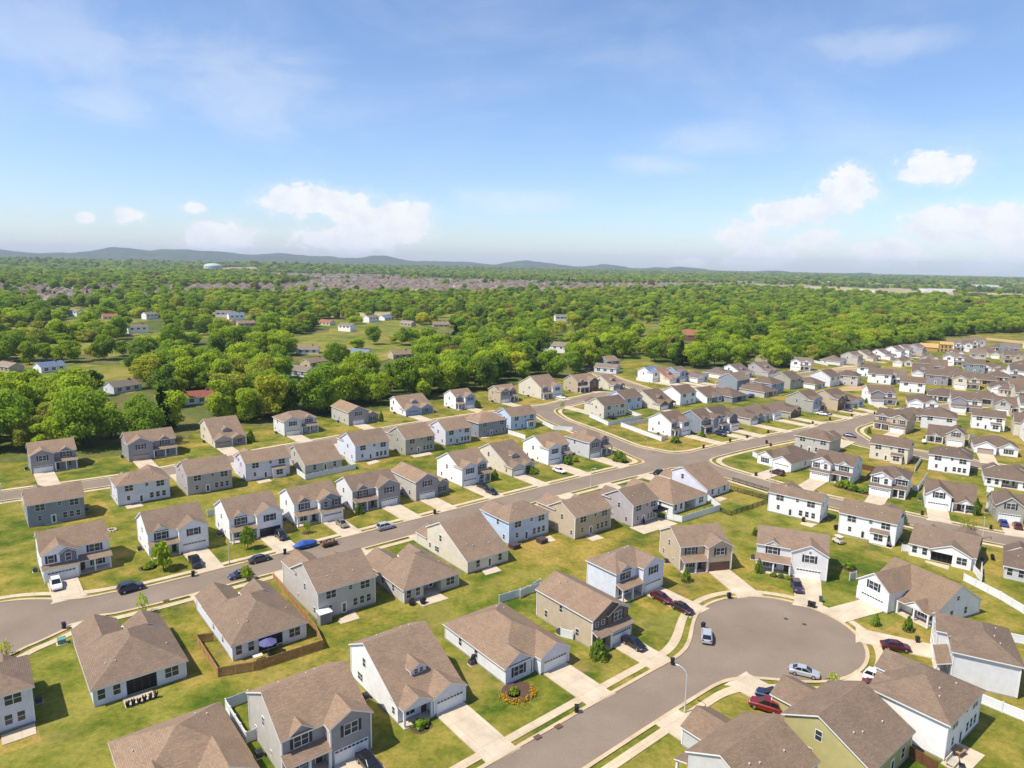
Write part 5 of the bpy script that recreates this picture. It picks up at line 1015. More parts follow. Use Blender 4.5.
def car_meshes(t):
    Lh,hw=dict(sedan=(2.38,.92),suv=(2.36,.97),pickup=(2.85,1.0))[t]
    b=MB(); b.sm=False
    if t=='sedan':
        st=[(-Lh,.72,.42,.70),(-Lh+.12,.86,.30,.92),(-1.5,hw,.22,1.0),(-.6,hw,.2,.98),(.8,hw,.2,.96),(1.35,hw,.22,.9),(Lh-.25,.86,.26,.76),(Lh,.70,.36,.58)]
        gh=[(-1.75,.74,.97),(-1.0,.60,1.42),(.25,.60,1.44),(1.15,.76,.95)]
    elif t=='suv':
        st=[(-Lh,.80,.46,.86),(-Lh+.1,.92,.34,1.06),(-1.4,hw,.28,1.10),(-.6,hw,.26,1.10),(.8,hw,.26,1.08),(1.2,hw,.28,1.04),(Lh-.22,.90,.30,.92),(Lh,.78,.40,.70)]
        gh=[(-Lh+.18,.82,1.07),(-1.75,.70,1.70),(.15,.70,1.74),(1.05,.82,1.06)]
    else:
        st=[(-Lh,.94,.5,.98),(-Lh+.08,.98,.42,1.1),(-.75,hw,.34,1.1),(-.6,hw,.34,1.12),(1.0,hw,.32,1.14),(1.5,hw,.32,1.1),(Lh-.2,.95,.36,1.02),(Lh,.86,.44,.82)]
        gh=[(-.75,.84,1.12),(-.55,.74,1.78),(.45,.74,1.82),(1.25,.84,1.12)]
    b.rings([ring(*s) for s in st])
    # roof panel
    (xa,wa,za),(xb,wb,zb),(xc,wc,zc),(xd,wd,zd)=gh
    b.slab([(xb-.05,-wb-.02,zb+.03),(xc+.05,-wc-.02,zc+.03),(xc+.05,wc+.02,zc+.03),(xb-.05,wb+.02,zb+.03)],.05,0,0)
    # pillars
    for sy in (-1,1):
        for (x0,w0,z0),(x1,w1,z1),th in ((gh[0],gh[1],.09),(gh[3],gh[2],.07)):
            b.cyl((x0,sy*w0,z0),(x1,sy*w1,z1),th*.6,th*.6,5)
        xm=(xb+xc)/2; b.cyl((xm,sy*(wa+.01),za),(xm,sy*(wb+.01),zb),.05,.05,5)
    if t=='pickup':
        b.box(-Lh+.12,-.8,-.78,.78,1.1001,1.12,1)
        b.box(-Lh+.1,-.8,-.98,-.85,1.10,1.17);b.box(-Lh+.1,-.8,.85,.98,1.10,1.17);b.box(-Lh+.02,-Lh+.1,-.95,.95,1.08,1.16)
    body=b.mesh('body',(TRIM,BLACKPL))
    g=MB()
    R4=[[(x,-w,z),(x,w,z)] for x,w,z in gh]
    for k in range(3):
        if k==1: continue
        g.face([R4[k][0],R4[k+1][0],R4[k+1][1],R4[k][1]] if k==2 else [R4[k][1],R4[k+1][1],R4[k+1][0],R4[k][0]][::-1])
    for i,sg in ((0,1),(1,-1)):
        q=[R4[0][i],R4[3][i],R4[2][i],R4[1][i]]; g.face(q if sg>0 else q[::-1])
    g.face([R4[1][0],R4[2][0],R4[2][1],R4[1][1]])
    glass=g.mesh('windows',(CGLASS,))
    r=.34 if t!='pickup' else .40
    w=MB(); w.cyl((0,-.11,0),(0,.11,0),r,r,16); w.cyl((0,-.125,0),(0,.125,0),r*.62,r*.62,10,1)
    wheel=w.mesh('wheel',(TYRE,RIM))
    h=MB(); h.box(-.12,.04,-.2,.2,-.07,.08); head=h.mesh('headlight',(HEADL,)); tail=MB(); tail.box(-.03,.12,-.16,.16,-.1,.12); tail=tail.mesh('taillight',(TAILL,))
    wx=(Lh*.60,-Lh*.58) ; zz=st[-2][3]-.12
    return dict(body=body,glass=glass,wheel=wheel,head=head,tail=tail,wx=wx,wy=hw-.1,r=r,L=Lh,hz=zz-.02,tz=st[1][3]-.16,hw=hw)
CARM={t:car_meshes(t) for t in('sedan','suv','pickup')}
CL=['white SUV on the drive of the white house with slate gable','navy blue SUV parked along the main street kerb, far left','black pickup truck on the drive beside the round tree','dark grey sedan parked on the street by the open-garage house','slate sedan half hidden behind a small kerbside tree','black SUV nosed up to the open dark garage',
'dull gold sedan on the drive next to the blue tarp','silver SUV driving on the main street','black sedan nearest the garage of the lavender-fronted house','black sedan at the kerb end of the lavender house drive','white sedan on the drive of the white house near the corner','white sedan parked at the bend by the wood','black sedan on the street behind the white-fenced roof','navy SUV left of a pair on the drive by white corner house','navy sedan right of a pair on the drive by white corner house','dark maroon SUV on the drive of the two-gabled white house','plum SUV on the drive of the long-porch white house',
'dark red sedan close to the garage of the blue-fronted house','maroon sedan nearer the kerb at the blue-fronted house','black sedan on the drive of the brown-gabled tan house','silver SUV parked along the left curve of the cul-de-sac','silver sedan parked at the bottom curve of the cul-de-sac','red SUV beside a navy one, bottom centre drive','navy SUV beside a red one, bottom centre drive','dark red long sedan on the right drive of the cul-de-sac','white SUV peeking past the olive house roof','red sedan mostly hidden by the olive house roof',
'bright blue sedan at the sage grey house, right edge','dark red sedan at the sage grey house, right edge','purple sedan on the side street by the slate-sided house','white sedan on the drive of the olive-sided house','plum sedan on the drive of the olive-sided house','dark grey sedan outside the brown pointed gable','navy sedan beside the white house with small back roof','black sedan at the bottom edge before the dark grey house']
for (x,y,h,col,t),lab in zip(DATA_cars,CL):
    M=CARM[t]; r_=tag(empty({'sedan':'sedan_car','suv':'suv_car','pickup':'pickup_truck'}[t],(x,y,.18 if t!='x' else 0),R(h)),lab,'truck' if t=='pickup' else 'car','parked cars')
    f=road_at(x,y)
    if f<0: r_.location.z=.035
    inst('body',M['body'],r_,mat=carpaint(col)); inst('windows',M['glass'],r_)
    for wx in M['wx']:
        for s in(-1,1): inst('wheel',M['wheel'],r_,(wx,s*M['wy'],M['r']))
    for s in(-1,1): inst('headlight',M['head'],r_,(M['L']-.16,s*(M['hw']-.34),M['hz'])); inst('taillight',M['tail'],r_,(-M['L']+.02,s*(M['hw']-.28),M['tz']))
# ------------------------------------------------------------------ wheelie bins
def bin_meshes(c):
    b=MB(); b.rings([[(-.24,-.26,.08),(.24,-.26,.08),(.24,.24,.08),(-.24,.24,.08)],[(-.30,-.34,1.0),(.30,-.34,1.0),(.30,.32,1.0),(-.30,.32,1.0)]])
    l=MB(); l.rings([[(-.32,-.38,1.0),(.32,-.38,1.0),(.32,.36,1.0),(-.32,.36,1.0)],[(-.30,-.34,1.07),(.30,-.34,1.07),(.28,.34,1.12),(-.28,.34,1.12)]])
    w=MB(); w.cyl((-.3,.26,.13),(.3,.26,.13),.13,.13,10)
    return b.mesh('bin_body',(c,)),l.mesh('lid',(c,)),w.mesh('wheels',(TYRE,))
BM={'k':bin_meshes(BLACKPL),'g':bin_meshes(plain('green_plastic',(.03,.10,.06),.5,noise=0))}
BL=['black wheelie bin at the far left kerb by the bent street','black wheelie bin at the kerb behind the black pickup','black wheelie bin at the kerb left of the blue tarp','black wheelie bin on the kerb before the grey gable garage','black wheelie bin at the drive of the yellow flower bed house','black wheelie bin at the kerb by the black sedan drive','black wheelie bin at the top left of the cul-de-sac','black wheelie bin, left of a pair at the cul-de-sac top right','black wheelie bin, right of a pair at the cul-de-sac top right','green wheelie bin on the grass by the plum SUV drive','black wheelie bin behind the silver SUV on the curve','black wheelie bin before the white corner house drive','black wheelie bin below the pair of navy cars','black wheelie bin, third along the far kerb past the junction','black wheelie bin, fourth along the far kerb past the junction','black wheelie bin on the near kerb opposite the fourth far bin','black wheelie bin on the side street lawn past the junction','black wheelie bin before the two-gabled white house','black wheelie bin at the far kerb below the low greige house','black wheelie bin at the far kerb below the pale blue garage','black wheelie bin at the far kerb below the brown gables','black wheelie bin at the far kerb by the pale cars','black wheelie bin at the far kerb by the pointed brown gable','black wheelie bin at the far kerb by the small white house','black wheelie bin on the near kerb left of the hip roof','black wheelie bin before the slate-gabled house at the bend','black wheelie bin on the drive beside the long dark red car','green wheelie bin beside the white SUV, bottom right','black wheelie bin left of the white upper-window garage drive','black wheelie bin near the street lamp on the right','low black bin lying by the near kerb left of the hip roof']
for (x,y,t),lab in zip(DATA_bins,BL):
    r_=tag(empty('wheelie_bin',(x,y,.15),random.uniform(0,6)),lab,'bin','wheelie bins')
    for n,me in zip(('bin_body','lid','wheels'),BM[t]): inst(n,me,r_)
# ------------------------------------------------------------------ street lamps
GALV=plain('lamp_post_grey',(.55,.55,.54),.45,.2,noise=.05)
LL=['tall grey street lamp on the verge of the cul-de-sac street','grey street lamp between the two white houses on the main street','grey street lamp at the left edge on the upper street','grey street lamp on the side street at the right','grey street lamp on the main street near the light blue house','grey street lamp on the grass bend of the link street','grey street lamp by the black rail fence street']
LD=[139,-51,-51,230,-51,-130,120]
for (x,y,h),lab,a in zip(DATA_lamps,LL,LD):
    r_=tag(empty('street_lamp',(x,y,0),R(a)),lab,'street lamp','street lamps')
    b=MB(); b.cyl((0,0,0),(0,0,h*.86),.10,.07,10); b.cyl((0,0,0),(0,0,.5),.16,.14,10); b.build('pole',(GALV,),r_)
    b=MB(); P=[(0,0,h*.86),(.25,0,h*.93),(.75,0,h*.98),(1.35,0,h)]
    for p,q in zip(P[:-1],P[1:]): b.cyl(p,q,.06,.05,8)
    b.build('arm',(GALV,),r_)
    b=MB(); b.rings([[(1.3,-.12,h-.03),(1.3,.12,h-.03),(1.3,.1,h+.07),(1.3,-.1,h+.07)],[(1.55,-.18,h-.05),(1.55,.18,h-.05),(1.55,.13,h+.1),(1.55,-.13,h+.1)],[(1.95,-.1,h-.03),(1.95,.1,h-.03),(1.95,.07,h+.05),(1.95,-.07,h+.05)]]); b.build('lamp_head',(GALV,),r_)
# ------------------------------------------------------------------ garden things
MI=DATA_misc
def simple(name,key,label,cat,parts,rz=0,z=.1,group=None):
    x,y=MI[key]; r_=tag(empty(name,(x,y,z),R(rz)),label,cat,group)
    for n,fn,mats in parts:
        b=MB(); fn(b); b.build(n,mats,r_)
    return r_
UMB=plain('umbrella_fabric',(.10,.10,.22),.8,noise=.08)
def canopy(b):
    n=8; top=(0,0,2.75)
    rim=[(1.5*math.cos(2*math.pi*i/n),1.5*math.sin(2*math.pi*i/n),2.15) for i in range(n)]
    for i in range(n):
        j=(i+1)%n; b.face([top,rim[i],rim[j]]); b.face([(0,0,2.72),rim[j],rim[i]]); b.face([rim[i],(rim[i][0],rim[i][1],2.0),(rim[j][0],rim[j][1],2.0),rim[j]])
simple('patio_umbrella','umbrella','open blue patio umbrella behind the cedar-fenced house','umbrella',[('canopy',canopy,(UMB,)),('pole',lambda b:(b.cyl((0,0,0),(0,0,2.7),.035,.03,8),b.cyl((0,0,0),(0,0,.12),.3,.26,12)),(METAL,))])
def table_(b,w=1.5,d=.9,h=.74): b.box(-w/2,w/2,-d/2,d/2,h-.05,h)
def legs_(b,w=1.4,d=.8,h=.69):
    for sx in(-1,1):
        for sy in(-1,1): b.box(sx*w/2-.04,sx*w/2+.04,sy*d/2-.04,sy*d/2+.04,0,h)
CRE=plain('pale_furniture',(.60,.54,.44),.6,noise=.1)
TAN_=plain('wood_furniture',(.34,.20,.10),.6,noise=.2)
def legs(r_,mat,w,d,h):
    for sx in(-1,1):
        for sy in(-1,1):
            b=MB(); b.box(-.04,.04,-.04,.04,0,h); b.build('leg',(mat,),r_,(sx*w/2,sy*d/2,0))
r_=simple('patio_table','patiotable','pale patio table left of the blue umbrella','table',[('tabletop',table_,(CRE,))],39); legs(r_,CRE,1.4,.8,.69)
r_=simple('garden_chair','chairA','pale garden sofa right of the blue umbrella','chair',[('seat',lambda b:b.box(-1,1,-.4,.4,.3,.45),(CRE,)),('backrest',lambda b:b.box(-1,1,.35,.5,.45,.9),(CRE,))],39); legs(r_,CRE,1.8,.6,.3)
r_=simple('wooden_table','woodtable','square wooden table on the patio at bottom right','table',[('tabletop',lambda b:[b.box(-.9+i*.3,-.62+i*.3,-.8,.8,.7,.76) for i in range(6)],(TAN_,))],30); legs(r_,TAN_,1.5,1.3,.7)
r_=simple('garden_daybed','daybed','pale slatted garden bench by the wooden table','bench',[('seat',lambda b:[b.box(-1.1,1.1,-.5+i*.2,-.36+i*.2,.38,.45) for i in range(5)],(CRE,)),('backrest',lambda b:b.box(-1.1,1.1,.45,.55,.45,1.0),(CRE,))],39); legs(r_,CRE,2.0,.8,.38)
r_=simple('garden_chair','chairO','dark garden chair near the bottom right patio edge','chair',[('seat',lambda b:b.box(-.35,.35,-.35,.35,.4,.47),(BLACKPL,)),('backrest',lambda b:b.box(-.35,.35,.3,.38,.47,1.0),(BLACKPL,))],60); legs(r_,BLACKPL,.6,.6,.4)
SHD=plain('shed_resin',(.30,.29,.30),.6,noise=.1)
simple('garden_shed','shed','small grey shed with white lid at the tan house corner','shed',[('shed_wall',lambda b:b.box(-1.1,1.1,-.7,.7,0,2.0),(SHD,)),('shed_roof',lambda b:b.slab([(-1.25,-.85,2.12),(1.25,-.85,2.12),(1.25,.85,2.35),(-1.25,.85,2.35)],.12,0,0),(TRIM,)),('door',lambda b:(b.box(-.8,-.02,-.74,-.705,.1,1.9),b.box(.02,.8,-.74,-.705,.1,1.9)),(plain('shed_door',(.22,.21,.22),.6),))],39,0)
def grill(b): 
    b.box(-.65,.65,-.3,.3,.55,.9); b.rings([[(-.45,-.3,.9),(.45,-.3,.9),(.45,.3,.9),(-.45,.3,.9)],[(-.42,-.2,1.2),(.42,-.2,1.2),(.42,.24,1.2),(-.42,.24,1.2)]])
GL=dict(grillA='black covered grill, left of two behind the hip-roofed greige house',grillB='black covered grill, right of two behind the hip-roofed greige house',grillC='black grill on the wide patio of the mauve-grey house',grillD='black grill on the patio of the pale house, far left row',grillE='dark round smoker behind the white house by rail fence',grillF='dark grill behind the white house with roofed bay',grillG='dark grill left of the tan cart',grillH='dark grill beside the porch with white fence left')
for k,lab in GL.items():
    simple('barbecue_grill',k,lab,'grill',[('hood',grill,(BLACKPL,)),('cart',lambda b:(b.box(-.45,.45,-.26,.26,.08,.549)),(DARK,))],random.uniform(0,90),.12,'garden grills')
COVER=plain('spa_cover',(.07,.05,.055),.7,noise=.2)
for k,lab in dict(tubA='large dark covered hot tub left behind the light blue house',tubB='black covered furniture right behind the light blue house').items():
    simple('hot_tub',k,lab,'hot tub',[('tub',lambda b:b.box(-1.0,1.0,-1.0,1.0,0,.9),(COVER,)),('cover',lambda b:b.slab([(-1.06,-1.06,1.03),(1.06,-1.06,1.03),(1.06,1.06,1.03),(-1.06,1.06,1.03)],.12,0,0),(COVER,))],39,0,'covered tubs')
simple('garden_cart','swingset','tan covered utility cart on the lawn between white houses','cart',[('cart_body',lambda b:b.box(-1.2,1.2,-.7,.7,.35,1.0),(CRE,)),('canopy',lambda b:b.box(-1.0,.9,-.7,.7,1.75,1.85),(CRE,)),('frame',lambda b:[b.cyl((x,y,1.0),(x,y,1.75),.04,.04,6) for x in(-.9,.8) for y in(-.62,.62)],(BLACKPL,))]+[('wheel',(lambda sx,sy:(lambda b:b.cyl((sx,sy-.1,.28),(sx,sy+.1,.28),.28,.28,12)))(sx,sy),(TYRE,)) for sx in(-.8,.8) for sy in(-.65,.65)],110,0)
simple('fire_pit','firepit','round stone fire pit on the lawn, left of the white houses','fire pit',[('stone_ring',lambda b:[b.box(*(lambda a:(math.cos(a)*.9-.25,math.cos(a)*.9+.25,math.sin(a)*.9-.2,math.sin(a)*.9+.2))(k*.7),0,.4) for k in range(9)],(CONC,)),('ash_bed',lambda b:b.cyl((0,0,0),(0,0,.1),.8,.8,14),(BLACKPL,))],0,0)
TARP=plain('blue_tarp',(.03,.09,.33),.5,noise=.15)
def boat(b):
    S=[(-3.3,.5,.9,1.3),(-2.2,1.05,.7,1.7),(-.6,1.25,.6,2.15),(.8,1.2,.6,1.9),(2.2,1.0,.7,1.7),(3.2,.5,.9,1.35)]
    b.rings([[(x,-w,z0),(x,-w*1.02,(z0+z1)/2),(x,-w*.5,z1-.1),(x,0,z1),(x,w*.5,z1-.1),(x,w*1.02,(z0+z1)/2),(x,w,z0)] for x,w,z0,z1 in S])
simple('covered_boat','boat','boat under a bright blue tarp parked on the main street','boat',[('tarp_cover',boat,(TARP,)),('trailer_frame',lambda b:(b.box(-3.4,3.6,-.06,.06,.4,.52),b.box(-1,1,-1.0,1.0,.4,.48)),(METAL,))]+[('wheel',(lambda s:(lambda b:b.cyl((-.6,s-.1,.33),(-.6,s+.1,.33),.33,.33,14)))(s),(TYRE,)) for s in(-1.05,1.05)],40,.03).scale=(.85,.85,.85)
def junk(b):
    rr=random.Random(4)
    for k in range(16):
        x,y,s=rr.uniform(-1.6,1.4),rr.uniform(-.7,.6),rr.uniform(.2,.45); b.box(x,x+s,y,y+s*.8,.72,.72+s*rr.uniform(.8,2))
simple('loaded_trailer','trailer','open trailer loaded with brown junk next to the blue tarp','trailer',[('bed',lambda b:(b.box(-1.8,1.8,-.95,.95,.55,.7),b.box(-1.8,1.8,-.97,-.9,.7,1.1),b.box(-1.8,1.8,.9,.97,.7,1.1)),(plain('rusty_steel',(.18,.10,.06),.8,noise=.3),)),('load',junk,(plain('junk_brown',(.30,.20,.13),.8,noise=.5,scale=2),)),('drawbar',lambda b:b.box(1.8,3.0,-.06,.06,.5,.6),(METAL,))]+[('wheel',(lambda s:(lambda b:b.cyl((0,s-.1,.33),(0,s+.1,.33),.33,.33,14)))(s),(TYRE,)) for s in(-1.08,1.08)],40,.03)
TEAL=plain('utility_box_green',(.12,.26,.22),.5,noise=.1)
for k,lab in dict(utilA='pale green utility box on the far left lawn',utilB='teal utility box on the grass, bottom centre').items():
    simple('utility_box',k,lab,'utility box',[('cabinet',lambda b:b.box(-.6,.6,-.45,.45,.1,.85),(TEAL,)),('sloped_lid',lambda b:b.slab([(-.64,-.5,.92),(.64,-.5,.92),(.64,.5,1.08),(-.64,.5,1.08)],.1,0,0),(TEAL,)),('pad',lambda b:b.box(-.8,.8,-.7,.7,-.05,.099),(CONC,))],39,0,'utility boxes')
def pergola_(b):
    for x in np.linspace(-2.3,2.3,12): b.box(x-.05,x+.05,-1.9,1.9,2.5,2.65)
r_=simple('pergola','pergola','dark pergola on the wide patio of the mauve-grey house','pergola',[('slats',pergola_,(BLACKPL,)),('canopy',lambda b:b.box(-2.2,2.2,-1.7,1.7,2.38,2.42),(COVER,)),('beam',lambda b:(b.box(-2.4,2.4,-1.75,-1.6,2.3,2.499),b.box(-2.4,2.4,1.6,1.75,2.3,2.499)),(BLACKPL,))],39); legs(r_,BLACKPL,4.4,3.3,2.3)
def trampoline_(b): b.cyl((0,0,.85),(0,0,.93),1.9,1.9,20)
simple('trampoline','trampoline','dark round trampoline inside the white fence at the bend','trampoline',[('mat',trampoline_,(BLACKPL,)),('leg_frame',lambda b:[b.cyl((1.7*math.cos(a),1.7*math.sin(a),0),(1.8*math.cos(a),1.8*math.sin(a),.85),.05,.05,6) for a in np.linspace(0,5.24,6)],(METAL,))],0,0)
simple('covered_boat','tarp','boat under a white cover by the greige right-row house','boat',[('tarp_cover',boat,(TRIM,))],60,0).scale=(.62,.62,.8)
simple('covered_boat','boat2','boat under a purple-blue tarp by the low hip roof house','boat',[('tarp_cover',boat,(plain('violet_tarp',(.06,.06,.25),.5,noise=.1),))],40,0)
def rowpl(k):
    x,y=MI['planter']
    for i in range(6):
        p=(x+(i-2.5)*.75*math.cos(R(39)),y+(i-2.5)*.75*math.sin(R(39)))
        r=tag(empty('potted_plant',(*p,.1)),'dark pot in the row behind the open-porch house on the left lawn','potted plant','row of dark pots')
        b=MB(); b.cyl((0,0,0),(0,0,.4),.2,.28,10); b.build('pot',(BLACKPL,),r)
        b=MB(); 
        for j in range(14):
            a=random.uniform(0,6.3); b.cyl((0,0,.38),(.32*math.cos(a),.32*math.sin(a),random.uniform(.55,.9)),.03,.09,4)
        b.build('foliage',(DARK,),r)
rowpl(0)
# sewer inlet irons on the kerb
for i,(px_,py_) in enumerate(DATA_inlets):
    b=MB(); b.box(-.55,.55,-.4,.4,0,.03); 
    for k in range(5): b.box(-.45+k*.19,-.36+k*.19,-.3,.3,.031,.05)
    o=b.build('storm_drain',(plain('rusted_iron',(.12,.07,.05),.8,noise=.2),),None,(px_,py_,.145),R(40)); tag(o,['rusty storm drain iron on the kerb, nearer the bottom edge','rusty storm drain iron on the kerb, nearer the bin','rusty storm drain iron on the main street kerb, left'][i],'drain','storm drains')
# ------------------------------------------------------------------ vegetation
def leafmat(name,c,jit=.25):
    m=bpy.data.materials.new('leaf_'+name); m.use_nodes=True; nt=m.node_tree; nt.nodes.clear()
    out=N(nt,'ShaderNodeOutputMaterial'); oi=N(nt,'ShaderNodeObjectInfo'); g=N(nt,'ShaderNodeNewGeometry')
    lo=tuple(x*(1-jit) for x in c); hi=(c[0]*(1+jit*1.2),c[1]*(1+jit*.8),c[2]*(1+jit*.3))
    r=ramp(nt,[(0,lo),(1,hi)],oi.outputs['Random'])
    r2=ramp(nt,[(0,(.75,.78,.75)),(1,(1.25,1.22,1.12))],g.outputs['Random Per Island'])
    mx=N(nt,'ShaderNodeMix',data_type='RGBA',blend_type='MULTIPLY'); mx.inputs[0].default_value=1
    nt.links.new(r.outputs[0],mx.inputs[6]); nt.links.new(r2.outputs[0],mx.inputs[7])
    d=N(nt,'ShaderNodeBsdfDiffuse'); t=N(nt,'ShaderNodeBsdfTranslucent'); a=N(nt,'ShaderNodeMixShader'); a.inputs[0].default_value=.5
    nt.links.new(mx.outputs[2],d.inputs[0]); nt.links.new(mx.outputs[2],t.inputs[0]); nt.links.new(d.outputs[0],a.inputs[1]); nt.links.new(t.outputs[0],a.inputs[2]); nt.links.new(a.outputs[0],out.inputs[0])
    return m
LEAF=dict(mid=leafmat('mid',(0.251,0.384,0.043),.2),bright=leafmat('bright',(0.366,0.488,0.044),.2),dark=leafmat('dark',(0.183,0.287,0.049),.2),olive=leafmat('olive',(0.366,0.403,0.067),.18),yellow=leafmat('yellow',(0.488,0.513,0.060),.15),rust=leafmat('rust',(.30,.24,.09)),purple=leafmat('purple',(.07,.035,.03)),pine=leafmat('pine',(.03,.06,.02)),gold=leafmat('gold',(.50,.32,.02)),silver=leafmat('silver',(.20,.25,.16)))
def quads_mesh(name,C,Nn,S,rng,mat):
    n=len(C); Nn=Nn/np.linalg.norm(Nn,axis=1,keepdims=True)
    a=np.cross(Nn,rng.normal(size=(n,3))); a/=np.linalg.norm(a,axis=1,keepdims=True); b=np.cross(Nn,a)
    S=S[:,None]; asp=rng.uniform(.55,1.0,(n,1))
    V=np.stack([C-a*S,C-b*S*asp,C+a*S*rng.uniform(.8,1.2,(n,1)),C+b*S*asp],1).reshape(-1,3)
    V+=rng.normal(size=V.shape)*(.12*np.repeat(S,4,0))
    me=bpy.data.meshes.new(name); me.vertices.add(4*n); me.vertices.foreach_set('co',V.astype(np.float32).ravel())
    me.loops.add(4*n); me.loops.foreach_set('vertex_index',np.arange(4*n)); me.polygons.add(n)
    me.polygons.foreach_set('loop_start',np.arange(0,4*n,4)); me.polygons.foreach_set('loop_total',np.full(n,4)); me.update(calc_edges=True); me.validate()
    if mat: me.materials.append(mat)
    return me
def crown(seed,rx,z0,z1,n,mat,form='round',size=.62):
    rng=np.random.default_rng(seed); h=z1-z0; L=[]
    if form=='round' or form=='spread':
        k=rng.integers(26,36)
        for i in range(k):
            t=rng.uniform(.12,.88); w=math.sqrt(max(.05,1-((t-.45)/.62)**2))
            a=rng.uniform(0,2*math.pi); q=rng.uniform(.25,.72)*w*rx*(1.12 if form=='spread' else 1)
            L.append((q*math.cos(a),q*math.sin(a),z0+h*t,rng.uniform(.17,.36)*rx))
        L.append((0,0,z0+h*.8,.42*rx)); L.append((0,0,z0+h*.45,.5*rx))
    elif form=='cone':
        for i in range(16):
            t=i/16; a=rng.uniform(0,6.28); r=rx*(1-t)*.5
            L.append((r*math.cos(a),r*math.sin(a),z0+h*(t*.9+.05),rx*(.50*(1-t)+.13)))
    elif form=='tall':
        for i in range(13):
            t=rng.uniform(.08,.92); a=rng.uniform(0,6.28); q=rng.uniform(.1,.55)*rx
            L.append((q*math.cos(a),q*math.sin(a),z0+h*t,rng.uniform(.36,.55)*rx*(1.15-.5*t)))
    L=np.array(L); m=int(n*1.7)
    w=L[:,3]**2; idx=rng.choice(len(L),m,p=w/w.sum())
    D=rng.normal(size=(m,3)); D[:,2]+=.35; D/=np.linalg.norm(D,axis=1,keepdims=True)
    C=L[idx,:3]+D*(L[idx,3]*rng.uniform(.72,1.06,m)**1.0)[:,None]*np.array([1,1,.82])+rng.normal(size=(m,3))*(.045*rx if rx>2 else .02)
    # drop leaves deep inside other lobes
    dd=np.linalg.norm(C[:,None,:]-L[None,:,:3],axis=2)/L[None,:,3]; keep=(dd<.55).sum(1)<1
    C=C[keep][:n];D=D[keep][:n]
    S=size*rng.uniform(.6,1.25,len(C))
    return quads_mesh('crown',C,D+rng.normal(size=D.shape)*.42,S,rng,mat)
def trunk(seed,h,r,lean=.6):
    rr=random.Random(seed); b=MB(); p=(0,0,-.2); 
    pts=[p]
    for i in range(4): pts.append((rr.uniform(-1,1)*lean*(i+1)/4,rr.uniform(-1,1)*lean*(i+1)/4,h*(i+1)/4))
    for i in range(4): b.cyl(pts[i],pts[i+1],r*(1-.2*i),r*(1-.2*(i+1)),7)
    for k in range(6):
        a=rr.uniform(0,6.28); q=pts[rr.choice([2,3])]; L=h*rr.uniform(.25,.45)
        b.cyl(q,(q[0]+L*math.cos(a)*.8,q[1]+L*math.sin(a)*.8,q[2]+L*.8),r*.4,r*.12,5)
    return b.mesh('trunk',(BARK,))
# prototypes: form, material, word
PRO=[('round','mid','mid green','round'),('round','bright','bright green','round'),('spread','mid','mid green','spreading'),('spread','bright','light green','spreading'),('tall','dark','dark green','tall'),
     ('round','olive','olive green','round'),('round','dark','dark green','round'),('spread','yellow','yellow-green','spreading'),('tall','bright','fresh green','upright'),('spread','rust','reddish brown','thin'),('round','yellow','yellow-green','round'),('cone','pine','dark evergreen','conical'),('round','purple','purple-leaved','round')]
PCR=[];PTR=[]
for i,(f,mt,w1,w2) in enumerate(PRO):
    hh=15.0; rx=dict(round=7.0,spread=8.4,tall=5.2,cone=3.8)[f]
    PCR.append(crown(100+i,rx,1.6 if f!='spread' else 2.6,hh,4600 if f!='cone' else 2200,LEAF[mt],f,.47)); PTR.append(trunk(200+i,9.5,.32))
PW=np.array([.19,.18,.15,.13,.08,.07,.09,.03,.09,.012,.02,.02,.0002]); PW/=PW.sum()
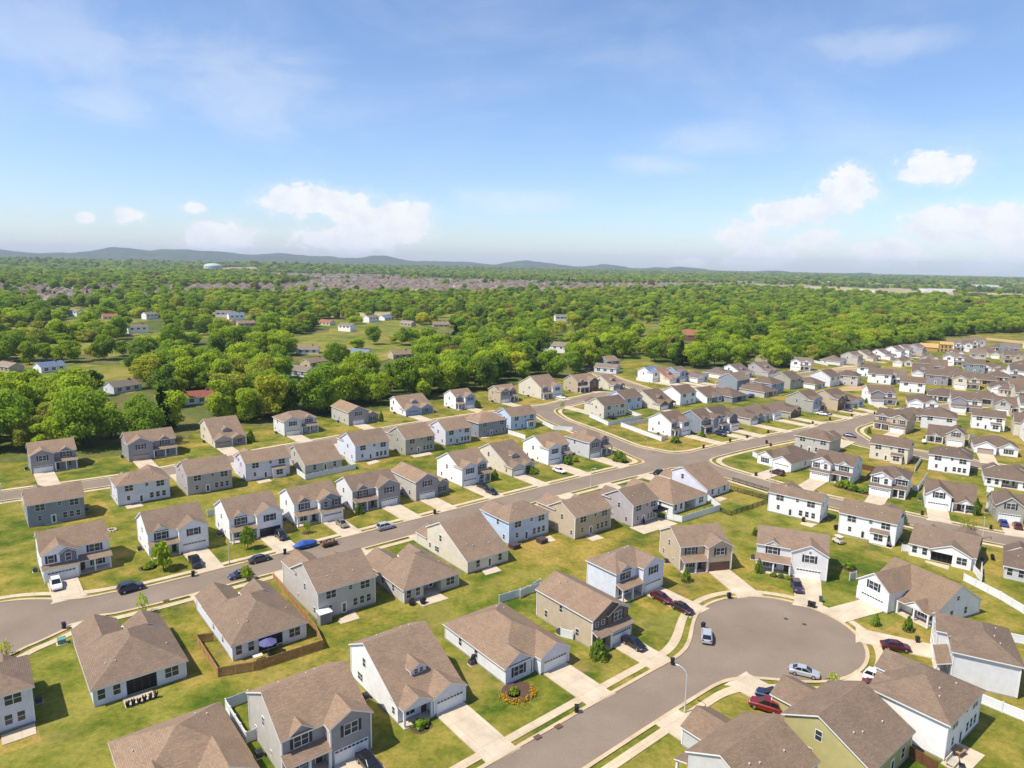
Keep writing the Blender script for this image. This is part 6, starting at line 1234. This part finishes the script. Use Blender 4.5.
# -------- positions
rng=np.random.default_rng(5)
HXY=np.array([(H.root.location.x,H.root.location.y) for H in HROOT.values()])
MIDXY=np.array([(x,y) for x,y,_ in DATA_mid])
LANE=catmull(DATA_lane,6)
def wood_points(d0,d1,sp,amax=.80):
    n=int(d1*2.2/sp); gx=np.arange(-d1,d1,sp); gy=np.arange(60,d1,sp)
    X,Y=np.meshgrid(gx,gy); X=X.ravel()+rng.uniform(-.42,.42,X.size)*sp; Y=Y.ravel()+rng.uniform(-.42,.42,Y.size)*sp
    D=np.hypot(X,Y);A=np.arctan2(X,Y); t=tl_dist(A)
    k=(D>np.maximum(t+6.5,d0))&(D<d1)&(np.abs(A)<amax)
    X,Y,D,A=X[k],Y[k],D[k],A[k]
    k=np.ones(len(X),bool)
    for cx_,cy_,a,b,th in CLE:
        u=(X-cx_)*math.cos(th)+(Y-cy_)*math.sin(th); v=-(X-cx_)*math.sin(th)+(Y-cy_)*math.cos(th)
        k&=(((u/(b+2))**2+(v/(a+2))**2)>1)|(rng.uniform(size=len(X))<.10)
    for hx,hy in MIDXY:
        # keep the line of sight to a visible house open
        L=math.hypot(hx,hy); ux,uy=hx/L,hy/L; s=(X-hx)*ux+(Y-hy)*uy; q=np.abs(-(X-hx)*uy+(Y-hy)*ux)
        k&=~((s>-L*.19-8)&(s<12)&(q<9+np.clip(-s,0,60)*.08)&((D-tl_dist(A)>24)|(q<4.5)))
    k&=seg_dist(X,Y,LANE)>6
    for P in DATA_fields:
        P=np.array(P); ins=np.zeros(len(X),bool); j=len(P)-1
        for i in range(len(P)):
            c=((P[i,1]>Y)!=(P[j,1]>Y))&(X<(P[j,0]-P[i,0])*(Y-P[i,1])/(P[j,1]-P[i,1]+1e-9)+P[i,0]); ins^=c; j=i
        k&=~(ins&(rng.uniform(size=len(X))<.93))
    for zi_,P in enumerate(DATA_farzones):
        P=np.array(P); ins=np.zeros(len(X),bool); j=len(P)-1
        for i in range(len(P)):
            c=((P[i,1]>Y)!=(P[j,1]>Y))&(X<(P[j,0]-P[i,0])*(Y-P[i,1])/(P[j,1]-P[i,1]+1e-9)+P[i,0]); ins^=c; j=i
        k&=~(ins&(rng.uniform(size=len(X))<(.975,.75,.8)[zi_]))
    return X[k],Y[k]
def noise2(X,Y,s):
    return (np.sin(X/s+1.3*np.sin(Y/s*.7))+np.sin(Y/s*1.1+1.7*np.sin(X/s*.6)+2))/2
X1,Y1=wood_points(150,1350,11.3)
keep=rng.uniform(size=len(X1))>np.where(np.arctan2(X1,Y1)<.13,np.clip(.12+.40*noise2(X1,Y1,62),0,.6),.04)*((np.hypot(X1,Y1)-tl_dist(np.arctan2(X1,Y1)))>45)
X1,Y1=X1[keep],Y1[keep]
D1=np.hypot(X1,Y1); o=np.argsort(D1-0*X1); X1,Y1,D1=X1[o],Y1[o],D1[o]
ID1=rng.choice(len(PRO),len(X1),p=PW)
# which of the nearest are in frame -> individuals
def infront(X,Y):
    A=np.arctan2(X,Y); return np.abs(A)<.67
edge=np.hypot(X1,Y1)-tl_dist(np.arctan2(X1,Y1))
vis=np.nonzero(infront(X1,Y1))[0]
NIND=250
score=D1[vis]+np.where(edge[vis]<14,-40,0)
ind=vis[np.argsort(score)[:NIND]]; indset=set(ind.tolist())
LM=[('A1','the far left grey house'),('A2','the tan-garage house'),('A3','the cream conifer house'),('A4','the pale hip-roofed house'),('A5','the low-winged greige house'),('A6','the white blue-dormer house'),('A7','the blue-gabled white house'),('A8','the tan grey-gabled house'),('A9','the cream bend house'),('A10','the brown balcony house'),('A11','the cream dormer house'),('J1','the blue-roofed white house'),('J4','the low white house'),('J6','the long-roofed white house'),('J8','the mauve house'),('J9','the white-fenced far house'),('J11','the greige far house'),('J13','the small far white house')]
LMA=np.array([math.atan2(HROOT[k].root.location.x,HROOT[k].root.location.y) for k,_ in LM])
recs=[]
for i in ind:
    a=math.atan2(X1[i],Y1[i]); l=int(np.argmin(np.abs(LMA-a))); row='edging the wood' if edge[i]<13 else ('just inside the wood' if edge[i]<32 else 'deep in the wood')
    recs.append((PRO[ID1[i]][2]+' '+PRO[ID1[i]][3],row,LM[l][1],a,i))
ORD=['first','second','third','fourth','fifth','sixth','seventh','eighth','ninth','tenth','eleventh','twelfth']
from collections import defaultdict
gr=defaultdict(list)
for r_ in recs: gr[r_[:3]].append(r_)
srcobj={}
def place_tree(i,label,parts=True):
    s=rng.uniform(.72,1.22); sz=s*rng.uniform(.88,1.12); pid=ID1[i]
    t=tag(empty('conifer_tree' if PRO[pid][0]=='cone' else 'broadleaf_tree',(X1[i],Y1[i],0),rng.uniform(0,6.28)),label,'tree','trees along the front of the wood')
    t.scale=(s,s,sz)
    c=inst('crown',PCR[pid],t); inst('trunk',PTR[pid],t); srcobj.setdefault(int(pid),c)
for key,lst in gr.items():
    lst.sort(key=lambda r_:r_[3])
    for n_,r_ in enumerate(lst):
        lab=f"{key[0]} tree {key[1]} behind {key[2]}"
        if len(lst)>1: lab+=f", {ORD[n_]}" if n_<12 else ", last"
        place_tree(r_[4],lab)
for pid in range(len(PRO)):
    if pid not in srcobj:
        i=vis[np.argsort(score)[NIND+pid]]; indset.add(int(i)); ID1[i]=pid; place_tree(i,f"{PRO[pid][2]} {PRO[pid][3]} tree standing deep in the wood")
# -------- the far wood as one object
rest=np.array([i for i in range(len(X1)) if i not in indset])
X2,Y2=wood_points(1350,3200,19); X3,Y3=wood_points(3200,9000,38)
_k=~scar_in(X3,Y3); X3,Y3=X3[_k],Y3[_k]
PX=np.concatenate([X1[rest],X2,X3]);PY=np.concatenate([Y1[rest],Y2,Y3])
PI_=np.concatenate([ID1[rest],rng.choice(len(PRO),len(X2)+len(X3),p=PW)])
PS=np.concatenate([rng.uniform(.62,1.2,len(rest)),rng.uniform(.9,1.55,len(X2)),rng.uniform(1.7,2.8,len(X3))])
PZ=np.concatenate([rng.uniform(.55,1.1,len(rest)),rng.uniform(.6,1.0,len(X2)),rng.uniform(.5,.85,len(X3))])
me=bpy.data.meshes.new('wood_points'); me.vertices.add(len(PX)); me.vertices.foreach_set('co',np.stack([PX,PY,np.maximum(mound(PX,PY),0)],1).astype(np.float32).ravel())
def att(n,t,v): a=me.attributes.new(n,t,'POINT'); a.data.foreach_set('value' if t!='FLOAT_VECTOR' else 'vector',v.ravel())
att('pick','INT',PI_.astype(np.int32)); att('size','FLOAT_VECTOR',np.stack([PS,PS,PS*0+np.where(PS>1.9,PZ,PZ*PS)],1).astype(np.float32)); att('turn','FLOAT_VECTOR',np.stack([PS*0,PS*0,rng.uniform(0,6.28,len(PS))],1).astype(np.float32))
forest=link(bpy.data.objects.new('distant_wood',me)); tag(forest,'dense spring-green mixed wood stretching to the horizon','wood',kind='stuff')
ng=bpy.data.node_groups.new('scatter_crowns','GeometryNodeTree'); ng.interface.new_socket('Geometry',in_out='INPUT',socket_type='NodeSocketGeometry'); ng.interface.new_socket('Geometry',in_out='OUTPUT',socket_type='NodeSocketGeometry')
gi=ng.nodes.new('NodeGroupInput');go=ng.nodes.new('NodeGroupOutput');ip=ng.nodes.new('GeometryNodeInstanceOnPoints');jn=ng.nodes.new('GeometryNodeJoinGeometry')
for pid in reversed(range(len(PRO))):
    q=ng.nodes.new('GeometryNodeObjectInfo'); q.inputs['Object'].default_value=srcobj[pid]; q.inputs['As Instance'].default_value=True; ng.links.new(q.outputs['Geometry'],jn.inputs[0])
def na(n,t): a=ng.nodes.new('GeometryNodeInputNamedAttribute'); a.data_type=t; a.inputs['Name'].default_value=n; return a.outputs['Attribute']
ng.links.new(gi.outputs[0],ip.inputs['Points']); ng.links.new(jn.outputs[0],ip.inputs['Instance']); ip.inputs['Pick Instance'].default_value=True
ng.links.new(na('pick','INT'),ip.inputs['Instance Index']); ng.links.new(na('size','FLOAT_VECTOR'),ip.inputs['Scale']); ng.links.new(na('turn','FLOAT_VECTOR'),ip.inputs['Rotation']); ng.links.new(ip.outputs[0],go.inputs[0])
md=forest.modifiers.new('scatter','NODES'); md.node_group=ng
print('forest',len(PX))
# -------- garden trees and shrubs
YL=['young kerb tree beyond the open-porch house on the left','round young tree before the white house by black pickup','small round tree at the lamp before the open-garage house','tiny young tree before the gold sedan house','broad round bush on the corner lawn by the junction','dense dark shrub by the porch of the brown-gabled tan house','conical evergreen at the porch of the brown-garage house','conical evergreen at the long white porch','small dark conical shrub on the lawn of the large white house','dark conical shrub by the porch of the large white house','leafy kerb tree beside the slate sedan','bare-ish young tree at the far left kerb','young tree on the bend island by the wood','flat pale young tree on the verge, right street','tall dark conical tree right of the white upper-window house','little conifer on the grass between cul-de-sac houses','small dark conifer beside the rail by beige twin gables','bushy shrub left of the stepped-gable beige house front','low bush below the stepped-gable beige house','low bright bush right of the stepped-gable beige house','dark conical tree at the cream house by the wood','round dark bush beside the blue-gabled white house','low bush by the cream dormer house on main street','reddish conical shrub by lavender-fronted house','leafy bush at the porch of the dormered white-sided house','low yellow bush at the dormered house porch','round green bush inside the yellow flower bed','dark columnar shrub near the far tree edge','big bush at the front of the white corner house','small bush on the drive of the white corner house','slim shrub at the slate-fronted house with gold sedan','slim dark shrub before the greige grey-gabled house','dark shrub hugging the white hip-roofed two-storey side wall','leafy shrub before the slate-gabled bend house','small dark cone by the small white house','small dark cone before the brown-fronted low house','small conifer before the blue-grey house with navy cars','small conifer beside the pale blue garage gable','small conifer before the brown-fronted house side','small round shrub, left of three under the long porch','small round shrub, middle of three under the long porch','small round shrub, right of three under the long porch','low green bush behind the cul-de-sac white garage','dark bush bed beside the white house, left lawn','dark flower bush at the round tree house','young yellowish bush at the bottom cul-de-sac kerb','dark bush at the front of the white corner-drive house','small bush right of the white corner-drive house']
YM={}
def yard(kind,i):
    k=(kind,i%3)
    if k not in YM:
        if kind in('round',): c=crown(300+i,1,.28,1,420,LEAF[('mid','bright','mid')[i%3]],'round',.13)
        elif kind=='young': c=crown(320+i,1,.3,1,150,LEAF[('bright','olive','yellow')[i%3]],'tall',.11)
        elif kind=='cone': c=crown(340+i,1,.03,1,420,LEAF['dark'],'cone',.15)
        else: c=crown(360+i,1,.02,.9,380,LEAF[('mid','dark','bright')[i%3]],'round',.15)
        b=MB(); b.cyl((0,0,-.02),(0,0,.5),.055,.04,7)
        for a in (0,2.1,4.2): b.cyl((0,0,.35),(.35*math.cos(a),.35*math.sin(a),.65),.03,.012,5)
        YM[k]=(c,b.mesh('trunk',(BARK,)))
    return YM[k]
for i,((x,y,kind,h,r),lab) in enumerate(zip(DATA_yard,YL)):
    t=tag(empty({'bush':'garden_shrub','cone':'conical_evergreen'}.get(kind,'young_tree'),(x,y,0),rng.uniform(0,6)),lab,'shrub' if kind=='bush' else 'tree','garden trees and shrubs')
    c,tr=yard(kind,i); t.scale=(r,r,h); inst('crown',c,t); inst('trunk',tr,t)
    if i%3==0 or kind=='bush':
        b=MB(); b.cyl((0,0,-.01),(0,0,.03),r*1.15,r*1.1,14); o=b.build('mulch_bed',(plain('mulch',(.09,.055,.035),.95,noise=.3),),None,(x,y,.02)); tag(o,kind='structure')
# yellow flower bed
fx,fy=MI['flowers']; rgl=np.random.default_rng(3); u=np.linspace(0,1,250); 
ang=u*math.pi*1.15+R(150); C=np.stack([2.6*np.cos(ang)+rgl.normal(size=250)*.32,2.0*np.sin(ang)+rgl.normal(size=250)*.32,rgl.uniform(.08,.55,250)],1)
rot=R(39); C[:,0],C[:,1]=C[:,0]*math.cos(rot)-C[:,1]*math.sin(rot),C[:,0]*math.sin(rot)+C[:,1]*math.cos(rot)
fb=link(bpy.data.objects.new('flower_bed',quads_mesh('flower_bed',C,np.array([[0,0,1.]])+rgl.normal(size=(250,3))*.6,rgl.uniform(.10,.2,250),rgl,LEAF['gold'])),None,(fx,fy,0)); tag(fb,'curved bed of yellow flowers before the two-gabled single-storey house','flower bed',kind='stuff')
b=MB(); b.cyl((0,0,-.01),(0,0,.03),2.7,2.6,24); tag(b.build('mulch_bed',(plain('mulch',(.09,.055,.035)),),None,(fx,fy+.6,.02)),kind='structure')
# rough hedge under the wood edge
# ------------------------------------------------------------------ houses among the trees
MW=dict(red='white',grey='paleblue',brown='tan',blue='white',tan='tan',white='white',bluewhite='white',terracotta='cream',bluegrey='white',brick='brick')
MR=dict(red='red',grey='grey',brown='brown',blue='blue',tan='tan',white='grey',bluewhite='blue',terracotta='terracotta',bluegrey='blue',brick='terracotta')
ML=['small white house with red roof in the trees at left','grey-roofed pale bungalow at the wood edge, left of centre','brown-roofed bungalow just right of the grey-roofed bungalow','grey gable end among trees below the dark pines','low blue-roofed building on the left clearing','tan-roofed bungalow at the left frame edge','white two-storey house, left of a white pair in mid wood','white house with blue-grey front, right of the white pair','terracotta-roofed bungalow on the wide meadow','long terracotta-roofed house far left among trees','small white house far left above round trees','white house in trees, left quarter','white gabled house on the meadow','blue-grey roofed house right of the white meadow gable','tan house on the meadow by bare trees','brown house at the right end of the meadow','brown-roofed white bungalow in trees behind the blue-dormer house','blue-roofed house behind the big meadow tree','grey-roofed house behind the meadow, left','little white shed on the meadow','white house deep in the central wood','white flat-roofed house low in the central wood','grey-blue house at the wood edge near the brown balcony house','large brick-red house beside the lane in the wood','red-roofed house deep in the wood right of centre','tan house at the wood edge behind the far rows','terracotta barn below the white pair','brown barn below the white pair','white house beside the leftmost round trees']
for (x,y,k),lab in zip(DATA_mid,ML):
    big=k=='brick'; w,d=(26,16) if big else (random.uniform(13,17),random.uniform(8,10))
    e=5.2 if k in('white','bluewhite','brick') else 3.1; h_=random.choice([-25,10,35,60]) if not big else 0
    t=tag(empty('country_house',(x,y,0),R(h_)),lab,'house','country houses among the trees')
    b=MB(); walls_gable_x(b,-w/2,w/2,-d/2,d/2,e,e,.5); b.build('wall',(siding(MW[k]),),t)
    b=MB(); roof_gable(b,'x',-w/2,w/2,-d/2,d/2,e,e,.5); rf=b.build('roof',SOFFIT_MATS(MR[k]),t)
    b=MB(); b.box(w*.2,w*.2+.9,-.5,.4,e+d*.25-.6,e+d*.25+.9); b.build('chimney',(siding('brick'),),rf)
    for q in (-.3,0,.3): inst('window',WIN['d'][2],t,(w*q,-d/2-.01,1.0 if e<4 else 3.4))
# ------------------------------------------------------------------ far estate
rg=np.random.default_rng(21)
def tiny(seed):
    b=MB(); r=random.Random(seed); w,d,e=r.uniform(15,19),r.uniform(12,15),r.choice([5.4,5.4,3.2])
    walls_box(b,-w/2,w/2,-d/2,d/2,e,0,0); 
    q=MB(); roof_hip(q,-w/2,w/2,-d/2,d/2,e,.7); 
    roof_gable(q,'y',-d/2-2,0,-w*.4,w*.05,e,e,.8)
    b.face([(-w*.4,-d/2-2,0),(w*.05,-d/2-2,0),(w*.05,-d/2-2,e),(-w*.175,-d/2-2,e+w*.18),(-w*.4,-d/2-2,e)],0)
    n=len(b.v); b.v+=q.v; b.f+=[tuple(i+n for i in f) for f in q.f]; b.m+=[1 if m==0 else 0 for m in q.m]
    return b
ROOFV=['medium','slateroof','grey','dark','tan','brown']; WALLV=['brick','white','cream','tan','palegrey','brick']
TM=[tiny(i) for i in range(6)]; TME=[b.mesh('distant_house',(siding(WALLV[i]),roofm(ROOFV[i]))) for i,b in enumerate(TM)]
pts=[]
for P in DATA_estates:
    P=np.array(P); c=P.mean(0); u=(P[1]-P[0]); u/=np.linalg.norm(u); v=np.array((-u[1],u[0]))
    S=(P-P[0])@np.stack([u,v],1); 
    for a in np.arange(S[:,0].min(),S[:,0].max(),21.0):
        for k,bb in enumerate(np.arange(S[:,1].min(),S[:,1].max(),37.0)):
            q=P[0]+u*(a+rg.uniform(-3,3))+v*(bb+rg.uniform(-3,3)); ins=False;j=len(P)-1
            for i in range(len(P)):
                if (P[i,1]>q[1])!=(P[j,1]>q[1]) and q[0]<(P[j,0]-P[i,0])*(q[1]-P[i,1])/(P[j,1]-P[i,1]+1e-9)+P[i,0]: ins=not ins
                j=i
            if ins and rg.uniform()<.9: pts.append((q[0],q[1],math.atan2(u[1],u[0])+(math.pi if k%2 else 0)+rg.uniform(-.1,.1)))
pts.sort(key=lambda p:math.hypot(p[0],p[1]))
print('estate houses',len(pts))
NI=90
for n_,(x,y,a) in enumerate(pts[:NI]):
    o=inst('distant_house',TME[n_%6],None,(x,y,0),a); tag(o,'tiny hip-roofed house in the distant estate beyond the wood','house','houses of the distant estate')
B=MB()
V=[];Fc=[];Mi=[]
for n_,(x,y,a) in enumerate(pts[NI:]):
    b=TM[n_%6]; c,s=math.cos(a),math.sin(a); k=len(V)
    V+=[(x+p[0]*c-p[1]*s,y+p[0]*s+p[1]*c,p[2]) for p in b.v]; Fc+=[tuple(i+k for i in f) for f in b.f]; Mi+=[m+2*(n_%6) for m in b.m]
me=bpy.data.meshes.new('distant_estate'); me.from_pydata(V,[],Fc)
for i in range(6): me.materials.append(siding(WALLV[i])); me.materials.append(roofm(ROOFV[i]))
me.polygons.foreach_set('material_index',Mi); me.update()
tag(link(bpy.data.objects.new('distant_estate',me)),'mass of small brown roofs in the distant estate','houses',kind='stuff')
# ------------------------------------------------------------------ shops on the far right
CW=['white','cream','tan','palegrey','brick','tan']
for i,(x,y,w,d,h) in enumerate(DATA_com):
    t=tag(empty('flat_roofed_building',(x,y,0),R((-12,8,-20)[i%3])),'small flat-roofed commercial building far off beyond the right-hand wood','building','distant commercial buildings')
    k=2.2
    b=MB(); b.box(-w*k/2,w*k/2,-d*k/2,d*k/2,0,h); b.box(-w*k*.2,w*k*.2,-d*k/2-.4,-d*k/2-.01,0,h+2); b.build('wall',(siding(CW[i%6]),),t)
    b=MB(); b.box(-w*k/2-.3,w*k/2+.3,-d*k/2+.02,d*k/2+.3,h,h+.7); b.build('roof',(roofm(('white','tan','grey')[i%3]),),t)
# water tank
x,y=DATA_tank; t=tag(empty('water_tank',(x,y,10)),'pale domed water tank on the cleared hillside near the horizon','water tank')
PT=plain('tank_paint',(.42,.50,.44),.5,noise=.05)
b=MB(); b.cyl((0,0,-8),(0,0,16),38,38,32,cap=False); b.build('tank_wall',(PT,),t)
b=MB(); rr=[[(38*math.cos(f)*math.cos(a),38*math.cos(f)*math.sin(a),16+13*math.sin(f)) for a in np.linspace(0,2*math.pi,33)[:-1]] for f in np.linspace(0,1.5,7)]; b.rings(rr); b.build('dome',(PT,),t)
# ------------------------------------------------------------------ hills
HP=DATA_hills; aa=np.array([h[0] for h in HP]); ee=np.array([h[1] for h in HP])
def hills(name,D,scale,seed,a0,a1,col,extra=0.0):
    rg=np.random.default_rng(seed); A=np.linspace(a0,a1,240); E=np.interp(A,aa,ee)
    Zr=np.maximum(65+D*np.tan(E)*scale+extra+14,2)
    Zr=Zr+np.convolve(rg.normal(size=240),np.ones(7)/7,'same')*20
    Zr=np.maximum(Zr+14*np.sin(A*58)+9*np.sin(A*97+1)*(A<.2),2)
    prof=[(-1900,0),(-1200,.25),(-650,.62),(-250,.9),(0,1),(350,.85),(1200,.1)]
    V=[];Fc=[]
    for i,a in enumerate(A):
        for j,(dd,f) in enumerate(prof):
            n=rg.normal()*3.0*(0<f<1); d=D+dd; V.append((d*math.sin(a),d*math.cos(a),Zr[i]*f+n-2 if f else -2))
    n=len(prof)
    for i in range(239):
        for j in range(n-1): Fc.append((i*n+j,(i+1)*n+j,(i+1)*n+j+1,i*n+j+1))
    me=bpy.data.meshes.new(name); me.from_pydata(V,[],Fc); me.materials.append(col); me.polygons.foreach_set('use_smooth',[True]*len(Fc)); me.update()
    return tag(link(bpy.data.objects.new(name,me)),kind='structure')
HM=grass('hill_woods',(.03,.05,.015),(.05,.07,.02),(.08,.09,.03),(.10,.10,.05),.05)
hills('hills',10800,1.25,1,-.95,.47,HM)
# ------------------------------------------------------------------ sky, sun, haze, camera
SUN_EL,SUN_AZ=R(57),R(245)
w=bpy.data.worlds.new('World'); sc.world=w; w.use_nodes=True; nt=w.node_tree; bg=nt.nodes['Background']
sky=N(nt,'ShaderNodeTexSky',sky_type='NISHITA'); sky.sun_disc=False; sky.sun_elevation=SUN_EL; sky.sun_rotation=SUN_AZ; sky.altitude=200; sky.air_density=1.0; sky.dust_density=.6; sky.ozone_density=3.2
bg.inputs['Strength'].default_value=SKY_S
tc=N(nt,'ShaderNodeTexCoord'); sx=N(nt,'ShaderNodeSeparateXYZ'); nt.links.new(tc.outputs['Generated'],sx.inputs[0])
def M(op,a,b=None,c=None):
    n=N(nt,'ShaderNodeMath',operation=op)
    for i,v in enumerate((a,b,c)):
        if v is None: continue
        if isinstance(v,(int,float)): n.inputs[i].default_value=v
        else: nt.links.new(v,n.inputs[i])
    return n.outputs[0]
azn=M('ARCTAN2',sx.outputs['X'],sx.outputs['Y']); eln=M('ARCSINE',sx.outputs['Z'])
cb=N(nt,'ShaderNodeCombineXYZ'); nt.links.new(azn,cb.inputs[0]); nt.links.new(eln,cb.inputs[1])
def nz(scale,det,rough,dist=0,off=0,sy=1.0):
    mp=N(nt,'ShaderNodeMapping'); mp.inputs['Location'].default_value=(off,off,0); mp.inputs['Scale'].default_value=(1,sy,1); nt.links.new(cb.outputs[0],mp.inputs[0])
    n=N(nt,'ShaderNodeTexNoise'); n.inputs['Scale'].default_value=scale; n.inputs['Detail'].default_value=det; n.inputs['Roughness'].default_value=rough; n.inputs['Distortion'].default_value=dist; nt.links.new(mp.outputs[0],n.inputs[0]); return n.outputs['Fac']
def blobs(L):
    cur=None
    for a,e,rx,ry in L:
        s=N(nt,'ShaderNodeVectorMath',operation='SUBTRACT'); s.inputs[1].default_value=(a,e,0); nt.links.new(cb.outputs[0],s.inputs[0])
        m=N(nt,'ShaderNodeVectorMath',operation='MULTIPLY'); m.inputs[1].default_value=(1/rx,1/ry,0); nt.links.new(s.outputs[0],m.inputs[0])
        l=N(nt,'ShaderNodeVectorMath',operation='LENGTH'); nt.links.new(m.outputs[0],l.inputs[0])
        v=M('SUBTRACT',1.0,l.outputs['Value']); cur=v if cur is None else M('MAXIMUM',cur,v)
    return cur
def sstep(x,a,b):
    n=N(nt,'ShaderNodeMapRange',interpolation_type='SMOOTHSTEP'); n.inputs['From Min'].default_value=a; n.inputs['From Max'].default_value=b; nt.links.new(x,n.inputs['Value']); return n.outputs[0]
cu=blobs(DATA_cumulus)
nA=nz(46,7,.6,.35,3.1,1.2); nB=nz(9,3,.5,0,8.2,1.6)
v=M('ADD',cu,M('MULTIPLY',M('SUBTRACT',nA,.5),1.55)); v=M('ADD',v,M('MULTIPLY',M('SUBTRACT',nB,.5),.5))
mc=M('MAXIMUM',M('MULTIPLY',sstep(v,.04,.36),.95),M('MULTIPLY',sstep(v,-.35,.35),.34))
ci_=blobs(DATA_cirrus); nC=nz(7,6,.62,.8,1.7,2.4)
vc=M('ADD',ci_,M('MULTIPLY',M('SUBTRACT',nC,.5),1.5)); mi=M('MULTIPLY',sstep(vc,.0,.9),.30)
wide=M('MULTIPLY',sstep(nz(2.6,6,.6,.5,5.5,2.2),.42,.78),.20)
tot=M('MAXIMUM',mc,M('MAXIMUM',mi,wide)); tot=M('MULTIPLY',tot,sstep(eln,-.01,.02))
# grading of the clear sky towards the photograph's blue
gr_=N(nt,'ShaderNodeMix',data_type='RGBA',blend_type='MULTIPLY'); gr_.inputs[0].default_value=1; gr_.inputs[7].default_value=(*SKY_TINT,1); nt.links.new(sky.outputs[0],gr_.inputs[6])
cm=N(nt,'ShaderNodeMix',data_type='RGBA'); nt.links.new(tot,cm.inputs[0]); nt.links.new(gr_.outputs[2],cm.inputs[6]); lo_=N(nt,'ShaderNodeMix',data_type='RGBA'); nt.links.new(sstep(nz(30,6,.6,.2,6.3,1.3),.34,.62),lo_.inputs[0]); lo_.inputs[6].default_value=(CLOUD[0]*.88,CLOUD[1]*.91,CLOUD[2]*.96,1); lo_.inputs[7].default_value=(*CLOUD,1); nt.links.new(lo_.outputs[2],cm.inputs[7])
nt.links.new(cm.outputs[2],bg.inputs['Color'])
sl=bpy.data.lights.new('sun','SUN'); sl.energy=SUN_E; sl.angle=R(.53); sl.color=SUN_C
so=link(bpy.data.objects.new('sun',sl)); dv=Vector((math.sin(SUN_AZ)*math.cos(SUN_EL),math.cos(SUN_AZ)*math.cos(SUN_EL),math.sin(SUN_EL))); so.rotation_euler=(-dv).to_track_quat('-Z','Y').to_euler(); so.location=(0,0,300)
# air
b=MB(); b.box(-15000,15000,-3000,14500,-4,240); hz=b.mesh('haze'); hm=bpy.data.materials.new('haze_air'); hm.use_nodes=True; hn=hm.node_tree; hn.nodes.clear()
ho=N(hn,'ShaderNodeOutputMaterial'); hv=N(hn,'ShaderNodeVolumePrincipled'); hv.inputs['Color'].default_value=(*HAZE_C,1); hv.inputs['Density'].default_value=HAZE_D; hv.inputs['Anisotropy'].default_value=.0; hn.links.new(hv.outputs[0],ho.inputs['Volume'])
hz.materials.append(hm)
if HAZE_D>0:
    tag(link(bpy.data.objects.new('haze',hz)),'pale blue summer haze in the air','haze',kind='stuff')
cam=bpy.data.cameras.new('camera'); cam.sensor_width=36; cam.sensor_fit='HORIZONTAL'; cam.lens=36*695/1024; cam.clip_end=60000; cam.clip_start=1
co=link(bpy.data.objects.new('camera',cam)); co.matrix_world=Matrix.Translation((0,0,CAM_H))@Matrix.Rotation(math.pi/2-math.atan(121/695),4,'X')@Matrix.Rotation(R(1.08),4,'Z'); sc.camera=co
sc.view_settings.view_transform='Standard'; sc.view_settings.look='None'; sc.view_settings.gamma=1; sc.view_settings.exposure=EXPO; sc.view_settings.use_curve_mapping=False
cy=sc.cycles; cy.max_bounces=6; cy.diffuse_bounces=3; cy.glossy_bounces=2; cy.transmission_bounces=2; cy.volume_bounces=0; cy.transparent_max_bounces=8; cy.use_denoising=True; cy.caustics_reflective=False; cy.caustics_refractive=False
try: cy.denoiser='OPENIMAGEDENOISE'
except Exception: pass
